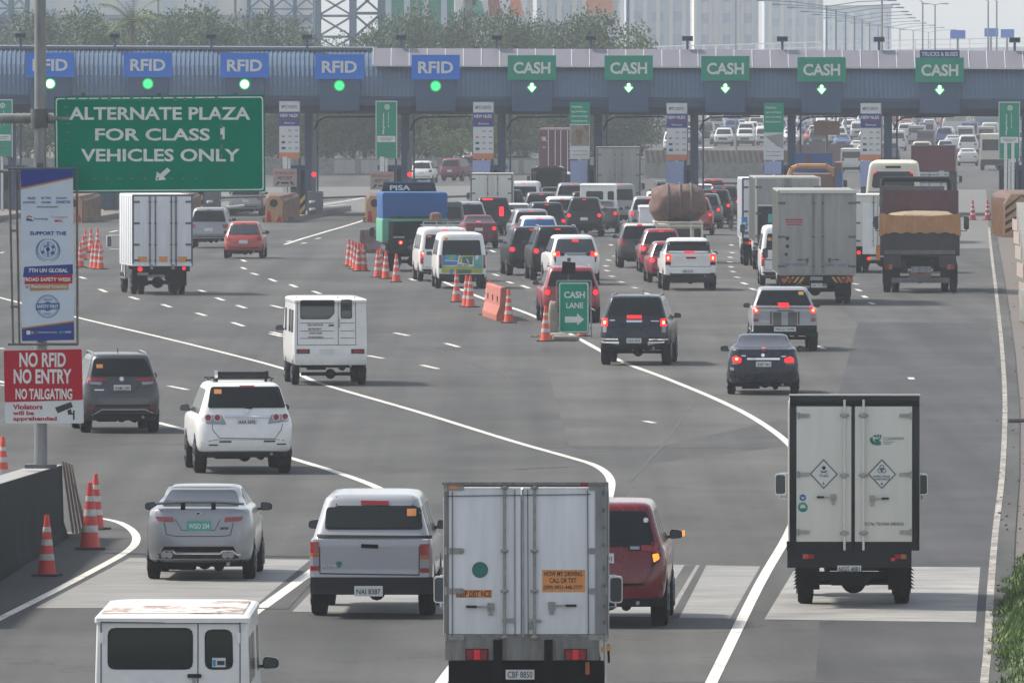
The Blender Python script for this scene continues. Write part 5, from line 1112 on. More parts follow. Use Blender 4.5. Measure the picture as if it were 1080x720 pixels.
for y in (.75,1.6,2.5): m.bar((-t.a,y,.5),(-t.a,y,1.0),.04,.04)
obj('side_guard',m,'galv',t.root)
# blue tarpaulin truck
t=Truck('tarp_truck','dark blue truck with a green sheet below a tall blue tarpaulin load','truck',438,286,-900,2.10,1.5); t.zoom(355,230,9)
t.chassis(4.2,.9,1.8,.38); t.wheels(1.9,3.0,.38,.2); t.cab('navy',2.9,1.6,1.8,.5,2.2)
m=MB(); m.box(-t.a,t.a,-1.5,2.6,.75,2.15); obj('load_bed',m,'navy',t.root,bevel=.02)
m=MB(); m.box(-.85,.85,-1.53,-1.50,1.25,2.1); obj('tailgate',m,'glass',t.root)
m=MB(); m.prism([(-1.25,2.02),(1.25,2.02),(1.26,2.98),(1.20,3.06),(-1.22,3.06),(-1.27,2.98)],-1.4,1.6); tp=obj('tarpaulin',m,'tarpblue',t.root,bevel=.05)
m=MB(); m.prism([(-1.28,1.93),(1.28,1.98),(1.26,2.05),(-1.25,2.05)],-1.55,1.8); m.box(-1.28,-1.16,-1.54,1.7,1.15,2.0); m.box(-1.28,-1.04,-1.56,-1.53,1.2,2.0); obj('green_sheet',m,'tarpgreen',t.root,bevel=.02)
m=MB(); m.prism([(-1.08,3.0),(1.08,3.0),(1.0,3.38),(-1.0,3.38)],1.7,1.8); hb=obj('header_board',m,'glass',t.root,bevel=.01); m=MB(); m.box(-1.0,1.0,1.62,1.7,3.38,3.43); obj('header_rim',m,'tarpblue',hb)
text(hb,'board_lettering','PISA',-.75,.05,3.10,3.30,1.69,'lettering',bold=.03)
t.disc('tail_light','redlit',608,232,19,.03,.03); t.disc('lamp_bulb','hotlit',608,232,8,.06,.01); t.rect('sill_strip','steel',538,172,645,190,.02,.02); t.rect('bumper_bar','under',520,300,800,345,-.2,.08)
flaps(t,1.9,.8,.25,.5); m=MB()
for k in range(5): m.lathe([(.06,-.05),(.16,-.03),(.16,.03),(.06,.05)],(-1.12,-1.2+k*.45,.95),'x',10)
obj('hanging_gear',m,'galvdark',t.root)
def boxt(label, xc, yg, rel, W, oh, z0, z1, L, mat, frame, leaves, lit=1, rods=(), cab='white', wr=.42, lights=True, dual=True):
    t=Truck('box_truck',label,'truck',xc,yg,rel,W,oh); t.cargo(z0,z1,L,mat); t.chassis(L,z0,W*.85,wr); t.wheels(W*.9,L-oh-.4,wr,.22,dual); t.cab(cab,L-oh+.15,1.7,W*.9,.55,2.3)
    t.ds=doors(t,z0,z1,[-t.a+.04]+list(leaves)+[t.a-.04],mat,frame,.06,[(x_,i) for x_,i in rods],(.1,.45,.85),rodmat='galv',hmat='galvdark',rr=.02)
    if lights: tl(t,t.a*.62,t.a*.92,z0-.22,z0-.12,lit,.06,('amber','redlens'))
    m=MB(); m.box(-t.a*.9,t.a*.9,-oh-.02,-oh+.08,z0-.28,z0-.02); obj('bumper_bar',m,'under',t.root); flaps(t,W*.9,z0-.1,.28,.55); tplate(t,0,z0-.35,'NAA 7712'); return t
t=boxt('large grey box truck with black and yellow bumper stripes, ahead of the striped pickup',861.5,320,-330,2.58,2.1,1.00,3.80,7.2,'boxgrey','boxgrey',(-.10,.18),0,((-.12,0),(.20,2)),wr=.46); t.zoom(770,170,4.5)
t.rect('tail_sign','steel',380,548,440,565,.03,.03)
m=MB()
for sg in (-1,1):
    for k in range(4): x0_=sg*(.62+.17*k); m.prism([(x0_,.74),(x0_+.09,.74),(x0_+.09-sg*.14,.93),(x0_-sg*.14,.93)],-2.16,-2.13)
obj('warning_stripe','x' and m,'yellowp',t.root); tl(t,.95,1.2,.94,1.0,0,.03,('redlens',))
t.rects('door_lettering','reddim' if 0 else 'signred',[(262,275,345,281),(262,287,345,292),(268,298,340,303)],.047,.002); t.disc('door_sticker','ink',272,366,9,.047,.002); t.disc('door_sticker','ink',272,404,9,.047,.002); t.disc('door_sticker','ink',266,442,8,.047,.002)
t.txt('door_lettering','unblue','KEEP DISTANCE',250,485,370,498,.047,.002); t.txt('door_lettering','unblue','DRIVE SAFELY',452,487,570,500,.047,.002); lock_handle(t,t.ds[0],-.32,1.5,-1,'galvdark'); lock_handle(t,t.ds[2],.42,1.5,1,'galvdark'); t.rect('top_rail','boxcream',235,138,602,152,.05,.05)
t=boxt('tall grey box truck with a dark blue door panel, left behind the large grey one',831,286.5,-430,2.50,2.1,1.15,3.66,7.0,'boxgrey','boxcream',(0,),1,((-.1,0),(.1,1)),wr=.46); t.zoom(770,170,4.5)
t.rect('door_panel','navy',132,212,228,432,.047,.004); t.rect('panel_rim','boxcream',130,206,232,214,.047,.01); t.rect('panel_window','paintteal',180,250,226,292,.052,.004)
t=boxt('pale narrow truck with a blue disc, leftmost of the right-hand trucks',812,280,-500,2.2,1.6,1.1,3.5,4.6,'boxwhite','galvdark',(0,),1,()); t.zoom(770,170,4.5)
t.rect('door_panel','paintblue',54,265,82,325,.047,.004); t.disc('blue_disc','lettering',68,298,9,.052,.003)
t=boxt('cream box truck with white doors, half hidden by the dump truck',931,287.5,-300,2.20,1.6,1.05,3.0,4.5,'boxcream','boxcream',(-.2,.2),1,((-.35,0),(.35,2)),lights=False); t.zoom(895,150,4.237)
t.rect('door_panel','white',62,272,125,500,.047,.004); t.disc('tail_light','redlit',45,493,9,.03,.03); t.disc('tail_light','redlit',90,520,8,.03,.03)
t=boxt('grey box truck parked at the booth deep in the queue',652.5,228,-100,2.35,1.8,1.0,3.75,5.5,'boxgrey','galvdark',(-.05,.1),0,((-.2,0),(.2,2)))
t=boxt('short white box truck in front of the second white toll banner',518.5,240,200,2.12,1.5,.95,2.75,3.6,'boxcream','galvdark',(0,.12),0,((-.2,0),(.3,2)))
t=boxt('dark covered truck beside the purple container, at the booth row',579,218,100,2.0,1.5,.7,2.2,3.6,'dumpgrey','blackflat',(0,),0,())
lump('rear_sheet',(0,-1.2,1.6),(1.0,.4,.75),'under',t.root,seed=5)
# purple container truck
t=Truck('container_truck','purple container on a trailer passing the booths left of the fourth banner','truck',588.5,205,300,2.44,2.2)
m=MB(); m.box(-1.22,1.22,-2.2,9.8,1.25,4.25); cb=obj('container',m,'container',t.root,bevel=.02); t.chassis(11,1.2,2.0,.48); t.wheels(2.3,10.8,.48,.24,True,1.3); t.cab('white',9.9,2.1,2.3,.6,3.1)
for x in (-.62,-.18,.18,.62):
    m=MB(); m.tube((x,-2.26,1.3),(x,-2.26,4.15),.025); obj('lock_rod',m,'lettering',cb)
text(cb,'container_lettering','YML',-1.1,-.72,3.45,3.75,-2.21,'lettering'); text(cb,'container_lettering','45G1',-1.0,-.8,3.0,3.12,-2.21,'lettering')
for k in range(4): text(cb,'container_lettering',('TARE','NET','CU CAP','GROSS')[k],.7,1.1,3.2-.3*k,3.3-.3*k,-2.21,'lettering')
m=MB(); m.box(-1.2,1.2,-2.24,-2.2,4.18,4.27); obj('container_header',m,'signpink',cb)
# dump truck
t=Truck('dump_truck','maroon dump truck full of sand under a tan tarpaulin edge','truck',970.2,308,60,2.66,1.9); t.zoom(895,150,4.237); z=lambda p:t.q(320,p)[1]
t.chassis(7.5,1.25,2.2,.50); t.wheels(2.55,5.3,.50,.25,True,1.35); t.cab('dumpmaroon',5.5,1.9,2.35,.7,2.95,mirz=2.3,mirx=.28,mh=.45)
m=MB(); a=t.a; za=1.30; zb_=z(385)
m.box(-a,a,-1.9,-1.82,za,zb_); tg=obj('tailgate',m,'dumpgrey',t.root,bevel=.01); m=MB()
for sg in (1,-1): m.box(sg*a-.05,sg*a+.05,-1.82,5.0,za,z(330))
obj('side_wall',m,'dumpgrey',t.root); m=MB(); m.box(-a,a,4.95,5.05,za,z(226)); obj('headboard',m,'dumpmaroon',t.root); m=MB(); m.box(-a-.12,-a*.5,5.06,5.2,2.2,z(205)); m.box(-a*.5,a*.62,5.06,5.2,2.4,z(208)); obj('headboard_frame',m,'galvdark',t.root)
lump('sand_load',(0,2.6,z(330)-.16),(a*.90,2.2,.26),'sand',t.root,seed=3,n=20)
m=MB(); pts=[]; N=24; top=[]; bot=[]
random.seed(11)
for i in range(N+1):
    u=-1+2*i/N; sag=.10*(1-u*u); top.append((u*(a+.08), z(318)-sag)); bot.append((u*(a+.10), z(405)+(.0 if abs(u)<.82 else -.22*(abs(u)-.82)/.18*(1 if i%2 else .5))+.03*sin(i*1.7)))
for i in range(N):
    (x0,z0),(x1,z1)=top[i],top[i+1]; (x2,z2),(x3,z3)=bot[i],bot[i+1]; yA=-1.98+.02*sin(i*2.1); yB=-1.98+.02*sin((i+1)*2.1)
    m.add([(x0,yA,z0),(x1,yB,z1),(x3,yB,z3),(x2,yA,z2),(x0,-1.80,z0-.02),(x1,-1.80,z1-.02)],[(3,2,1,0),(0,1,5,4)])
obj('tarpaulin_edge',m,'tarpbrown',t.root,smooth=50)
m=MB(); m.box(-a*.93,a*.93,-1.92,-1.86,z(500),z(482)); obj('gate_rail',m,'galvdark',t.root)
m=MB()
for sg in (1,-1): m.box(min(sg*a*.95,sg*a*.5),max(sg*a*.95,sg*a*.5),-1.9,-1.6,z(560),z(490))
obj('rear_panel',m,'dumpgrey',t.root); tl(t,.95,1.2,z(568),z(545),0,.03,('redlens','amber')); t.rect('licence_plate','galv',280,555,368,582,.02,.03); t.rect('bumper_bar','galvdark',192,605,452,628,.06,.08); t.rect('bumper_plate','brown',270,585,370,606,.05,.06)
t.rects('marker_strip','lettering',[(112,380,118,470)],.0,.02); t.rect('side_flag','sticker_o',122,460,142,528,-.4,.05); t.disc('tail_light','redlit',147,495,8,-.3,.03)
m=MB(); m.path([(-1.4,5.9,2.9),(-1.35,5.9,z(178)),(1.0,5.9,z(178)),(1.05,5.9,2.9)],.10,8); obj('cab_guard',m,'black',t.root); flaps(t,2.55,1.0,.35,.6,y=-.7)
# bus
c=Car('van','bus','white bus with a wide dark rear window, beyond the dump truck','bus',942,256,100,'cream',W=2.55,H=3.75,L=10.5,oh=2.6,gc=.5,plain=True,defaults=False)
a=c.a; H=c.H
c.R('rear_window','glass',[(-a*.78,2.55),(a*.78,2.55),(a*.70,3.30),(-a*.70,3.30)],.012,r=.15); c.R('marker_lamp','redlit',[(a*.62,3.22),(a*.70,3.22),(a*.70,3.32),(a*.62,3.32)],.02,mir=True); c.R('air_vent','trim',[(-.35,3.45),(.35,3.45),(.35,3.56),(-.35,3.56)],.012)
c.line([(-a*.9,2.38),(a*.9,2.38)],.03); c.line([(-a*.95,1.9),(a*.95,1.9)],.03); c.R('tail_light','redlens',[(a*.8,.9),(a*.95,.9),(a*.95,1.4),(a*.8,1.4)],.012,mir=True); c.R('engine_hatch','boxcream',[(-a*.7,.8),(a*.7,.8),(a*.7,1.7),(-a*.7,1.7)],.01)
for y in (0,5.8):
    for sg in (1,-1): wheel(c.root,sg*(a+.005),y,.5,.28,sgn=sg)
for fc in ('left','right'):
    for k in range(6): c.R('side_window','sideglass',[(-1.8+k*1.3,1.9),(-.65+k*1.3,1.9),(-.65+k*1.3,2.9),(-1.8+k*1.3,2.9)],.006,fc,r=.06)
c.R('windshield','glass',[(-a*.8,1.3),(a*.8,1.3),(a*.7,2.7),(-a*.7,2.7)],.006,'front',r=.1)
for sg in (1,-1): mirror_part(c.root,sg*(a+.2),7.2,2.3,sg,'black',.22,.4)
# maroon high-sided truck
t=Truck('cargo_truck','truck with a maroon upper body above white rear panels, near the right booth','truck',984,226,150,2.4,1.9); a=t.a
m=MB(); m.box(-a,a,-1.9,5.2,2.35,3.75); obj('upper_body',m,'maroon',t.root,bevel=.02); m=MB(); m.box(-a*.9,a*.72,-1.9,5.0,1.0,2.33); obj('lower_body',m,'boxwhite',t.root,bevel=.02); m=MB(); m.box(a*.74,a*1.04,-1.85,5.1,.7,2.33); obj('side_tank',m,'dumpgrey',t.root,bevel=.03)
t.chassis(7,1.0,1.9,.45); t.wheels(2.2,4.6,.45,.24,True,1.2); t.cab('white',5.4,1.8,2.2,.6,2.6)
m=MB()
for z_ in (1.3,1.75,2.2): m.bar((-a*.9,-1.94,z_),(a*.7,-1.94,z_),.05,.05)
for x_ in (-.95,-.2,.45): m.bar((x_,-1.94,1.0),(x_,-1.94,2.3),.05,.05)
obj('ladder_frame',m,'galv',t.root); t.rect('marker_disc','signwhite',990,180,996,190,.08,.02)
# blue and brown tipper
t=Truck('dump_truck','blue and brown tipper with an arched tan cover, above the grey box trucks','truck',858,249,150,2.45,1.8); a=t.a
t.chassis(6.5,1.1,2.0,.48); t.wheels(2.3,4.5,.48,.24,True,1.3); t.cab('bluep',4.6,1.8,2.2,.7,3.2)
m=MB(); m.box(-a*.98,a*.8,-1.8,4.4,1.1,3.0); obj('tipper_body',m,'brown',t.root,bevel=.02); m=MB(); m.box(a*.82,a*1.08,-1.82,4.3,1.1,3.55); obj('side_wall',m,'brown',t.root); m=MB(); m.box(a*.90,a*1.12,-1.85,4.2,.9,3.1); obj('side_panel',m,'bluep',t.root)
m=MB(); m.path([(-a*.95,-1.7,2.9),(-a*.85,-1.7,3.25),(-a*.6,-1.7,3.38),(a*.5,-1.7,3.38),(a*.72,-1.7,3.2),(a*.8,-1.7,2.9)],.13,8); obj('rolled_cover',m,'tarpbrown',t.root); m=MB(); m.box(-a*.8,a*.7,3.6,3.8,3.0,3.95); obj('headboard',m,'bluep',t.root)
m=MB(); m.box(-a*.35,-a*.20,3.55,3.6,3.3,3.85); obj('headboard_rib',m,'brown',t.root)
# ---------------------------------------------------------------- cones, barrier, cash lane sign
def make_cone(loc, h, red, label, group):
    r=empty('traffic_cone',loc,random.uniform(0,3),label,'traffic cone',group); k=h/1.0
    m=MB(); w=.21*k; m.box(-w,w,-w,w,0,.035*k); obj('base',m,'conebase',r,bevel=.006)
    prof=lambda z:(.155-.118*z)*k
    m=MB(); m.lathe([(prof(0)*1.02,.03*k),(prof(.1),.08*k),(prof(.98),.97*k),(prof(1)*.9,1.0*k)],n=16); b=obj('cone_body',m,red,r)
    for z0,z1 in ((.26,.36),(.50,.60),(.72,.80)):
        m=MB(); m.lathe([(prof(z0)+.003,z0*k),(prof(z1)+.003,z1*k)],n=16); obj('reflective_band',m,'conewhite',b)
    return r
PC={}
def cone(px,py,h,red,label,group=None):
    key=(round(h,2),red); g=G(px,py)
    if key not in PC: PC[key]=make_cone(g,h,red,label,group); return PC[key]
    c=copy_tree(PC[key]); c.location=g; c.rotation_euler=(0,0,random.uniform(0,3)); c['label']=label
    if group: c['group']=group
    elif 'group' in c: del c['group']
    return c
cone(49.5,607,1.0,'conered','red traffic cone nearest the camera, in front of the dark barrier')
cone(95,579,1.15,'conered','tall red traffic cone at the slatted end of the dark barrier')
cone(101,558,1.0,'conered','red traffic cone almost hidden behind the tall one by the barrier end')
cone(3,514,1.0,'coneorange','orange-red traffic cone cut by the left edge of the picture')
gL='cones stacked in groups left of the box truck'
for i,(x,y) in enumerate(((88,274),(85,282),(90,266.5),(96,265.5),(103,265),(98,283),(101.5,283.5),(106,284))):
    cone(x,y,1.0,'coneorange',('orange-red cone %s of the cluster left of the white box truck' % ('at the hidden left edge','second from the left front','in the back left','in the back middle','in the back right','front left','front centre','front right')[i]),gL)
gM='cones along the solid line left of the queue'
MC=[(368,280,'leftmost cone of the big bunch beside the purple barrier'),(372,281.5,'second cone of the big bunch beside the purple barrier'),(375,284,'third cone of the big bunch beside the purple barrier'),(378,286,'fourth cone of the big bunch, in front of the purple barrier'),(381,284,'cone standing highest in the big bunch by the purple barrier'),(383.5,286,'rightmost cone of the big bunch by the purple barrier'),
 (398.5,292.5,'left cone of the trio below the blue tarpaulin truck'),(401.5,291.5,'middle cone of the trio below the blue tarpaulin truck'),(407,294,'right cone of the trio below the blue tarpaulin truck'),(418,297.5,'lone cone between the trio and the painted van'),
 (481.5,318.5,'single cone in front of the painted van tail'),(492,323.5,'left cone of the pair right of the painted van'),(496,324,'right cone of the pair right of the painted van'),
 (514.5,332,'cone pressed against the left end of the pink water barrier'),(517,330,'cone behind the left end of the pink water barrier'),(536.5,340.5,'cone at the right end of the pink water barrier'),(575.5,360,'cone left of the green cash lane sign'),(614,354.6,'cone half hidden behind the foot of the cash lane sign')]
for x,y,l in MC: cone(x,y,1.05,'coneorange',l,gM)
gR='dark cones in the rightmost toll lane'
cone(1026,232,1.05,'signred','dark red cone in the rightmost lane, left of the other',gR); cone(1041.5,232,1.05,'signred','dark red cone in the rightmost lane, nearer the striped nose',gR)
def jersey(name,label,px0,py0,px1,py1,h,mat,w=.45,n=1,slots=True,cat='barrier',group=None):
    a=G(px0,py0); b=G(px1,py1); d=(b-a); L=d.length; r=empty(name,a,atan2(d.y,d.x),label,cat,group)
    m=MB(); pr=[(-w/2,0),(w/2,0),(w/2,h*.18),(w*.26,h*.45),(w*.2,h*.97),(w*.14,h),(-w*.14,h),(-w*.2,h*.97),(-w*.26,h*.45),(-w/2,h*.18)]
    m.prismx(pr,0,L); b_=obj('barrier_body',m,mat,r,bevel=.01)
    if slots:
        m=MB()
        for k in range(3): x=L*(k+.5)/3; m.box(x-.10,x+.10,-w*.30,-w*.20,h*.55,h*.72)
        obj('forklift_slot',m,'plasticdark',b_)
    return r
jersey('water_barrier','pink plastic water barrier standing on the solid line',516,333,531,338.5,1.05,'plastic')
jersey('water_barrier','dull purple plastic barrier behind the big bunch of cones',382,267,398,266,1.0,'plasticdark',slots=False)
# cash lane sign
g=G(605,356); r=empty('cash_lane_sign',g,0,'green sign reading CASH LANE with an arrow, in a pipe frame','sign'); t=Flat(r,g.y,g.x,g.z); t.zoom(455,270,5.684)
m=MB(); x0,z0=t.q(752,480); x1,z1=t.q(958,150); m.path([(x0,.05,0),(x0,.05,z1),(x1,.05,z1),(x1,.05,0)],.022,8); m.path([(x0,.05,.3),(x1,.05,.3)],.02,8); m.tube((x0,.05,0),(x0,.9,0),.022); m.tube((x1,.05,0),(x1,.9,0),.022); m.path([(x0,.05,z1-.8),(x0-.12,-.1,z1-.72)],.02); m.path([(x1,.05,z1-.8),(x1+.12,-.1,z1-.88)],.02); obj('pipe_frame',m,'galv',r)
p=t.poly('sign_panel','signgreen2',[(762,155),(945,155),(945,462),(762,462)],0,.03,r=.05); t.poly('border','lettering',[(766,160),(941,160),(941,457),(766,457)],.031,.003,parent=p,r=.05); t.poly('sign_face','signgreen2',[(772,166),(935,166),(935,451),(772,451)],.035,.003,parent=p,r=.045)
t.txt('sign_lettering','lettering','CASH',795,212,920,252,.039,.004,parent=p,bold=.03); t.txt('sign_lettering','lettering','LANE',808,278,910,312,.039,.004,parent=p,bold=.025)
t.poly('arrow','lettering',[(800,362),(874,362),(874,342),(915,380),(874,414),(874,398),(800,398)],.039,.004,parent=p)
g=G(600,352); r=empty('solar_lamp',(g.x+.1,g.y+.3,g.z),0,'black solar lamp box on a post above the cash lane sign','lamp'); t2=Flat(r,g.y+.3,g.x+.1,g.z,yo=.25); t2.zoom(455,270,5.684)
t2.poly('lamp_box','blackflat',[(785,32),(865,40),(862,108),(782,105)],0,.2,r=.02); t2.rect('lamp_hook','galvdark',815,12,835,34,0,.04); (xa,za)=t2.q(822,105); m=MB(); m.tube((xa,.15,0),(xa,.15,za),.03); obj('post',m,'galvdark',r)
def sack(px,py,r_,label,sd,mat='sack'):
    g=G(px,py); o=lump('sandbag',(0,0,r_[2]*.8),r_,mat,seed=sd,n=10,loc=g); tag(o,label,'sandbag'); return o
sack(583.5,356,(.15,.2,.60),'tall beige sack leaning at the left of the cash lane sign',2); sack(588,358.5,(.35,.25,.12),'flat beige sack at the foot of the cash lane sign',6); sack(597,359.5,(.4,.25,.10),'flat grey sack in front of the cash lane sign',8,'concrete')
m=MB()
for k in range(9): q=G(561+k*1.6,355.5); m.lathe([(.03,0),(.06,.02),(.03,.05)],(q.x,q.y+random.uniform(-.6,.6),q.z+.01),'z',6)
tag(obj('road_debris',m,'rust'),kind='stuff',label='rusty crumbs of debris on the line left of the cash lane sign',cat='debris')
# ================================================================ left foreground: barrier, pole, signs
YP = 194.5
a = G(71, 567); b = G(-75, 661); d = b - a; L = d.length; r = empty('concrete_barrier', a, atan2(d.y, d.x), 'dark concrete wall carrying the sign pole, slats at its near end', 'barrier')
m = MB(); h1 = 1.28+L*.0165; m.add([(x_,y_,(z_ if z_<1 else (1.28 if x_==0 else h1))) for x_ in (0,L) for y_,z_ in ((-.62,0),(.02,0),(.0,.10),(-.06,.28),(-.09,1.28),(-.53,1.28),(-.56,.28))],[(0,1,2,3,4,5,6),(13,12,11,10,9,8,7)]+[(i,(i+1)%7,(i+1)%7+7,i+7) for i in range(7)]); w_ = obj('wall_body', m, 'concretedark', r, bevel=.012)
m = MB(); m.bar((0,-.31,1.285),(L,-.31,h1+.005),.46,.01); obj('wall_top', m, 'boxgrey', w_)
for k in range(5):
    m = MB(); y = -.10 + .052*k; y2 = .08 + .066*k; zt_ = 1.36-(.42 if k == 4 else .02*k); m.add([(-.04,y,zt_),(-.04,y+.026,zt_),(-.04,y2+.034,.06),(-.04,y2,.06),(-.22,y,zt_),(-.22,y+.026,zt_),(-.22,y2+.034,.06),(-.22,y2,.06)], [(0,1,2,3),(7,6,5,4),(0,4,5,1),(1,5,6,2),(2,6,7,3),(3,7,4,0)]); obj('slat', m, 'slat', r)
m = MB(); m.box(-.5, 0, -.10, .42, 0, .08); obj('footing', m, 'concrete', r, bevel=.02)
c0 = P(43, 492, YP); r = empty('sign_pole', (c0.x, YP, 1.40), 0, 'grey steel pole rising from the barrier past the top of the picture', 'pole')
m = MB(); m.tube((0,0,.06),(0,0,9.6),.115,.095,16); po = obj('pole', m, 'galv', r); m = MB(); m.box(-.27,.27,-.2,.2,.03,.10); obj('base_plate', m, 'galvdark', r, bevel=.01)
za = P(0,125,YP).z - 1.40
m = MB(); m.path([(-3.4,.12,za),(.5,.12,za)], .085, 12); m.tube((-3.4,.12,za-.9),(.35,.12,za-.9),.03); obj('arm', m, 'galv', r)
m = MB(); m.tube((-.02,.0,za-.16),(-.02,.0,za+.16),.15,n=14); obj('clamp', m, 'galvdark', r)
# big green sign
r = empty('direction_sign', (P(168,152,YP).x, YP+.1, P(168,203,YP).z), 0, 'big green sign reading ALTERNATE PLAZA FOR CLASS 1 VEHICLES ONLY', 'sign'); t = Flat(r, YP+.1, r.location.x, r.location.z)
p = t.poly('sign_panel','signgreen',[(57,102),(279,100),(280,202),(58,204)],0,.05,r=.02)
q_ = t.poly('border','lettering',[(58.8,103.6),(277.6,101.8),(278.4,200.6),(59.8,202.2)],.051,.003,parent=p,r=.05); t.poly('sign_face','signgreen',[(60.2,105),(276.2,103.2),(277,199.2),(61.2,200.8)],.055,.003,parent=p,r=.045)
t.zoom(0,0,4)
t.txt('sign_lettering','lettering','ALTERNATE PLAZA',292,452,1056,506,.059,.004,parent=p,bold=.025); t.txt('sign_lettering','lettering','FOR CLASS',402,542,886,594,.059,.004,parent=p,bold=.025); t.txt('sign_lettering','lettering','1',930,536,948,588,.059,.004,parent=p,bold=.02)
t.txt('sign_lettering','lettering','VEHICLES ONLY',342,628,1012,682,.059,.004,parent=p,bold=.025)
t.zoom(0,0,1); t.poly('arrow','lettering',[(164,190.5),(165.5,181),(169,183.5),(176.5,176.8),(180,180),(172.8,186.6),(175.5,189.5)],.059,.004,parent=p)
random.seed(21); L_t=[]
for k in range(15): x_=70+k*11.2+random.uniform(-2,2); L_t.append((x_,102.5+random.uniform(-1,1),x_+random.uniform(1.5,3.5),104.2+random.uniform(0,3)))
for k in range(6): y_=112+k*9; L_t.append((69+random.uniform(-1,2),y_,72+random.uniform(-1,3),y_+random.uniform(.8,2.2)))
for k in range(6): y_=112+k*10; L_t.append((232.5,y_,233.8+random.uniform(0,1.5),y_+random.uniform(2,6)))
for k in range(9): x_=98+k*13.5; L_t.append((x_,187.5,x_+random.uniform(1.5,4),189.3))
t.rects('peeled_tape','tape',L_t,.063,.002,parent=p)
m = MB()
for x_ in (-1.3,0,1.3): m.box(x_-.03,x_+.03,.0,.06,.1,1.7)
obj('back_rail', m, 'galvdark', r)
# road safety banner
r = empty('safety_banner', (c0.x, YP-.25, P(43,363,YP).z), 0, 'tall blue and white road safety banner in a pipe frame on the pole', 'banner'); t = Flat(r, YP-.25, c0.x, r.location.z); t.zoom(0,160,6)
m = MB(); fr = lambda x_,y_: (t.q(x_,y_)[0], .04, t.q(x_,y_)[1])
for x_,x2 in ((58,82),(102,122),(486,490)): m.tube(fr(x_,108),fr(x2,1218),.020)
for y_ in (108,1218): m.tube(fr(50,y_),fr(494,y_),.022)
for y_ in (500,980): m.tube(fr(66,y_),fr(112,y_),.018)
obj('pipe_frame', m, 'galvdark', r); m = MB(); m.box(-.05,.05,.05,.16,.05,3.1); obj('clamp_rail', m, 'galvdark', r)
bn = t.poly('banner_sheet','bannerwhite',[(130,115),(462,108),(470,1190),(140,1198)],0,.012)
t.poly('banner_band','bannernavy',[(130,115),(462,108),(462,160),(133,228)],.013,.002,parent=bn); t.poly('banner_edge','ochre',[(133,228),(462,160),(462,170),(133,240)],.013,.002,parent=bn)
t.poly('banner_band','bannernavy',[(138,1122),(468,1078),(470,1190),(140,1198)],.013,.002,parent=bn); t.poly('banner_edge','ochre',[(138,1112),(468,1068),(468,1080),(138,1124)],.013,.002,parent=bn)
for s_,x0_,y0_,x1_,y1_ in (('NLEX',174,286,226,302),('SCTEX',260,286,324,300),('CALAX',354,286,424,300),('CAVITEX',146,314,226,328),('C5LINK',260,314,324,328),('CONNECTOR',354,310,444,328)): t.txt('banner_lettering','bannernavy',s_,x0_,y0_,x1_,y1_,.014,.002,parent=bn,bold=.02)
t.txt('banner_lettering','ink','ADVOCATES FOR ROAD SAFETY',232,345,368,355,.014,.002,parent=bn)
t.poly('logo','ochre',[(165,412),(185,402),(205,412),(200,420),(185,412),(172,422)],.014,.002,parent=bn); t.poly('logo','bannernavy',[(162,436),(172,420),(200,428),(215,440)],.014,.002,parent=bn); t.txt('banner_lettering','bannernavy','Sumulong',216,418,300,434,.014,.002,parent=bn,bold=.01)
t.txt('banner_lettering','ochre','Compare',326,406,430,424,.014,.002,parent=bn,bold=0); t.txt('banner_lettering','signred','MPIC',346,430,398,446,.014,.002,parent=bn,bold=.02)
t.txt('banner_lettering','bannernavy','SUPPORT THE',190,504,420,528,.014,.003,parent=bn,bold=.035)
for R_,w__ in ((66,3),(48,3),(31,3)): t.ring('emblem_globe','unblue',304,618,R_,w__,.014,.002,parent=bn)
t.polys('emblem_globe','unblue',[[(256,632),(278,622),(284,640),(266,648)],[(288,610),(310,604),(318,622),(298,634)],[(322,598),(344,590),(350,606),(332,616)],[(320,634),(342,628),(346,650),(326,652)],[(276,596),(290,590),(296,600),(282,606)],[(300,572),(308,572),(308,665),(300,665)]],.015,.002,parent=bn)
wr_=[]
for sg in (1,-1):
    for k in range(12):
        a_=radians(-75+k*12.5); x_=304+sg*72*cos(a_); y_=622-74*sin(a_); ta=a_+pi/2; wr_.append([(x_-sg*9*cos(ta)*-1,y_-9*sin(ta)),(x_+sg*8,y_+2),(x_+sg*cos(ta)*9,y_+9*sin(ta)),(x_-sg*5,y_-3)])
t.polys('emblem_wreath','unblue',wr_,.014,.002,parent=bn)
t.poly('banner_panel','bannernavy',[(155,882-160+0,) if 0 else (155,728),(460,712),(462,775),(145,792)],.013,.004,parent=bn); t.poly('banner_panel','signred',[(158,792),(458,776),(458,832),(155,838)],.015,.004,parent=bn); t.poly('banner_panel','ochre',[(190,842),(435,832),(432,872),(190,880)],.015,.004,parent=bn)
t.txt('banner_lettering','lettering','7TH UN GLOBAL',182,738,430,764,.019,.003,parent=bn,bold=.03); t.txt('banner_lettering','lettering','ROAD SAFETY WEEK',162,796,452,820,.021,.003,parent=bn,bold=.03); t.txt('banner_lettering','lettering','RethinkMobility',200,842,428,868,.021,.003,parent=bn,bold=.015); t.txt('banner_lettering','ochre','#',162,845,180,865,.016,.003,parent=bn)
t.ring('seal','unblue',302,978,73,5,.014,.002,parent=bn); t.ring('seal','unblue',302,978,62,2,.014,.002,parent=bn); t.disc('seal','unblue',302,978,30,.014,.002,parent=bn); t.poly('seal_band','unblue',[(226,960),(378,955),(378,995),(226,1002)],.017,.003,parent=bn); t.txt('banner_lettering','lettering','SAFETY FIRST',234,968,370,988,.021,.002,parent=bn,bold=.02)
for s_,y0_ in (('DRIVE',930),('SAFELY',1018)): t.txt('banner_lettering','unblue',s_,276,y0_,330,y0_+12,.016,.002,parent=bn)
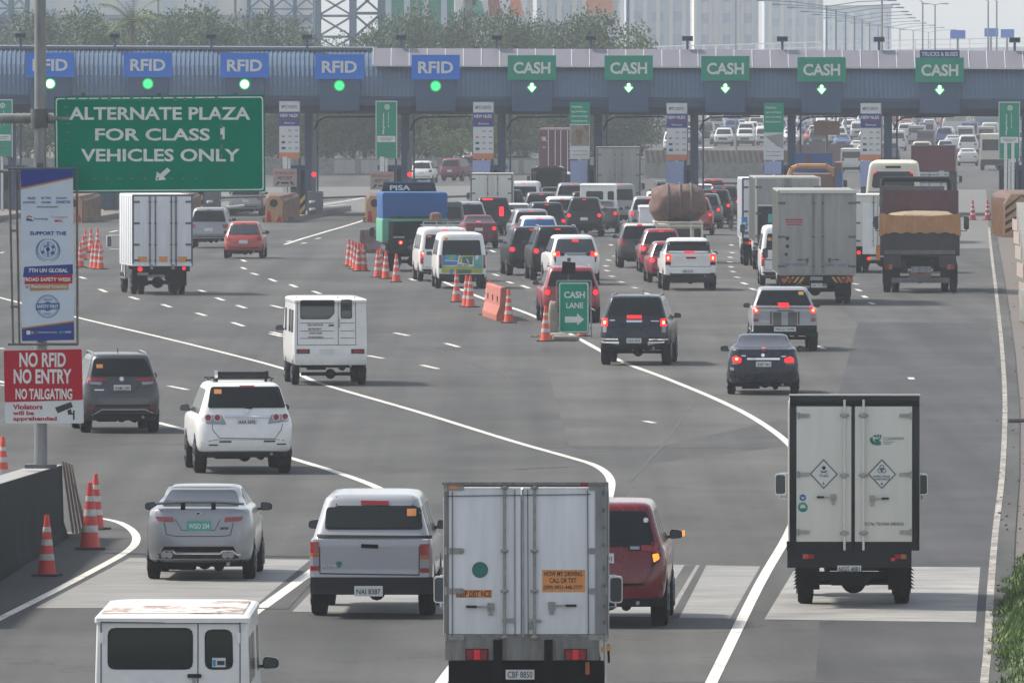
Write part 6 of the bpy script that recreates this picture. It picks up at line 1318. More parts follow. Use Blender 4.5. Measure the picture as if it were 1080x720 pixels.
t.rects('social_icon','lettering',[(168,1132,192,1156)],.016,.002,parent=bn); t.disc('social_icon','paintteal',205,1144,9,.016,.002,parent=bn); t.rects('social_icon','crimson',[(220,1134,236,1154)],.016,.002,parent=bn); t.txt('banner_lettering','lettering','nlexexpressways',240,1136,362,1148,.016,.002,parent=bn); t.disc('social_icon','bgreen',384,1142,10,.016,.002,parent=bn); t.txt('banner_lettering','lettering','1-35000',400,1134,450,1146,.016,.002,parent=bn)
# red entry sign
r = empty('entry_sign', (c0.x, YP-.2, P(43,445,YP).z), 0, 'red and white sign reading NO RFID NO ENTRY NO TAILGATING', 'sign'); t = Flat(r, YP-.2, c0.x, r.location.z); t.zoom(0,360,4)
p = t.poly('sign_panel','signwhite',[(16,38),(345,32),(354,345),(22,345)],0,.03,r=.04); t.poly('sign_face','signred',[(16,38),(345,32),(350,246),(20,256)],.031,.004,parent=p,r=.03)
for s_,x0_,y0_,x1_,y1_ in (('NO RFID',82,46,278,108),('NO ENTRY',58,116,302,178),('NO TAILGATING',66,198,305,244)): t.txt('sign_lettering','lettering',s_,x0_,y0_,x1_,y1_,.036,.004,parent=p,bold=.03)
for s_,x0_,y0_,x1_,y1_ in (('Violators',54,264,180,286),('will be',54,292,144,310),('apprehended',56,316,240,338)): t.txt('sign_lettering','signred',s_,x0_,y0_,x1_,y1_,.031,.003,parent=p,bold=.035)
t.polys('camera_pictogram','ink',[[(232,278),(300,254),(308,276),(244,302)],[(284,290),(300,284),(304,302),(288,308)],[(288,302),(312,302),(312,308),(288,308)],[(308,290),(315,290),(315,330),(308,330)]],.031,.003,parent=p)
m = MB(); m.box(-.06,.06,.0,.10,.1,1.2); obj('clamp_rail', m, 'galvdark', r)
# ================================================================ toll plaza
YG = 620.0; ZS = lambda x_: -.0045*x_
canopy = empty('toll_canopy', (0, YG, 0), 0, 'long blue-grey ribbed toll plaza canopy spanning the whole road', 'canopy')
prof = [(9.5,8.25),(3.4,8.32),(2.2,8.22),(1.35,7.85),(.72,7.35),(.30,6.8),(.08,6.25),(0,5.75),(.15,5.35),(.5,5.08),(1.1,4.88),(9.5,4.85)]
def extr(name, pr, x0, x1, mat, parent, n=20):
    mb = MB(); k = len(pr); vs = []
    for i in range(n+1):
        x_ = x0+(x1-x0)*i/n; vs += [(x_, y_, z_+ZS(x_)) for y_, z_ in pr]
    fs = [(i*k+j, i*k+(j+1)%k, (i+1)*k+(j+1)%k, (i+1)*k+j) for i in range(n) for j in range(k)] + [tuple(range(k)), tuple(range(n*k+k-1, n*k-1, -1))]
    mb.add(vs, fs); return obj(name, mb, mat, parent, smooth=25)
fa = extr('fascia', prof, -46, 46, 'toll', canopy)
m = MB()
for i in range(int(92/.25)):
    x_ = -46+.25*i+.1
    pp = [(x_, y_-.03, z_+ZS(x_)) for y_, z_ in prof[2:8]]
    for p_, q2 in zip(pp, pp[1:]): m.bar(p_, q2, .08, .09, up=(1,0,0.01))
obj('fascia_rib', m, 'tollrib', fa)  # ribs coloured lighter than the fascia, standing in for light on their edges
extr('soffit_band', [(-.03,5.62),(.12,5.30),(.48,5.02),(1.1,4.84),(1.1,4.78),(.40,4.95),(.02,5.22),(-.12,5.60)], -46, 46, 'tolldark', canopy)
extr('gutter', [(2.0,8.24),(3.6,8.32),(3.6,8.44),(2.0,8.38)], -46, -7.6, 'gutter', canopy)
# solar panels: one mesh copied along the roof edge
m = MB(); m.add([(0,.34,7.42),(.95,.34,7.42),(.95,1.9,8.36),(0,1.9,8.36),(0,.37,7.38),(.95,.37,7.38),(.95,1.93,8.32),(0,1.93,8.32)], [(0,1,2,3),(7,6,5,4),(0,4,5,1),(1,5,6,2),(2,6,7,3),(3,7,4,0)])
sp0 = obj('solar_panel', m, 'solar', canopy); sp0.location = (-7.55, 0, ZS(-7.55)+.0)
for i in range(1, 54):
    c_ = sp0.copy(); COL.objects.link(c_); c_.parent = canopy; x_ = -7.55+.985*i; c_.location = (x_, 0, ZS(x_))
m = MB()
for i in range(54):
    x_ = -7.58+.985*i; m.bar((x_,.33,7.41+ZS(x_)),(x_,1.89,8.35+ZS(x_)),.035 if i%3 else .08,.03,up=(1,0,.01))
m.bar((-7.6,.33,7.39+ZS(-7)),(46,.33,7.39+ZS(46)),.06,.05); obj('panel_frame', m, 'lettering', canopy)
for i,px in enumerate((-100,2,103,205,316,418,520,622,724,827,929,1075,1180)):
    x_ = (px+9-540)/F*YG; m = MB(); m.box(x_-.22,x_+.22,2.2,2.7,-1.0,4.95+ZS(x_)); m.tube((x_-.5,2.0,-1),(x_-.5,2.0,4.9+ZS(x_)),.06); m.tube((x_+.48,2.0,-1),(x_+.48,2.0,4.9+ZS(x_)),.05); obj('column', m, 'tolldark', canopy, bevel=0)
    if i > 3:
        m = MB(); m.path([(x_+.3,1.9,3.9),(x_+.5,1.9,4.4),(x_+.9,1.9,4.62),(x_+3.6,1.9,4.66)],.05); obj('brace', m, 'blackflat', canopy)
def lane_sign(cx, y0, st, wide, mat, lab):
    Yb = YG-.35; g0 = P(cx,120,Yb); r = empty('lane_sign', (g0.x, Yb, 4.95+ZS(g0.x)), 0, lab, 'sign', 'lane signs hung along the canopy'); t = Flat(r, Yb, g0.x, r.location.z)
    m = MB(); z0_ = 5.0-4.95; m.box(-1.08,1.08,.0,.9,z0_-.05,t.q(0,y0+25)[1]); obj('housing', m, 'tolldark', r, bevel=.02)
    b_ = t.rect('sign_board', mat, cx-25.5, y0, cx+25.5, y0+26, .05, .12); w2 = 18.5 if st == 'RFID' else 19.5
    t.txt('sign_lettering','lettering',st,cx-w2,y0+7,cx+w2,y0+19.5,.175,.02,parent=b_,bold=.03)
    if st == 'RFID':
        t.disc('lamp_ring','greenring',cx,y0+33,5.8,.02,.08); t.disc('green_lamp','greenlit' if cx in (156,358,459.5) else 'whitelit',cx,y0+33,4.3,.10,.03)
    else:
        o_=t.poly('lamp_face','greenring',[(cx-5.5,y0+34),(cx,y0+28),(cx+5.5,y0+34),(cx,y0+40)],.02,.08); t.poly('green_arrow','whitelit',[(cx-1.5,y0+29.5),(cx+1.5,y0+29.5),(cx+1.5,y0+33.5),(cx+4.2,y0+33.5),(cx,y0+38.5),(cx-4.2,y0+33.5),(cx-1.5,y0+33.5)],.10,.03,parent=o_)
    if wide:
        q2 = t.rect('upper_board','bannernavy',cx-21,y0-8,cx+21,y0,.05,.10); t.txt('sign_lettering','lettering','TRUCKS & BUSES',cx-19,y0-6,cx+19,y0-1.5,.155,.015,parent=q2,bold=.02)
    return t
for i,(cx,y0) in enumerate(((53,55.5),(156,55.5),(258,56),(358,57.5),(459.5,58))):
    lane_sign(cx,y0,'RFID',0,'signblue',('blue RFID sign behind the grey pole, leftmost on the canopy','blue RFID sign second from the left, just right of the grey pole','blue RFID sign third from the left, above the word PLAZA','blue RFID sign fourth from the left, right of the big green sign','blue RFID sign next to the first green CASH sign')[i])
for i,(cx,y0) in enumerate(((561,58.5),(663,58.8),(765,59.3),(866.5,60.5),(991,61))):
    lane_sign(cx,y0,'CASH',i==4,'signgreen2',('green CASH sign next to the last blue RFID sign','second green CASH sign from the left','third green CASH sign, in the middle of the five','fourth green CASH sign, left of the one with the truck board','green CASH sign topped by a small TRUCKS & BUSES board')[i])
# floodlights on the roof
def floodl(loc):
    r = empty('floodlight', loc, 0, '', 'floodlight', 'floodlights on the canopy roof'); m = MB(); m.tube((0,0,0),(0,0,.55),.07); obj('post', m, 'tolldark', r); m = MB(); m.box(-.30,.30,-.2,.25,.48,.76); obj('lamp_housing', m, 'tolldark', r, bevel=.03); m = MB(); m.box(-.26,.26,-.22,-.19,.53,.71); obj('lens', m, 'glass', r); return r
FL = None
for i,px in enumerate((22,121,223,324,423,524,623,725,825,927,1070)):
    x_ = (px-540)/F*(YG+2); loc = (x_, YG+2, 8.34+ZS(x_))
    if FL is None: FL = floodl(loc); o_ = FL
    else: o_ = copy_tree(FL); o_.location = loc
    o_['label'] = 'small roof floodlight ' + ('left of the grey pole','above the second RFID sign, left side','above the third RFID sign, left side','between the third and fourth RFID signs','left of the last RFID sign','left of the first CASH sign','between the first and second CASH signs','between the second and third CASH signs','between the third and fourth CASH signs','left of the trucks and buses board','at the far right of the canopy')[i]
# islands
ROT = -radians(3.2)
def island(px, lab, nose='plain'):
    ch = nose != 'plain'; YN = 546 if ch else 594; x_ = (px-540)/F*(YG if not ch else 560); r = empty('toll_island', (x_-(.3 if not ch else 0), YN, gz(YN)), ROT, lab, 'toll island', 'toll islands'); z0_ = 0
    m = MB(); m.box(-.75,.95,1.5,44+(48 if ch else 0),-.3,.28); obj('kerb', m, 'island', r, bevel=.03)
    m = MB(); m.add([(-.42,0,0),(.42,0,0),(.42,0,1.05),(.25,0,1.38),(-.25,0,1.38),(-.42,0,1.05),(-.8,4.6,0),(1.0,4.6,0),(1.0,4.6,1.35),(.8,4.6,1.5),(-.6,4.6,1.5),(-.8,4.6,1.35)], [(0,1,2,3,4,5),(6,11,10,9,8,7),(0,6,7,1),(1,7,8,2),(2,8,9,3),(3,9,10,4),(4,10,11,5),(5,11,6,0)]); nb = obj('crash_nose', m, 'attbrown', r); nb.scale = (1.85,1,1.45) if ch else (1,1,1)
    m = MB()
    for k in range(14):
        for sg in (1,-1): y_=.3+k*.30; xs=(.44+.56*y_/4.6) if sg>0 else -(.44+.38*y_/4.6); m.bar((xs,y_,.05),(xs,y_+.5,1.25),.06,.04)
    obj('side_stripe', m, 'attorange', nb)
    m = MB(); m.prism([(-.44,0),(.44,0),(.44,1.06),(.26,1.40),(-.26,1.40),(-.44,1.06)],-.06,-.005); nf = obj('nose_face', m, 'attorange', r); nf.scale = (1.85,1,1.45) if ch else (1,1,1)
    if nose == 'plain':
        m = MB(); m.prism(circ(-.02,1.02,.21,18),-.10,-.06); obj('lamp', m, 'glass', nf); m = MB(); m.prism([(-.40,.05),(-.12,.05),(-.2,.62),(-.34,.6)],-.08,-.062); m.prism([(.1,.05),(.4,.05),(.38,.2),(.3,.42)],-.08,-.062); obj('red_marking', m, 'signred', nf)
    else:
        m = MB()
        for k in range(4):
            m.prism([(-.02+.0,1.2-.30*k+.15),(.42,.85-.30*k+.15 if .85-.3*k>-.1 else .02),(.42,.98-.30*k+.15),(-.02,1.33-.30*k+.05)],-.08,-.062); m.prism([(-.42,.85-.25*k),(-.02,1.2-.30*k+.1),(-.02,1.30-.30*k+.05),(-.42,.98-.25*k)],-.08,-.062)
        obj('chevron', m, 'blackflat', nf)
    return r
labs = ['crash-cushioned toll island at the left edge behind the banner','crash-cushioned toll island partly behind the white and blue banner','crash-cushioned toll island hidden below the big green sign','orange-faced toll island right of the grey-silver SUV','orange-faced toll island just left of the blue tarpaulin truck','toll island under the second white banner, behind the queue','toll island under the second green banner, behind the queue','toll island behind the wrapped bundle','toll island behind the right-hand grey trucks','toll island left of the bus','striped toll island at the right edge, with black and yellow chevrons']
IPX = (0,103,205,305.5,407.5,509,611.5,713.5,816,917.5,1064)
for px_,l_ in zip(IPX,labs):
    if px_ in (509,611.5,713.5,816,917.5): continue
    island(px_,l_,'plain' if px_<1000 else 'chevron')
for px_,l_ in zip(IPX,labs):        # islands whose noses stand farther back
    if px_ in (509,611.5,713.5,816,917.5):
        x_=(px_-540)/F*YG; r=empty('toll_island',(x_+.1,YG-3,gz(YG-3)),ROT,l_,'toll island','toll islands'); m=MB(); m.box(-.75,.95,0,26,-.3,.28); obj('kerb',m,'island',r,bevel=.03); m=MB(); m.prism([(-.6,.28),(.7,.28),(.5,.8),(-.4,.8)],.3,1.4); obj('nose_block',m,'attbrown',r,bevel=.03)
def booth(px, lab):
    x_=(px-540)/F*YG+.35; r=empty('toll_booth',(x_,YG+3.2,gz(YG)+.28),ROT,lab,'toll booth','toll booths'); m=MB(); m.box(-.75,.75,0,3,0,1.05); b_=obj('lower_wall',m,'booth',r,bevel=.02); m=MB(); m.box(-.70,.70,.05,2.95,1.05,2.15); obj('window_band',m,'glass',r); m=MB(); m.box(-.85,.85,-.1,3.1,2.15,2.4); obj('roof',m,'tolldark',r,bevel=.03)
    m=MB()
    for xx in (-.72,0,.72): m.box(xx-.03,xx+.03,.02,.06,1.05,2.15)
    obj('mullion',m,'galvdark',r); return r
for i,px_ in enumerate(IPX): booth(px_, 'grey toll booth with dark windows ' + ('at the left edge of the picture','behind the road safety banner','behind the big green sign','right of the pinkish lane notice','behind the first green banner','behind the second white banner','behind the second green banner','behind the third white banner','behind the third green banner','behind the fourth white banner','behind the striped island at the right edge')[i])
def banner(px, y0, kind, lab):
    Yb=YG-1.0; x_=(px-540)/F*Yb; zt_=P(px,y0,Yb).z; r=empty('toll_banner',(x_,Yb,gz(Yb)+.28),0,lab,'banner','banners standing on the toll islands'); t=Flat(r,Yb,x_,r.location.z); z0_=r.location.z
    X=lambda u: px+u
    m=MB(); m.box(-.07,.07,.03,.12,0,zt_-z0_-.1); obj('post',m,'lettering',r)
    if kind=='white':
        b_=t.rect('banner_board','signwhite',px-10.5,y0,px+11,y0+60,0,.05); t.rect('rim','galvdark',px-11.5,y0-.8,px+12,y0,.0,.06); t.rect('side_rim','rust',px+11,y0,px+12,y0+60,.0,.06)
        t.rect('banner_band','bannernavy',px-10.5,y0+11,px+11,y0+26,.051,.01,parent=b_); t.rect('banner_band','orangeband',px-10.5,y0+54,px+11,y0+60,.051,.01,parent=b_)
        t.txt('banner_lettering','bannernavy','MPTC NORTH',px-8,y0+4,px+8,y0+7.5,.052,.006,parent=b_,bold=.01); t.txt('banner_lettering','lettering','NEW NLEX',px-9.5,y0+13.2,px+9.5,y0+16.6,.064,.006,parent=b_,bold=.03); t.txt('banner_lettering','crimson','TOLL RATES',px-8.5,y0+17.2,px+9,y0+19.8,.064,.006,parent=b_,bold=.02); t.txt('banner_lettering','lettering','Effective June',px-5,y0+21.5,px+6,y0+24.5,.064,.006,parent=b_,bold=.01)
        L_=[]
        for k in range(4):
            for j in range(2): L_.append((px-1+7*j,y0+30+6.2*k,px+2.6+7*j,y0+31.4+6.2*k))
        t.rects('rate_table','steel',L_,.052,.004,parent=b_); t.rects('vehicle_icon','tolldark',[(px-8,y0+42,px-4.2,y0+44.4),(px-8,y0+48,px-3.8,y0+50.6)],.052,.004,parent=b_); t.rects('vehicle_icon','orangeband',[(px-8,y0+36,px-4.6,y0+38)],.052,.004,parent=b_)
        if px>450: t.rect('lower_panel','lavender',px-11,y0+61.5,px+7.5,y0+(78 if px==509 else 88),.0,.05)
    elif kind=='green':
        b_=t.rect('banner_board','signgreen2',px-10.5,y0,px+10.5,y0+59,0,.05); t.rect('rim','lettering',px-11.3,y0-1,px+11.3,y0,.0,.06); t.rects('side_rim','lettering',[(px-11.3,y0,px-10.5,y0+60),(px+10.5,y0,px+11.3,y0+60)],.0,.06)
        t.disc('emblem','lettering',px+.8,y0+5.5,2.8,.052,.006,parent=b_); t.ring('emblem_ring','signgreen2',px+.8,y0+5.5,1.7,.7,.060,.004,parent=b_); t.txt('banner_lettering','lettering','Maginhawa',px-4.2,y0+12,px-1.8,y0+34,.052,.006,parent=b_,bold=.03,rot=1); t.txt('banner_lettering','lettering','sa biyahe',px+1.2,y0+11,px+3.2,y0+27,.052,.006,parent=b_,bold=.01,rot=1)
        t.rect('banner_band','lettering',px-9.5,y0+36,px+9.5,y0+42.5,.051,.006,parent=b_); t.rects('band_print','steel',[(px-7,y0+38,px+7,y0+39),(px-5,y0+40,px+5,y0+40.8)],.058,.003,parent=b_); t.rects('fine_print','tape',[(px-6,y0+48,px+6,y0+48.8),(px-6,y0+53,px+6,y0+53.8)],.051,.004,parent=b_)
    else:
        b_=t.rect('banner_board','signwhite',px-10.5,y0,px+10.5,y0+60,0,.05); t.rect('banner_band','signgreen2',px-10.5,y0,px+10.5,y0+(23 if px<700 else 31),.051,.01,parent=b_)
        for k in range(4): t.txt('banner_lettering','lettering',('Nagbibigay','ng serbisyo','para sa ating','biyahero')[k],px-8.5,y0+3.5+5*k,px+(3 if k==0 else 8),y0+6.2+5*k,.062,.006,parent=b_,bold=.01)
        if px<700: t.poly('picture','sack',[(px-10,y0+24),(px+10,y0+24),(px+10,y0+46),(px-10,y0+46)],.051,.006,parent=b_); t.polys('picture_shape','rust',[[(px-4,y0+28),(px+3,y0+30),(px+2,y0+44),(px-3,y0+44)],[(px+3,y0+24),(px+9,y0+25),(px+9,y0+34)]],.058,.003,parent=b_)
        else: t.poly('picture_shape','steel',[(px-9,y0+35),(px+10,y0+32),(px+10,y0+48),(px+4,y0+46)],.051,.006,parent=b_)
        t.rects('fine_print','steel',[(px-8,y0+51,px+8,y0+51.8),(px-8,y0+55,px+8,y0+55.8)],.051,.004,parent=b_); t.rect('lower_panel','lavender',px-10,y0+61.5,px+8,y0+(92 if px<700 else 75),.0,.05)
    return r
banner(2,106,'green','green banner cut by the left edge of the picture'); banner(305,107,'white','white toll rate banner right of the big green sign, with an orange foot'); banner(407.5,107.5,'green','green banner with vertical white lettering left of the distant white car')
banner(509.5,107.8,'white','white toll rate banner above the short white box truck'); banner(611.5,108,'pic','green-topped banner with a brownish picture, right of the purple container'); banner(713.5,109,'white','white toll rate banner above the wrapped bundle')
banner(816,108.8,'pic','green-topped banner with a pale lower half, above the grey box trucks'); banner(918,109,'white','white toll rate banner left of the bus roof'); banner(1064.5,108.5,'green','green banner with vertical lettering above the striped island')
# lane notices and gates on the left islands
for i,(px,y0,lab) in enumerate(((300.5,178,'pinkish lane notice board standing on the orange-faced island'),(403,181,'pinkish lane notice board behind the blue tarpaulin truck'))):
    Yb=600; x_=(px-540)/F*Yb; r=empty('lane_notice',(x_,Yb,gz(Yb)+.28),0,lab,'sign','lane notices on the left islands'); t=Flat(r,Yb,x_,r.location.z); m=MB(); m.box(-.12,.12,.03,.15,0,3.1); obj('post',m,'lettering',r); b_=t.rect('notice_board','signpink',px-12.5,y0,px+12.5,y0+19,0,.05)
    t.txt('notice_lettering','signred','RFID INSTALLATION',px-10.5,y0+3,px+10.5,y0+6,.052,.005,parent=b_); t.txt('notice_lettering','ink','NEXT EXIT',px-8,y0+8,px+8,y0+11.4,.052,.005,parent=b_,bold=.02); t.polys('notice_arrow','ink',[[(px-10,y0+17),(px-7,y0+13),(px-5,y0+14.5),(px-8.5,y0+17.5)],[(px+10,y0+17),(px+7,y0+13),(px+5,y0+14.5),(px+8.5,y0+17.5)],[(px-4,y0+14),(px+4,y0+14),(px+4,y0+16),(px-4,y0+16)]],.052,.005,parent=b_)
for i,(px,lab) in enumerate(((331,'lane gate with a red lamp and pale arms right of the lane notice'),(432,'lane gate hidden behind the blue tarpaulin truck'),(223,'lane gate below the big green sign'))):
    Yb=604; x_=(px-540)/F*Yb; r=empty('lane_gate',(x_,Yb,gz(Yb)+.0),ROT,lab,'gate','lane gates'); m=MB(); m.box(-.35,.45,0,.8,.28,1.5); obj('cabinet',m,'booth',r,bevel=.02); m=MB(); m.box(-.12,.10,.1,.3,1.5,3.6); obj('post',m,'booth',r); m=MB(); m.prism(circ(0,2.4,.13,14),.02,.1); obj('red_lamp',m,'redlit',r)
    
    m=MB(); m.box(-.75,-.45,.05,.12,.28,1.6); sp_=obj('striped_panel',m,'blackflat',r); m=MB(); m.prism([(-.74,.3),(-.46,.6),(-.46,.85),(-.74,.55)],.02,.05); m.prism([(-.74,.8),(-.46,1.1),(-.46,1.35),(-.74,1.05)],.02,.05); obj('panel_stripe',m,'yellowp',sp_); m=MB()
    for z_ in (.55,.95): m.tube((-.2,-.2,z_),(1.6,1.6,z_+.18),.07)
    obj('guard_arm',m,'lettering',r); m=MB(); m.tube((.3,.4,1.15),(4.4,.9,1.3),.06); obj('boom',m,'galvdark',r)
# right edge: booth posts, wall
r=empty('concrete_barrier',G(1090,325),0,'long concrete wall along the right edge below the striped island','barrier'); g0=G(1090,325); g1=G(1077,250); m=MB()
for k,(a_,b_) in enumerate(((g0,g1),)): m.bar((0,0,.5),((b_-a_).x,(b_-a_).y,.45),.45,1.25)
w_=obj('wall_body',m,'concrete',r); m=MB()
for k in range(5): q2=(g1-g0)*(k/5+.02); m.bar((q2.x-.23,q2.y,.45),(q2.x-.24,q2.y+5,.45),.03,.5)
obj('worn_patch',m,'signpink',w_)
r=empty('concrete_barrier',G(1092,345),0,'pale concrete block at the right edge, nearer than the long wall','barrier'); m=MB(); m.box(-.1,.9,0,9,0,1.0); obj('wall_body',m,'concrete',r,bevel=.03)
r=empty('signal_post',((1064.5-540)/F*560,560,gz(560)+.2),0,'pair of pale posts above the black and yellow chevrons','post'); m=MB()
for x_ in (-.18,.18): m.box(x_-.07,x_+.07,0,.12,.2,4.2)
obj('post',m,'lettering',r); m=MB(); pass
g0=G(1063,446); r=empty('steel_pipe',(g0.x,g0.y,g0.z+.06),0,'thin steel pipe lying on the right shoulder','pipe'); m=MB(); m.tube((0,0,0),(2.2,.3,0),.05); obj('pipe',m,'galvdark',r)
random.seed(4); m=MB()
for k in range(160):
    px=random.uniform(1050,1085); py=random.uniform(250,720); q2=G(px+ (14 if py<420 else 0),py); s_=random.uniform(.012,.035); m.lathe([(s_*.6,0),(s_,s_*.5),(s_*.5,s_)],(q2.x,q2.y,q2.z),'z',5)
tag(obj('shoulder_gravel',m,'dirt'),kind='stuff',label='loose stones and grit along the right shoulder',cat='gravel')
# ================================================================ beyond the plaza
def X_(px, Y): return (px-540)/F*Y
def Z_(py, Y): return P(540, py, Y).z
# --- walls
r=empty('retaining_wall',(X_(300,900),900,gz(900)),0,'pale concrete wall behind the booths on the left, with lighter panels','wall'); m=MB(); m.box(X_(-60,900)-X_(300,900),X_(690,900)-X_(300,900),0,.5,0,1.35); w_=obj('wall_body',m,'concrete',r)
for k in range(14):
    x0=X_(352,900)-X_(300,900)+k*2.15; m=MB(); m.box(x0,x0+1.7,-.06,.0,.15,1.2); obj('wall_panel',m,'boxgrey',w_)
Yw=880; r=empty('striped_wall',(X_(680,Yw),Yw,gz(Yw)),0,'low wall with red and white slanted stripes under the third banner gap','wall'); m=MB(); Lw=X_(832,Yw)-X_(680,Yw); m.box(0,Lw,0,.5,0,1.55); w_=obj('wall_body',m,'concrete',r); m=MB(); m.box(0,Lw,-.05,0,1.2,2.15); c_=obj('stripe_board',m,'brown',w_); m=MB()
for k in range(int(Lw/.42)): x0=k*.42; m.prism([(x0,1.2),(x0+.2,1.2),(x0+.02,2.15),(x0-.18,2.15)] if k else [(0,1.2),(.2,1.2),(.02,2.15),(0,2.15)],-.07,-.05)
obj('white_stripe',m,'concrete',c_)
Yw=960; r=empty('brown_wall',(X_(832,Yw),Yw,gz(Yw)),0,'plain brown wall with a small cone, right of the striped wall','wall'); m=MB(); m.box(0,X_(900,Yw)-X_(832,Yw),0,.4,0,1.9); obj('wall_body',m,'plasticdark',r)
# --- trees
LEAF={}
def leafmat(i):
    if i not in LEAF:
        m,n,l,p=nt('foliage_%d'%i); p.inputs['Roughness'].default_value=.7; p.inputs['Specular IOR Level'].default_value=.2
        tc=n.new('ShaderNodeTexCoord'); ns=n.new('ShaderNodeTexNoise'); ns.inputs['Scale'].default_value=.45; ns.inputs['Detail'].default_value=4; l.new(tc.outputs['Object'],ns.inputs[0]); cr=n.new('ShaderNodeValToRGB'); cr.color_ramp.elements[0].position=.35; cr.color_ramp.elements[1].position=.68
        b_=((.07,.12,.06),(.095,.15,.055),(.06,.105,.065))[i]; cr.color_ramp.elements[0].color=(*[q*.8 for q in b_],1); cr.color_ramp.elements[1].color=(*[q*1.3 for q in b_],1)
        l.new(ns.outputs[0],cr.inputs[0]); l.new(cr.outputs[0],p.inputs['Base Color']); LEAF[i]=m
    return LEAF[i]
def crown_mesh(sd, n_cl=38, n_lf=230):
    random.seed(sd); mb=MB(); cl=[]
    for _ in range(n_cl):
        a_=random.uniform(0,2*pi); rr=sqrt(random.random()); z_=random.uniform(.22,.95); k=(1-abs(z_-.55)*1.1); cl.append((Vector((cos(a_)*rr*.42*k,sin(a_)*rr*.42*k,z_)),random.uniform(.09,.17)))
    for c_,R_ in cl:
        for _ in range(n_lf):
            d=Vector((random.gauss(0,1),random.gauss(0,1),random.gauss(0,1))).normalized()*R_*random.uniform(.55,1.1); d.z*=.75; q=c_+d; s_=random.uniform(.008,.016); nn=Vector((random.gauss(0,1),random.gauss(0,1),random.gauss(0,1)+.6)).normalized(); u=nn.orthogonal().normalized()*s_; v=nn.cross(u)*random.uniform(.6,1.1)
            mb.add([q-u-v*.3,q+u-v*.5,q+u*.2+v],[(0,1,2)])
    return mb,cl
PROTO=[]
for k in range(4):
    mb,cl=crown_mesh(40+k); r=empty('tree',(0,0,0),0,'','tree'); o_=obj('crown',mb,leafmat(k%3),r,smooth=0); m=MB(); m.tube((0,0,0),(.01,0,.35),.022,.015,7)
    for c_,R_ in cl[:9]: m.tube((.01,0,.28),tuple(c_),.010,.004,5)
    obj('trunk',m,'bark',r); PROTO.append(r)
tn=0
TL=[]
random.seed(77)
for px,py in ((-30,26),(8,28),(38,24),(68,22),(96,18),(120,24),(165,26),(190,20),(214,17),(240,22),(268,26),(296,30),(322,44),(350,50),(385,48),(412,26),(436,18),(462,16),(486,24),(508,28),(534,18),(556,24),(582,34),(606,26),(632,20),(652,36)): TL.append((px,py,random.uniform(905,990)))
for px,py in ((-20,60),(60,62),(130,60),(200,64),(262,62),(330,66),(372,64),(420,66),(470,64),(520,66),(570,68),(618,66),(655,70),(30,84),(110,90),(300,88),(345,92),(400,90),(450,94),(500,90),(555,92),(605,95),(640,92)): TL.append((px,py,random.uniform(903,915)))
used=set()
where=lambda px: next(b for a_,b in ((60,'left of the grey pole'),(110,'right of the grey pole'),(160,'around the palm'),(250,'above the second RFID sign'),(340,'between the third and fourth RFID signs'),(410,'in front of the steel lattice'),(480,'by the green netted building'),(560,'right of the thick white pole'),(620,'above the first CASH signs'),(999,'at the right end of the tree row')) if px<a_)
for i,(px,py,Y) in enumerate(TL):
    k=i%4
    if k not in used: used.add(k); o_=PROTO[k]
    else: o_=copy_tree(PROTO[k])
    h=Z_(py,Y)-gz(Y)+.6; w_=random.uniform(7.5,10.5) if i<26 else random.uniform(8,10); o_.location=(X_(px,Y),Y,gz(Y)); o_.scale=(w_,w_,h); o_.rotation_euler=(0,0,random.uniform(0,6)); o_['label']=('tall hazy tree behind the canopy, ' if i<26 else 'low hazy tree behind the booths, ')+where(px); o_['group']='hazy trees behind the toll plaza '+where(px)
# palm
Y=895; r=empty('palm_tree',(X_(137,Y),Y,gz(Y)),0,'palm tree with arching fronds above the second RFID sign','palm tree'); zt_=Z_(26,Y)-gz(Y); m=MB(); m.tube((0,0,0),(.2,0,zt_),.25,.18,9); obj('trunk',m,'bark',r); m=MB(); random.seed(9)
for k in range(22):
    a_=2*pi*k/22+random.uniform(-.1,.1); e_=random.uniform(.2,1.25); prev=Vector((.2,0,zt_)); d=Vector((cos(a_)*cos(e_),sin(a_)*cos(e_),sin(e_)))
    for j in range(8):
        nx=prev+d*.42; d.z-=.17; d.normalize(); m.tube(prev,nx,.02,n=4); sd=d.cross(Vector((0,0,1))).normalized()
        for sg in (1,-1):
            for q in (0,.5): b0=prev.lerp(nx,q); m.add([b0,b0+d*.10,b0+sd*sg*.42+d*.25-Vector((0,0,.18))],[(0,1,2)])
        prev=nx
obj('fronds',m,leafmat(1),r,smooth=0)
# --- lattice towers
def lattice(px0,px1,Y,py0,lab,cols=2,zt=60,depth=5,bw=.35,step=14):
    x0,x1=X_(px0,Y),X_(px1,Y); r=empty('lattice_tower',(x0,Y,gz(Y)),0,lab,'tower'); W=x1-x0; zt_=zt
    xs=[W*k/(cols-1) for k in range(cols)]; st=step/F*Y; m=MB()
    for x in xs:
        for y in (0,depth): m.bar((x,y,0),(x,y,zt_),bw*1.2,bw*1.2)
    obj('column',m,'steelblue',r); m=MB(); z=0
    while z<zt_-st:
        for a_,b_ in zip(xs,xs[1:]):
            for y in (0,depth): m.bar((a_,y,z),(b_,y,z+st),bw*.34,bw*.34); m.bar((b_,y,z),(a_,y,z+st),bw*.34,bw*.34); m.bar((a_,y,z),(b_,y,z),bw*.5,bw*.5)
        for x in xs: m.bar((x,0,z),(x,depth,z+st),bw*.5,bw*.5)
        z+=st
    obj('bracing',m,'steelblue',r); return r
lattice(-14,11,1000,0,'steel lattice tower at the top left corner, behind the trees',2,24,4,.28,18); lattice(11,28,1000,0,'narrow steel lattice bay right beside the corner tower',2,22,4,.22,18)
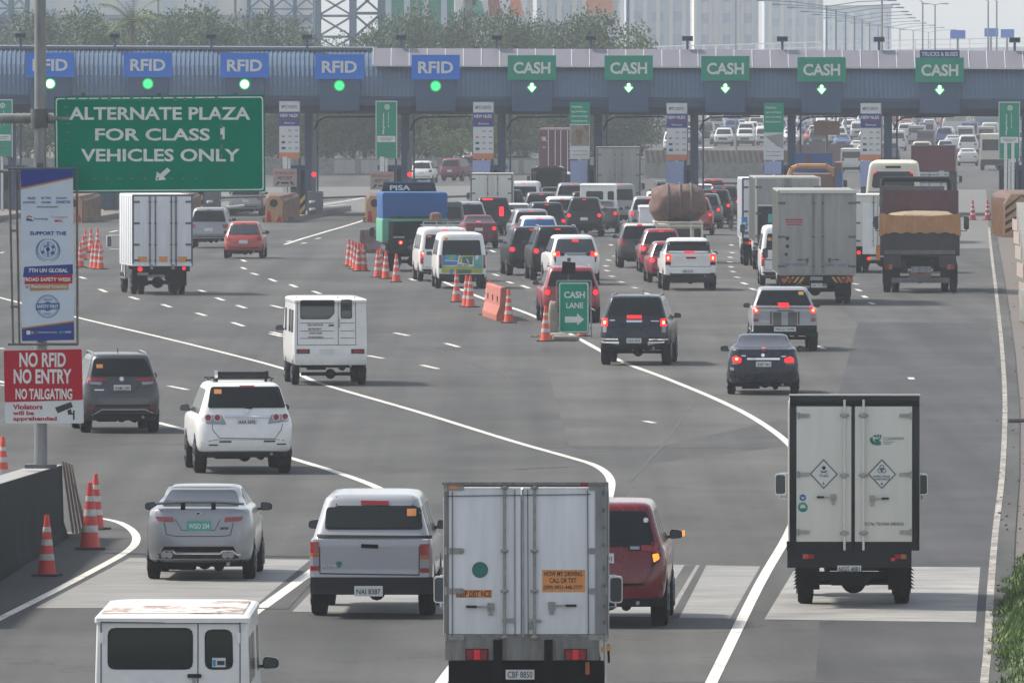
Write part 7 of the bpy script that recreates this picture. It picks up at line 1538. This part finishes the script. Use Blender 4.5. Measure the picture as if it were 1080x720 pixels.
lattice(262,335,1010,0,'wide steel lattice frame left of the thick blue column',4,26,4,.22,20); lattice(335,372,1000,0,'steel lattice frame in the middle of the bright gap',2,26,4,.42,22); lattice(372,402,1006,0,'steel lattice frame touching the green netted building',2,26,4,.5,26)
for px,Y,w_,lab in ((492.5,985,.44,'thick pale round column rising between the trees'),(248,980,.14,'thin pole left of the steel lattice'),(331,970,.10,'thin pale pole in front of the lattice'),(440,965,.08,'slim pale pole by the green building'),(167,960,.09,'slim pale pole right of the palm'),(662,1100,.16,'dark pole at the right end of the trees'),(776,1100,.07,'slim dark pole above the third CASH sign'),(930,1050,.08,'dark pole above the right half of the canopy')):
    r=empty('utility_pole',(X_(px,Y),Y,gz(Y)),0,lab,'pole'); m=MB(); m.tube((0,0,0),(0,0,30 if px!=930 else 20),w_,w_*.9,12); obj('pole',m,'galv' if w_<.15 or px==492.5 else 'steelblue',r); m=MB(); m.tube((0,0,0),(0,0,.5),w_*2,w_*1.6,12); obj('base',m,'concrete',r)
# --- buildings
def bld(px0,px1,Y,pyt,mat,lab,strips=0,smat='bldg',floors=0,depth=25,zb=None):
    x0,x1=X_(px0,Y),X_(px1,Y); z1=Z_(pyt,Y); g=gz(Y); r=empty('building',(x0,Y,g),0,lab,'building'); W=x1-x0; m=MB(); m.box(0,W,0,depth,0,z1-g); w_=obj('wall',m,mat,r)
    m=MB()
    for k in range(strips): a_=W*(k+.5)/strips; m.box(a_-W/strips*.16,a_+W/strips*.16,-.35,-.02,1,z1-g-1)
    if strips: obj('pilaster',m,smat,w_)
    m=MB(); fl=floors; wl=[]
    for k in range(fl):
        z_=3+k*3.6
        if z_+1.6<z1-g:
            nb=max(3,int(W/3.2))
            for j in range(nb):
                if len(wl)<90: wl.append((W*(j+.2)/nb,z_,W/nb*.55))
    o1=None
    for a_,z_,q in wl:
        if o1 is None: m.box(0,q,-.12,.02,0,1.6); o1=obj('window',m,'bldgwin',w_); o_=o1
        else: o_=o1.copy(); COL.objects.link(o_); o_.parent=w_
        o_.location=(a_,0,z_)
    m=MB(); m.box(-.4,W+.4,-.5,depth+.4,z1-g,z1-g+.6); obj('roof',m,'boxgrey',r); return r
r=bld(-60,330,1450,-40,'bldg','long cream building behind the trees on the left, with a dark ledge',9,'bldgblue',0)
Y=1449; m=MB(); g=gz(1450); m.box(0,X_(330,1450)-X_(-60,1450),-2.5,-.4,Z_(20,Y)-g,Z_(16,Y)-g); obj('ledge',m,'steelblue',r); m=MB(); m.box(0,X_(330,1450)-X_(-60,1450),-.35,-.05,0,Z_(20,Y)-g); obj('lower_wall',m,'bldgblue',r)
r=bld(400,478,1150,-12,'bgreen','building wrapped in green netting above the last RFID sign',4,'bldgblue',0)
r=bld(480,562,1300,-60,'bldg','pale building with a painted green and red poster on its front',3,'bldgblue',6)
m=MB(); x=lambda p:X_(p,1299)-r.location.x; z=lambda p:Z_(p,1299)-gz(1300); m.box(x(482),x(556),-.6,-.4,z(18),z(-40)); b_=obj('poster',m,'boxwhite',r)
for nm,mt,pts in (('poster_shape','bgreen',[(484,18),(512,18),(508,2),(496,-4),(488,4)]),('poster_shape','skin',[(495,6),(502,6),(503,-3),(495,-3)]),('poster_shape','crimson',[(516,16),(530,18),(524,-10),(514,-8)]),('poster_shape','orangeband',[(536,17),(552,17),(548,-2),(540,-6)])):
    m=MB(); m.prism([(x(a_),z(c_)) for a_,c_ in pts],-.8,-.62); obj(nm,m,mt,b_)
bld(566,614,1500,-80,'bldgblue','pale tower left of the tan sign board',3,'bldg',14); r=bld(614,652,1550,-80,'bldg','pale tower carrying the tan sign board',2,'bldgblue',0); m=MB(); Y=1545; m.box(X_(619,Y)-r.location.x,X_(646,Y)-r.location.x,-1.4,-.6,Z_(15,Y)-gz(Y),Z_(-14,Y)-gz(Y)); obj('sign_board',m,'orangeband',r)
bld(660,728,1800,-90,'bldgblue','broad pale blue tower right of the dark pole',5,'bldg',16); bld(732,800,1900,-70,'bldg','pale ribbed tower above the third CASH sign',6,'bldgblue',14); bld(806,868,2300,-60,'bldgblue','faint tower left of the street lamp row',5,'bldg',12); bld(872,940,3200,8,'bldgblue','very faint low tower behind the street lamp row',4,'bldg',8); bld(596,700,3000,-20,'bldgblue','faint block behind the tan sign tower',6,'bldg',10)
# --- viaduct with railing
r=empty('viaduct',(0,1500,0),0,'hazy elevated road with a pale railing beyond the canopy','viaduct'); pts=[(600,58,1180),(640,54,1250),(700,49,1350),(780,47,1450),(880,44,1550),(980,42,1620),(1100,40,1700),(1250,40,1800)]
pp=[Vector((X_(a_,Y),Y-1500,Z_(b_,Y))) for a_,b_,Y in pts]; m=MB(); m2=MB(); m3=MB()
for a_,b_ in zip(pp,pp[1:]):
    m.bar(a_-Vector((0,0,2.6)),b_-Vector((0,0,2.6)),8,1.4); m2.bar(a_-Vector((0,-4,1.7)),b_-Vector((0,-4,1.7)),.2,.9); m2.bar(a_-Vector((0,4,1.7)),b_-Vector((0,4,1.7)),.2,.9)
    n_=6
    for k in range(n_): q=a_.lerp(b_,k/n_)-Vector((0,4,0)); m3.bar(q-Vector((0,0,1.8)),q+Vector((0,0,.1)),.22,.22)
    m3.bar(a_-Vector((0,4,0)),b_-Vector((0,4,0)),.12,.12); m3.bar(a_-Vector((0,4,.7)),b_-Vector((0,4,.7)),.08,.08)
obj('deck',m,'bldg',r); obj('parapet',m2,'bldg',r); obj('railing',m3,'lettering',r)
for k,q in enumerate(pp): m=MB(); m.box(q.x-1.2,q.x+1.2,q.y-1.2,q.y+1.2,-2,q.z-3.3); obj('pier',m,'bldg',r)
# --- street lamps
def slamp(px,pyt,Y,al,lab,two=True,dz=.5):
    g=gz(Y); r=empty('street_lamp',(X_(px,Y),Y,g),0,lab,'street lamp','street lamps beyond the canopy'); h=Z_(pyt,Y)-g; m=MB(); m.tube((0,0,0),(0,0,h),.15,.09,8); obj('pole',m,'steelblue',r)
    for sg in ((1,-1) if two else (-1,)):
        m=MB(); m.path([(0,0,h-.1),(sg*al*.5,0,h+dz*.7),(sg*al,0,h+dz)],.05,6); a_=obj('arm',m,'steelblue',r); m=MB(); m.box(min(sg*al,sg*(al+.9)),max(sg*al,sg*(al+.9)),-.15,.15,h+dz-.08,h+dz+.08); obj('lamp_head',m,'steelblue',a_)
LP=[(871.5,6,1120,6.0),(881.5,10,1190,5.8),(891.5,13,1260,5.6),(901,17,1340,5.5),(909,20,1430,5.4),(917,23,1530,5.3),(926,26,1650,5.2),(937,28,1790,5.1),(949,30,1950,5.0),(963,32,2150,5.0),(979,34,2400,5.0)]
for i,(px,py,Y,al) in enumerate(LP): slamp(px,py,Y,al,'twin-arm street lamp, %s of the receding row'%('nearest','second','third','fourth','fifth','sixth','seventh','eighth','ninth','tenth','farthest')[i])
slamp(930,-2,1060,2.2,'tall dark lamp post in front of the receding lamp row',False)
slamp(973,2,1400,1.2,'faint lamp post left of the two blue road signs',False); slamp(986,5,1500,.9,'faint short-armed lamp post next to the other faint one',True,.1); slamp(1042,1,1400,1.0,'left one of the two faint lamp posts at the top right',False); slamp(1051,1,1420,1.0,'right one of the two faint lamp posts at the top right',False)
for i,(px,py) in enumerate(((690,32),(705,27),(720,25),(735,23))): slamp(px,py,2200,4.5,'very faint low lamp %s of the distant group above the third CASH sign'%('first','second','third','last')[i],False,.8)
slamp(333,-6,960,3.0,'pale street lamp with one arm in front of the lattice',False); slamp(463,32,955,2.6,'short street lamp with one arm beside the thick pale column',False,.3)
for i,(px,py) in enumerate(((1010,36),(1045,34),(1062,35))):
    Y=1500+60*i; r=empty('road_sign',(X_(px,Y),Y,gz(Y)),0,'faint blue overhead road sign, %s of three at the top right'%('left','middle','right')[i],'sign'); m=MB(); m.box(-.9 if i else -1.0,1.0,-.1,.1,Z_(py+5,Y)-gz(Y),Z_(py-4,Y)-gz(Y)); obj('sign_board',m,'signblue',r); m=MB(); m.tube((0,.2,0),(0,.2,Z_(py,Y)-gz(Y)),.15); obj('post',m,'galv',r)
# --- far traffic
PAL=[('white',(.60,.60,.58)),('silver',(.38,.39,.41)),('grey',(.10,.10,.11)),('black',(.02,.02,.025)),('red',(.30,.03,.04)),('blue',(.04,.09,.25)),('cream',(.50,.46,.36))]
FARP={}
def farcar(kind,ci,fr):
    key=(kind,ci,fr)
    if key not in FARP:
        sp=SPEC[kind]; b_=Body(levels(kind,sp['W'],sp['H'],sp['L'],sp['oh'],sp['gc'])); mb=MB(); b_.mesh(mb,1); H=sp['H']; a_=sp['W']/2
        for m_ in ('rear','front'):
            z0,z1={'suv':(.655,.925),'hatch':(.66,.925),'sedan':(.797,.95),'van':(.60,.87),'fb':(.60,.86),'pickup':(.70,.925)}[kind]
            w0,w1=b_.at(z0*H)[0]*.87,b_.at(z1*H)[0]*.87
            b_.patch(mb,m_,[(-w0,z0*H),(w0,z0*H),(w1,z1*H),(-w1,z1*H)],.02,mi=1)
        b_.patch(mb,'front',[(-a_*.5,.35*H),(a_*.5,.35*H),(a_*.5,.47*H),(-a_*.5,.47*H)],.02,mi=2)
        for sg in (1,-1): b_.patch(mb,'rear',[(sg*a_*.65,.48*H),(sg*a_*.93,.48*H),(sg*a_*.93,.58*H),(sg*a_*.65,.58*H)],.02,mi=3)
        for sg in (1,-1): b_.patch(mb,'front',[(sg*a_*.6,.42*H),(sg*a_*.93,.42*H),(sg*a_*.93,.52*H),(sg*a_*.6,.52*H)],.02,mi=4)
        mb.box(-a_*.85,a_*.85,-.2,sp['L']-sp['oh']-.7,.2,.5,2)
        for y_ in (0,sp['L']-sp['oh']-.9):
            for sg in (1,-1): mb.lathe([(.3,0),(.33,-sg*.05),(.33,-sg*.2)],(sg*(a_+.0),y_,.33),'x',12,2)
        nm,col=PAL[ci]; fm='far_'+nm
        if fm not in MATS: MATS[fm]=mk(fm,col,.35,coat=.3,var=.04)
        o=obj({'suv':'suv','hatch':'hatchback','sedan':'sedan_car','van':'van','fb':'square_van','pickup':'pickup_truck'}[kind],mb,[fm,'glass','trim','redlens','clear'],None); FARP[key]=[o,False]
    e_=FARP[key]
    if not e_[1]: e_[1]=True; return e_[0]
    o=e_[0].copy(); COL.objects.link(o); return o
random.seed(15)
KN={'suv':'SUV','hatch':'hatchback','sedan':'sedan','van':'van','fb':'square van','pickup':'pickup'}; CN={'suv':'SUV','hatch':'car','sedan':'car','van':'van','fb':'van','pickup':'pickup'}
gaps=((640,703,'left of the third white banner'),(703,760,'right of the third white banner'),(760,805,'left of the third green banner'),(805,860,'right of the third green banner'),(860,906,'left of the fourth white banner'),(906,960,'right of the fourth white banner'),(960,1010,'above the maroon truck'),(1010,1052,'beside the right-edge green banner'),(1052,1200,'at the right edge'))
def zone(px): return next((c_ for a_,b_,c_ in gaps if a_<=px<b_),'at the right edge')
rows=[(178,2),(171,2),(164.5,2),(158.5,2),(153,2),(148,2),(143.5,2),(139.5,2),(136,2),(132.8,2),(130,2),(127.4,2),(125,2),(122.8,2),(120.6,2)]
rn=('front','second','third','fourth','fifth','sixth','seventh','eighth','ninth','tenth','eleventh','twelfth','thirteenth','fourteenth','farthest')
cnt={}
for ri,(py,_) in enumerate(rows):
    Y0=G(540,py).y; s_=F/Y0; step=3.1*s_; xs=[]; x=(905 if py>160 else 838 if py>156 else 722-(150-py)*.9) + random.uniform(0,8)
    while x<1112+ri*3: xs.append(x); x+=step*random.uniform(.64,.95)
    for x in xs:
        if py>172 and (x<1010 or x>1034) and not(1050<x): continue
        if random.random()<.10: continue
        k=random.choices(['suv','sedan','hatch','van','fb','pickup'],[6,5,4,3,3,1])[0]; ci=random.choices(range(7),[8,6,4,5,2,2,3])[0]; onc=x<905+ (155-py)*.6
        g=G(x,py+random.uniform(-1.2,1.2)); o=farcar(k,ci,0); o.location=(g.x,g.y,g.z+.01); th=-(.07+random.uniform(-.02,.02)); o.rotation_euler=(0,0,(pi if onc else 0)+th)
        if onc: o.location.y+=3
        gl='%s %s %s in the hazy jam beyond the plaza, %s'%('oncoming' if onc else 'departing',PAL[ci][0],KN[k],zone(x)); cnt[gl]=cnt.get(gl,0)+1
        tag(o,'%s %s %s in the far jam, %s row, %s'%('oncoming' if onc else 'departing',PAL[ci][0],KN[k],rn[ri],zone(x)),CN[k],'hazy jam '+zone(x)+', '+rn[ri]+' row')
Yo=880
for i,(k,ci,px,py,onc,lab) in enumerate((('sedan',0,1020.5,175,0,'white sedan leaving the rightmost toll lane toward the jam'),('suv',0,764,154,1,'white oncoming SUV with a big dark windshield above the striped wall'),('van',0,711,160,1,'white oncoming van by the left end of the striped wall'),('fb',0,741,181,0,'small white square van driving in front of the striped wall'),('fb',0,898,182,0,'small white square van left of the fourth white banner'),('suv',0,792,146,1,'white oncoming SUV left of the third green banner'))):
    g=G(px,py); o=farcar(k,ci,0); o.location=(g.x,g.y,g.z+.01); o.rotation_euler=(0,0,(pi if onc else 0)-.06); tag(o,lab,CN[k])
def farbox(px,py,W,H,L,mat,lab,th=-.06,cabm='white'):
    g=G(px,py); r=empty('bus' if 'bus' in lab else 'box_truck',g,th,lab,'bus' if 'bus' in lab else 'truck'); m=MB(); m.box(-W/2,W/2,0,L,.9,H); obj('body',m,mat,r,bevel=.06); m=MB(); m.box(-W*.42,W*.42,-.03,0,H*.55,H*.85); obj('rear_window' if 'bus' in lab else 'rear_door',m,'glass' if 'bus' in lab else 'boxgrey',r); m=MB(); m.box(-W*.4,W*.4,.1,L-.3,.45,.9)
    for y in (1.2,L-1.4):
        for sg in (1,-1): m.lathe([(.4,0),(.45,-sg*.06),(.45,-sg*.25)],(sg*W/2*.98,y,.45),'x',12)
    obj('chassis',m,'under',r); m=MB(); m.box(-W*.46,W*.46,L+.02,L+1.7,.6,H*.8); obj('cab',m,cabm,r,bevel=.08)
farbox(1049,180,2.4,3.0,6.5,'cream','beige bus left of the green banner at the right edge'); farbox(1008,147,2.5,3.6,8,'boxcream','pale box truck in the far jam above the maroon truck'); farbox(1040,143,2.5,3.5,7,'steelblue','blue-grey box truck in the far jam near the right banner'); farbox(731,138,2.5,3.3,9,'boxwhite','pale bus roof at the back of the jam by the third white banner',pi-.06); farbox(645,158,2.4,3.0,7,'dumpgrey','dark truck behind the wall left of the third white banner',pi-.06); farbox(1072,158,2.5,3.4,7,'bluep','blue truck in the far jam at the right edge')
farbox(548,176,2.5,3.0,9,'boxwhite','white bus passing behind the second white banner',.4)
# overhead small sign under canopy
r=empty('height_sign',(X_(872,660),660,gz(660)),0,'small brown sign on a post in the gap below the fourth CASH sign','sign'); m=MB(); m.tube((0,0,0),(0,0,5.0),.09); obj('post',m,'galvdark',r); m=MB(); m.box(-.75,.75,-.1,0,4.1,4.9); obj('sign_board',m,'brown',r)
# --- grass on the right verge
random.seed(31); m=MB(); mg=MB()
left=interp(sorted([(G(p_,q_).y,G(p_,q_).x) for p_,q_ in ((1064,722),(1054,690),(1056,655),(1062,630),(1069,612),(1082,592),(1100,575),(1118,500))]))
for k in range(30000):
    Y=random.uniform(118,215) if k%4 else random.uniform(160,192); x0=left(Y)+.12*sin(Y*1.7)+.08*sin(Y*4.1); x=x0+abs(random.gauss(0,1))*1.3 if k%3 else x0+random.uniform(0,.5); h=random.uniform(.06,.20)*min(1,.35+(x-x0)*1.2)+.03; z=gz(Y)-.02+min(.32,(x-x0)*.34); a_=random.uniform(0,2*pi); w_=random.uniform(.008,.018); ln=random.uniform(.02,.12)
    m.add([(x-w_*cos(a_),Y-w_*sin(a_),z),(x+w_*cos(a_),Y+w_*sin(a_),z),(x+ln*cos(a_+1.2),Y+ln*sin(a_+1.2),z+h)],[(0,1,2)])
ys=[118+3*i for i in range(34)]; vs=[]
for Y in ys:
    for d_,z_ in ((-.05,-.04),(.3,.10),(1.0,.30),(4,.34),(9,.2)): vs.append((left(Y)+d_,Y,gz(Y)+z_-.01))
mg.add(vs,[(5*i+j,5*i+j+1,5*i+j+6,5*i+j+5) for i in range(len(ys)-1) for j in range(4)])
worn('verge',(.06,.10,.03),(.13,.11,.06),.6,.95,1.2); struct('verge_bank',mg,'verge',smooth=60)
gm,n,l,p=nt('grass_blades'); p.inputs['Roughness'].default_value=.6; tc=n.new('ShaderNodeTexCoord'); ns=n.new('ShaderNodeTexNoise'); ns.inputs['Scale'].default_value=1.3; ns.inputs['Detail'].default_value=4; l.new(tc.outputs['Object'],ns.inputs[0]); cr=n.new('ShaderNodeValToRGB'); cr.color_ramp.elements[0].position=.35; cr.color_ramp.elements[0].color=(.05,.105,.02,1); cr.color_ramp.elements[1].position=.7; cr.color_ramp.elements[1].color=(.15,.22,.05,1); l.new(ns.outputs[0],cr.inputs[0]); l.new(cr.outputs[0],p.inputs['Base Color'])
tag(obj('verge_grass',m,gm,smooth=0),kind='stuff',label='short green grass on the right verge',cat='grass')
# --- haze
m=MB(); m.box(-1700,1700,-60,6700,-4,75); hz_=bpy.data.materials.new('haze'); hz_.use_nodes=True; n=hz_.node_tree.nodes; n.clear(); v=n.new('ShaderNodeVolumePrincipled'); v.inputs['Color'].default_value=(.87,.93,1,1); v.inputs['Density'].default_value=.0002; v.inputs['Anisotropy'].default_value=.0
o_=n.new('ShaderNodeOutputMaterial'); hz_.node_tree.links.new(v.outputs[0],o_.inputs['Volume']); MATS['hz']=hz_; tag(obj('haze',m,'hz',smooth=0),kind='stuff')
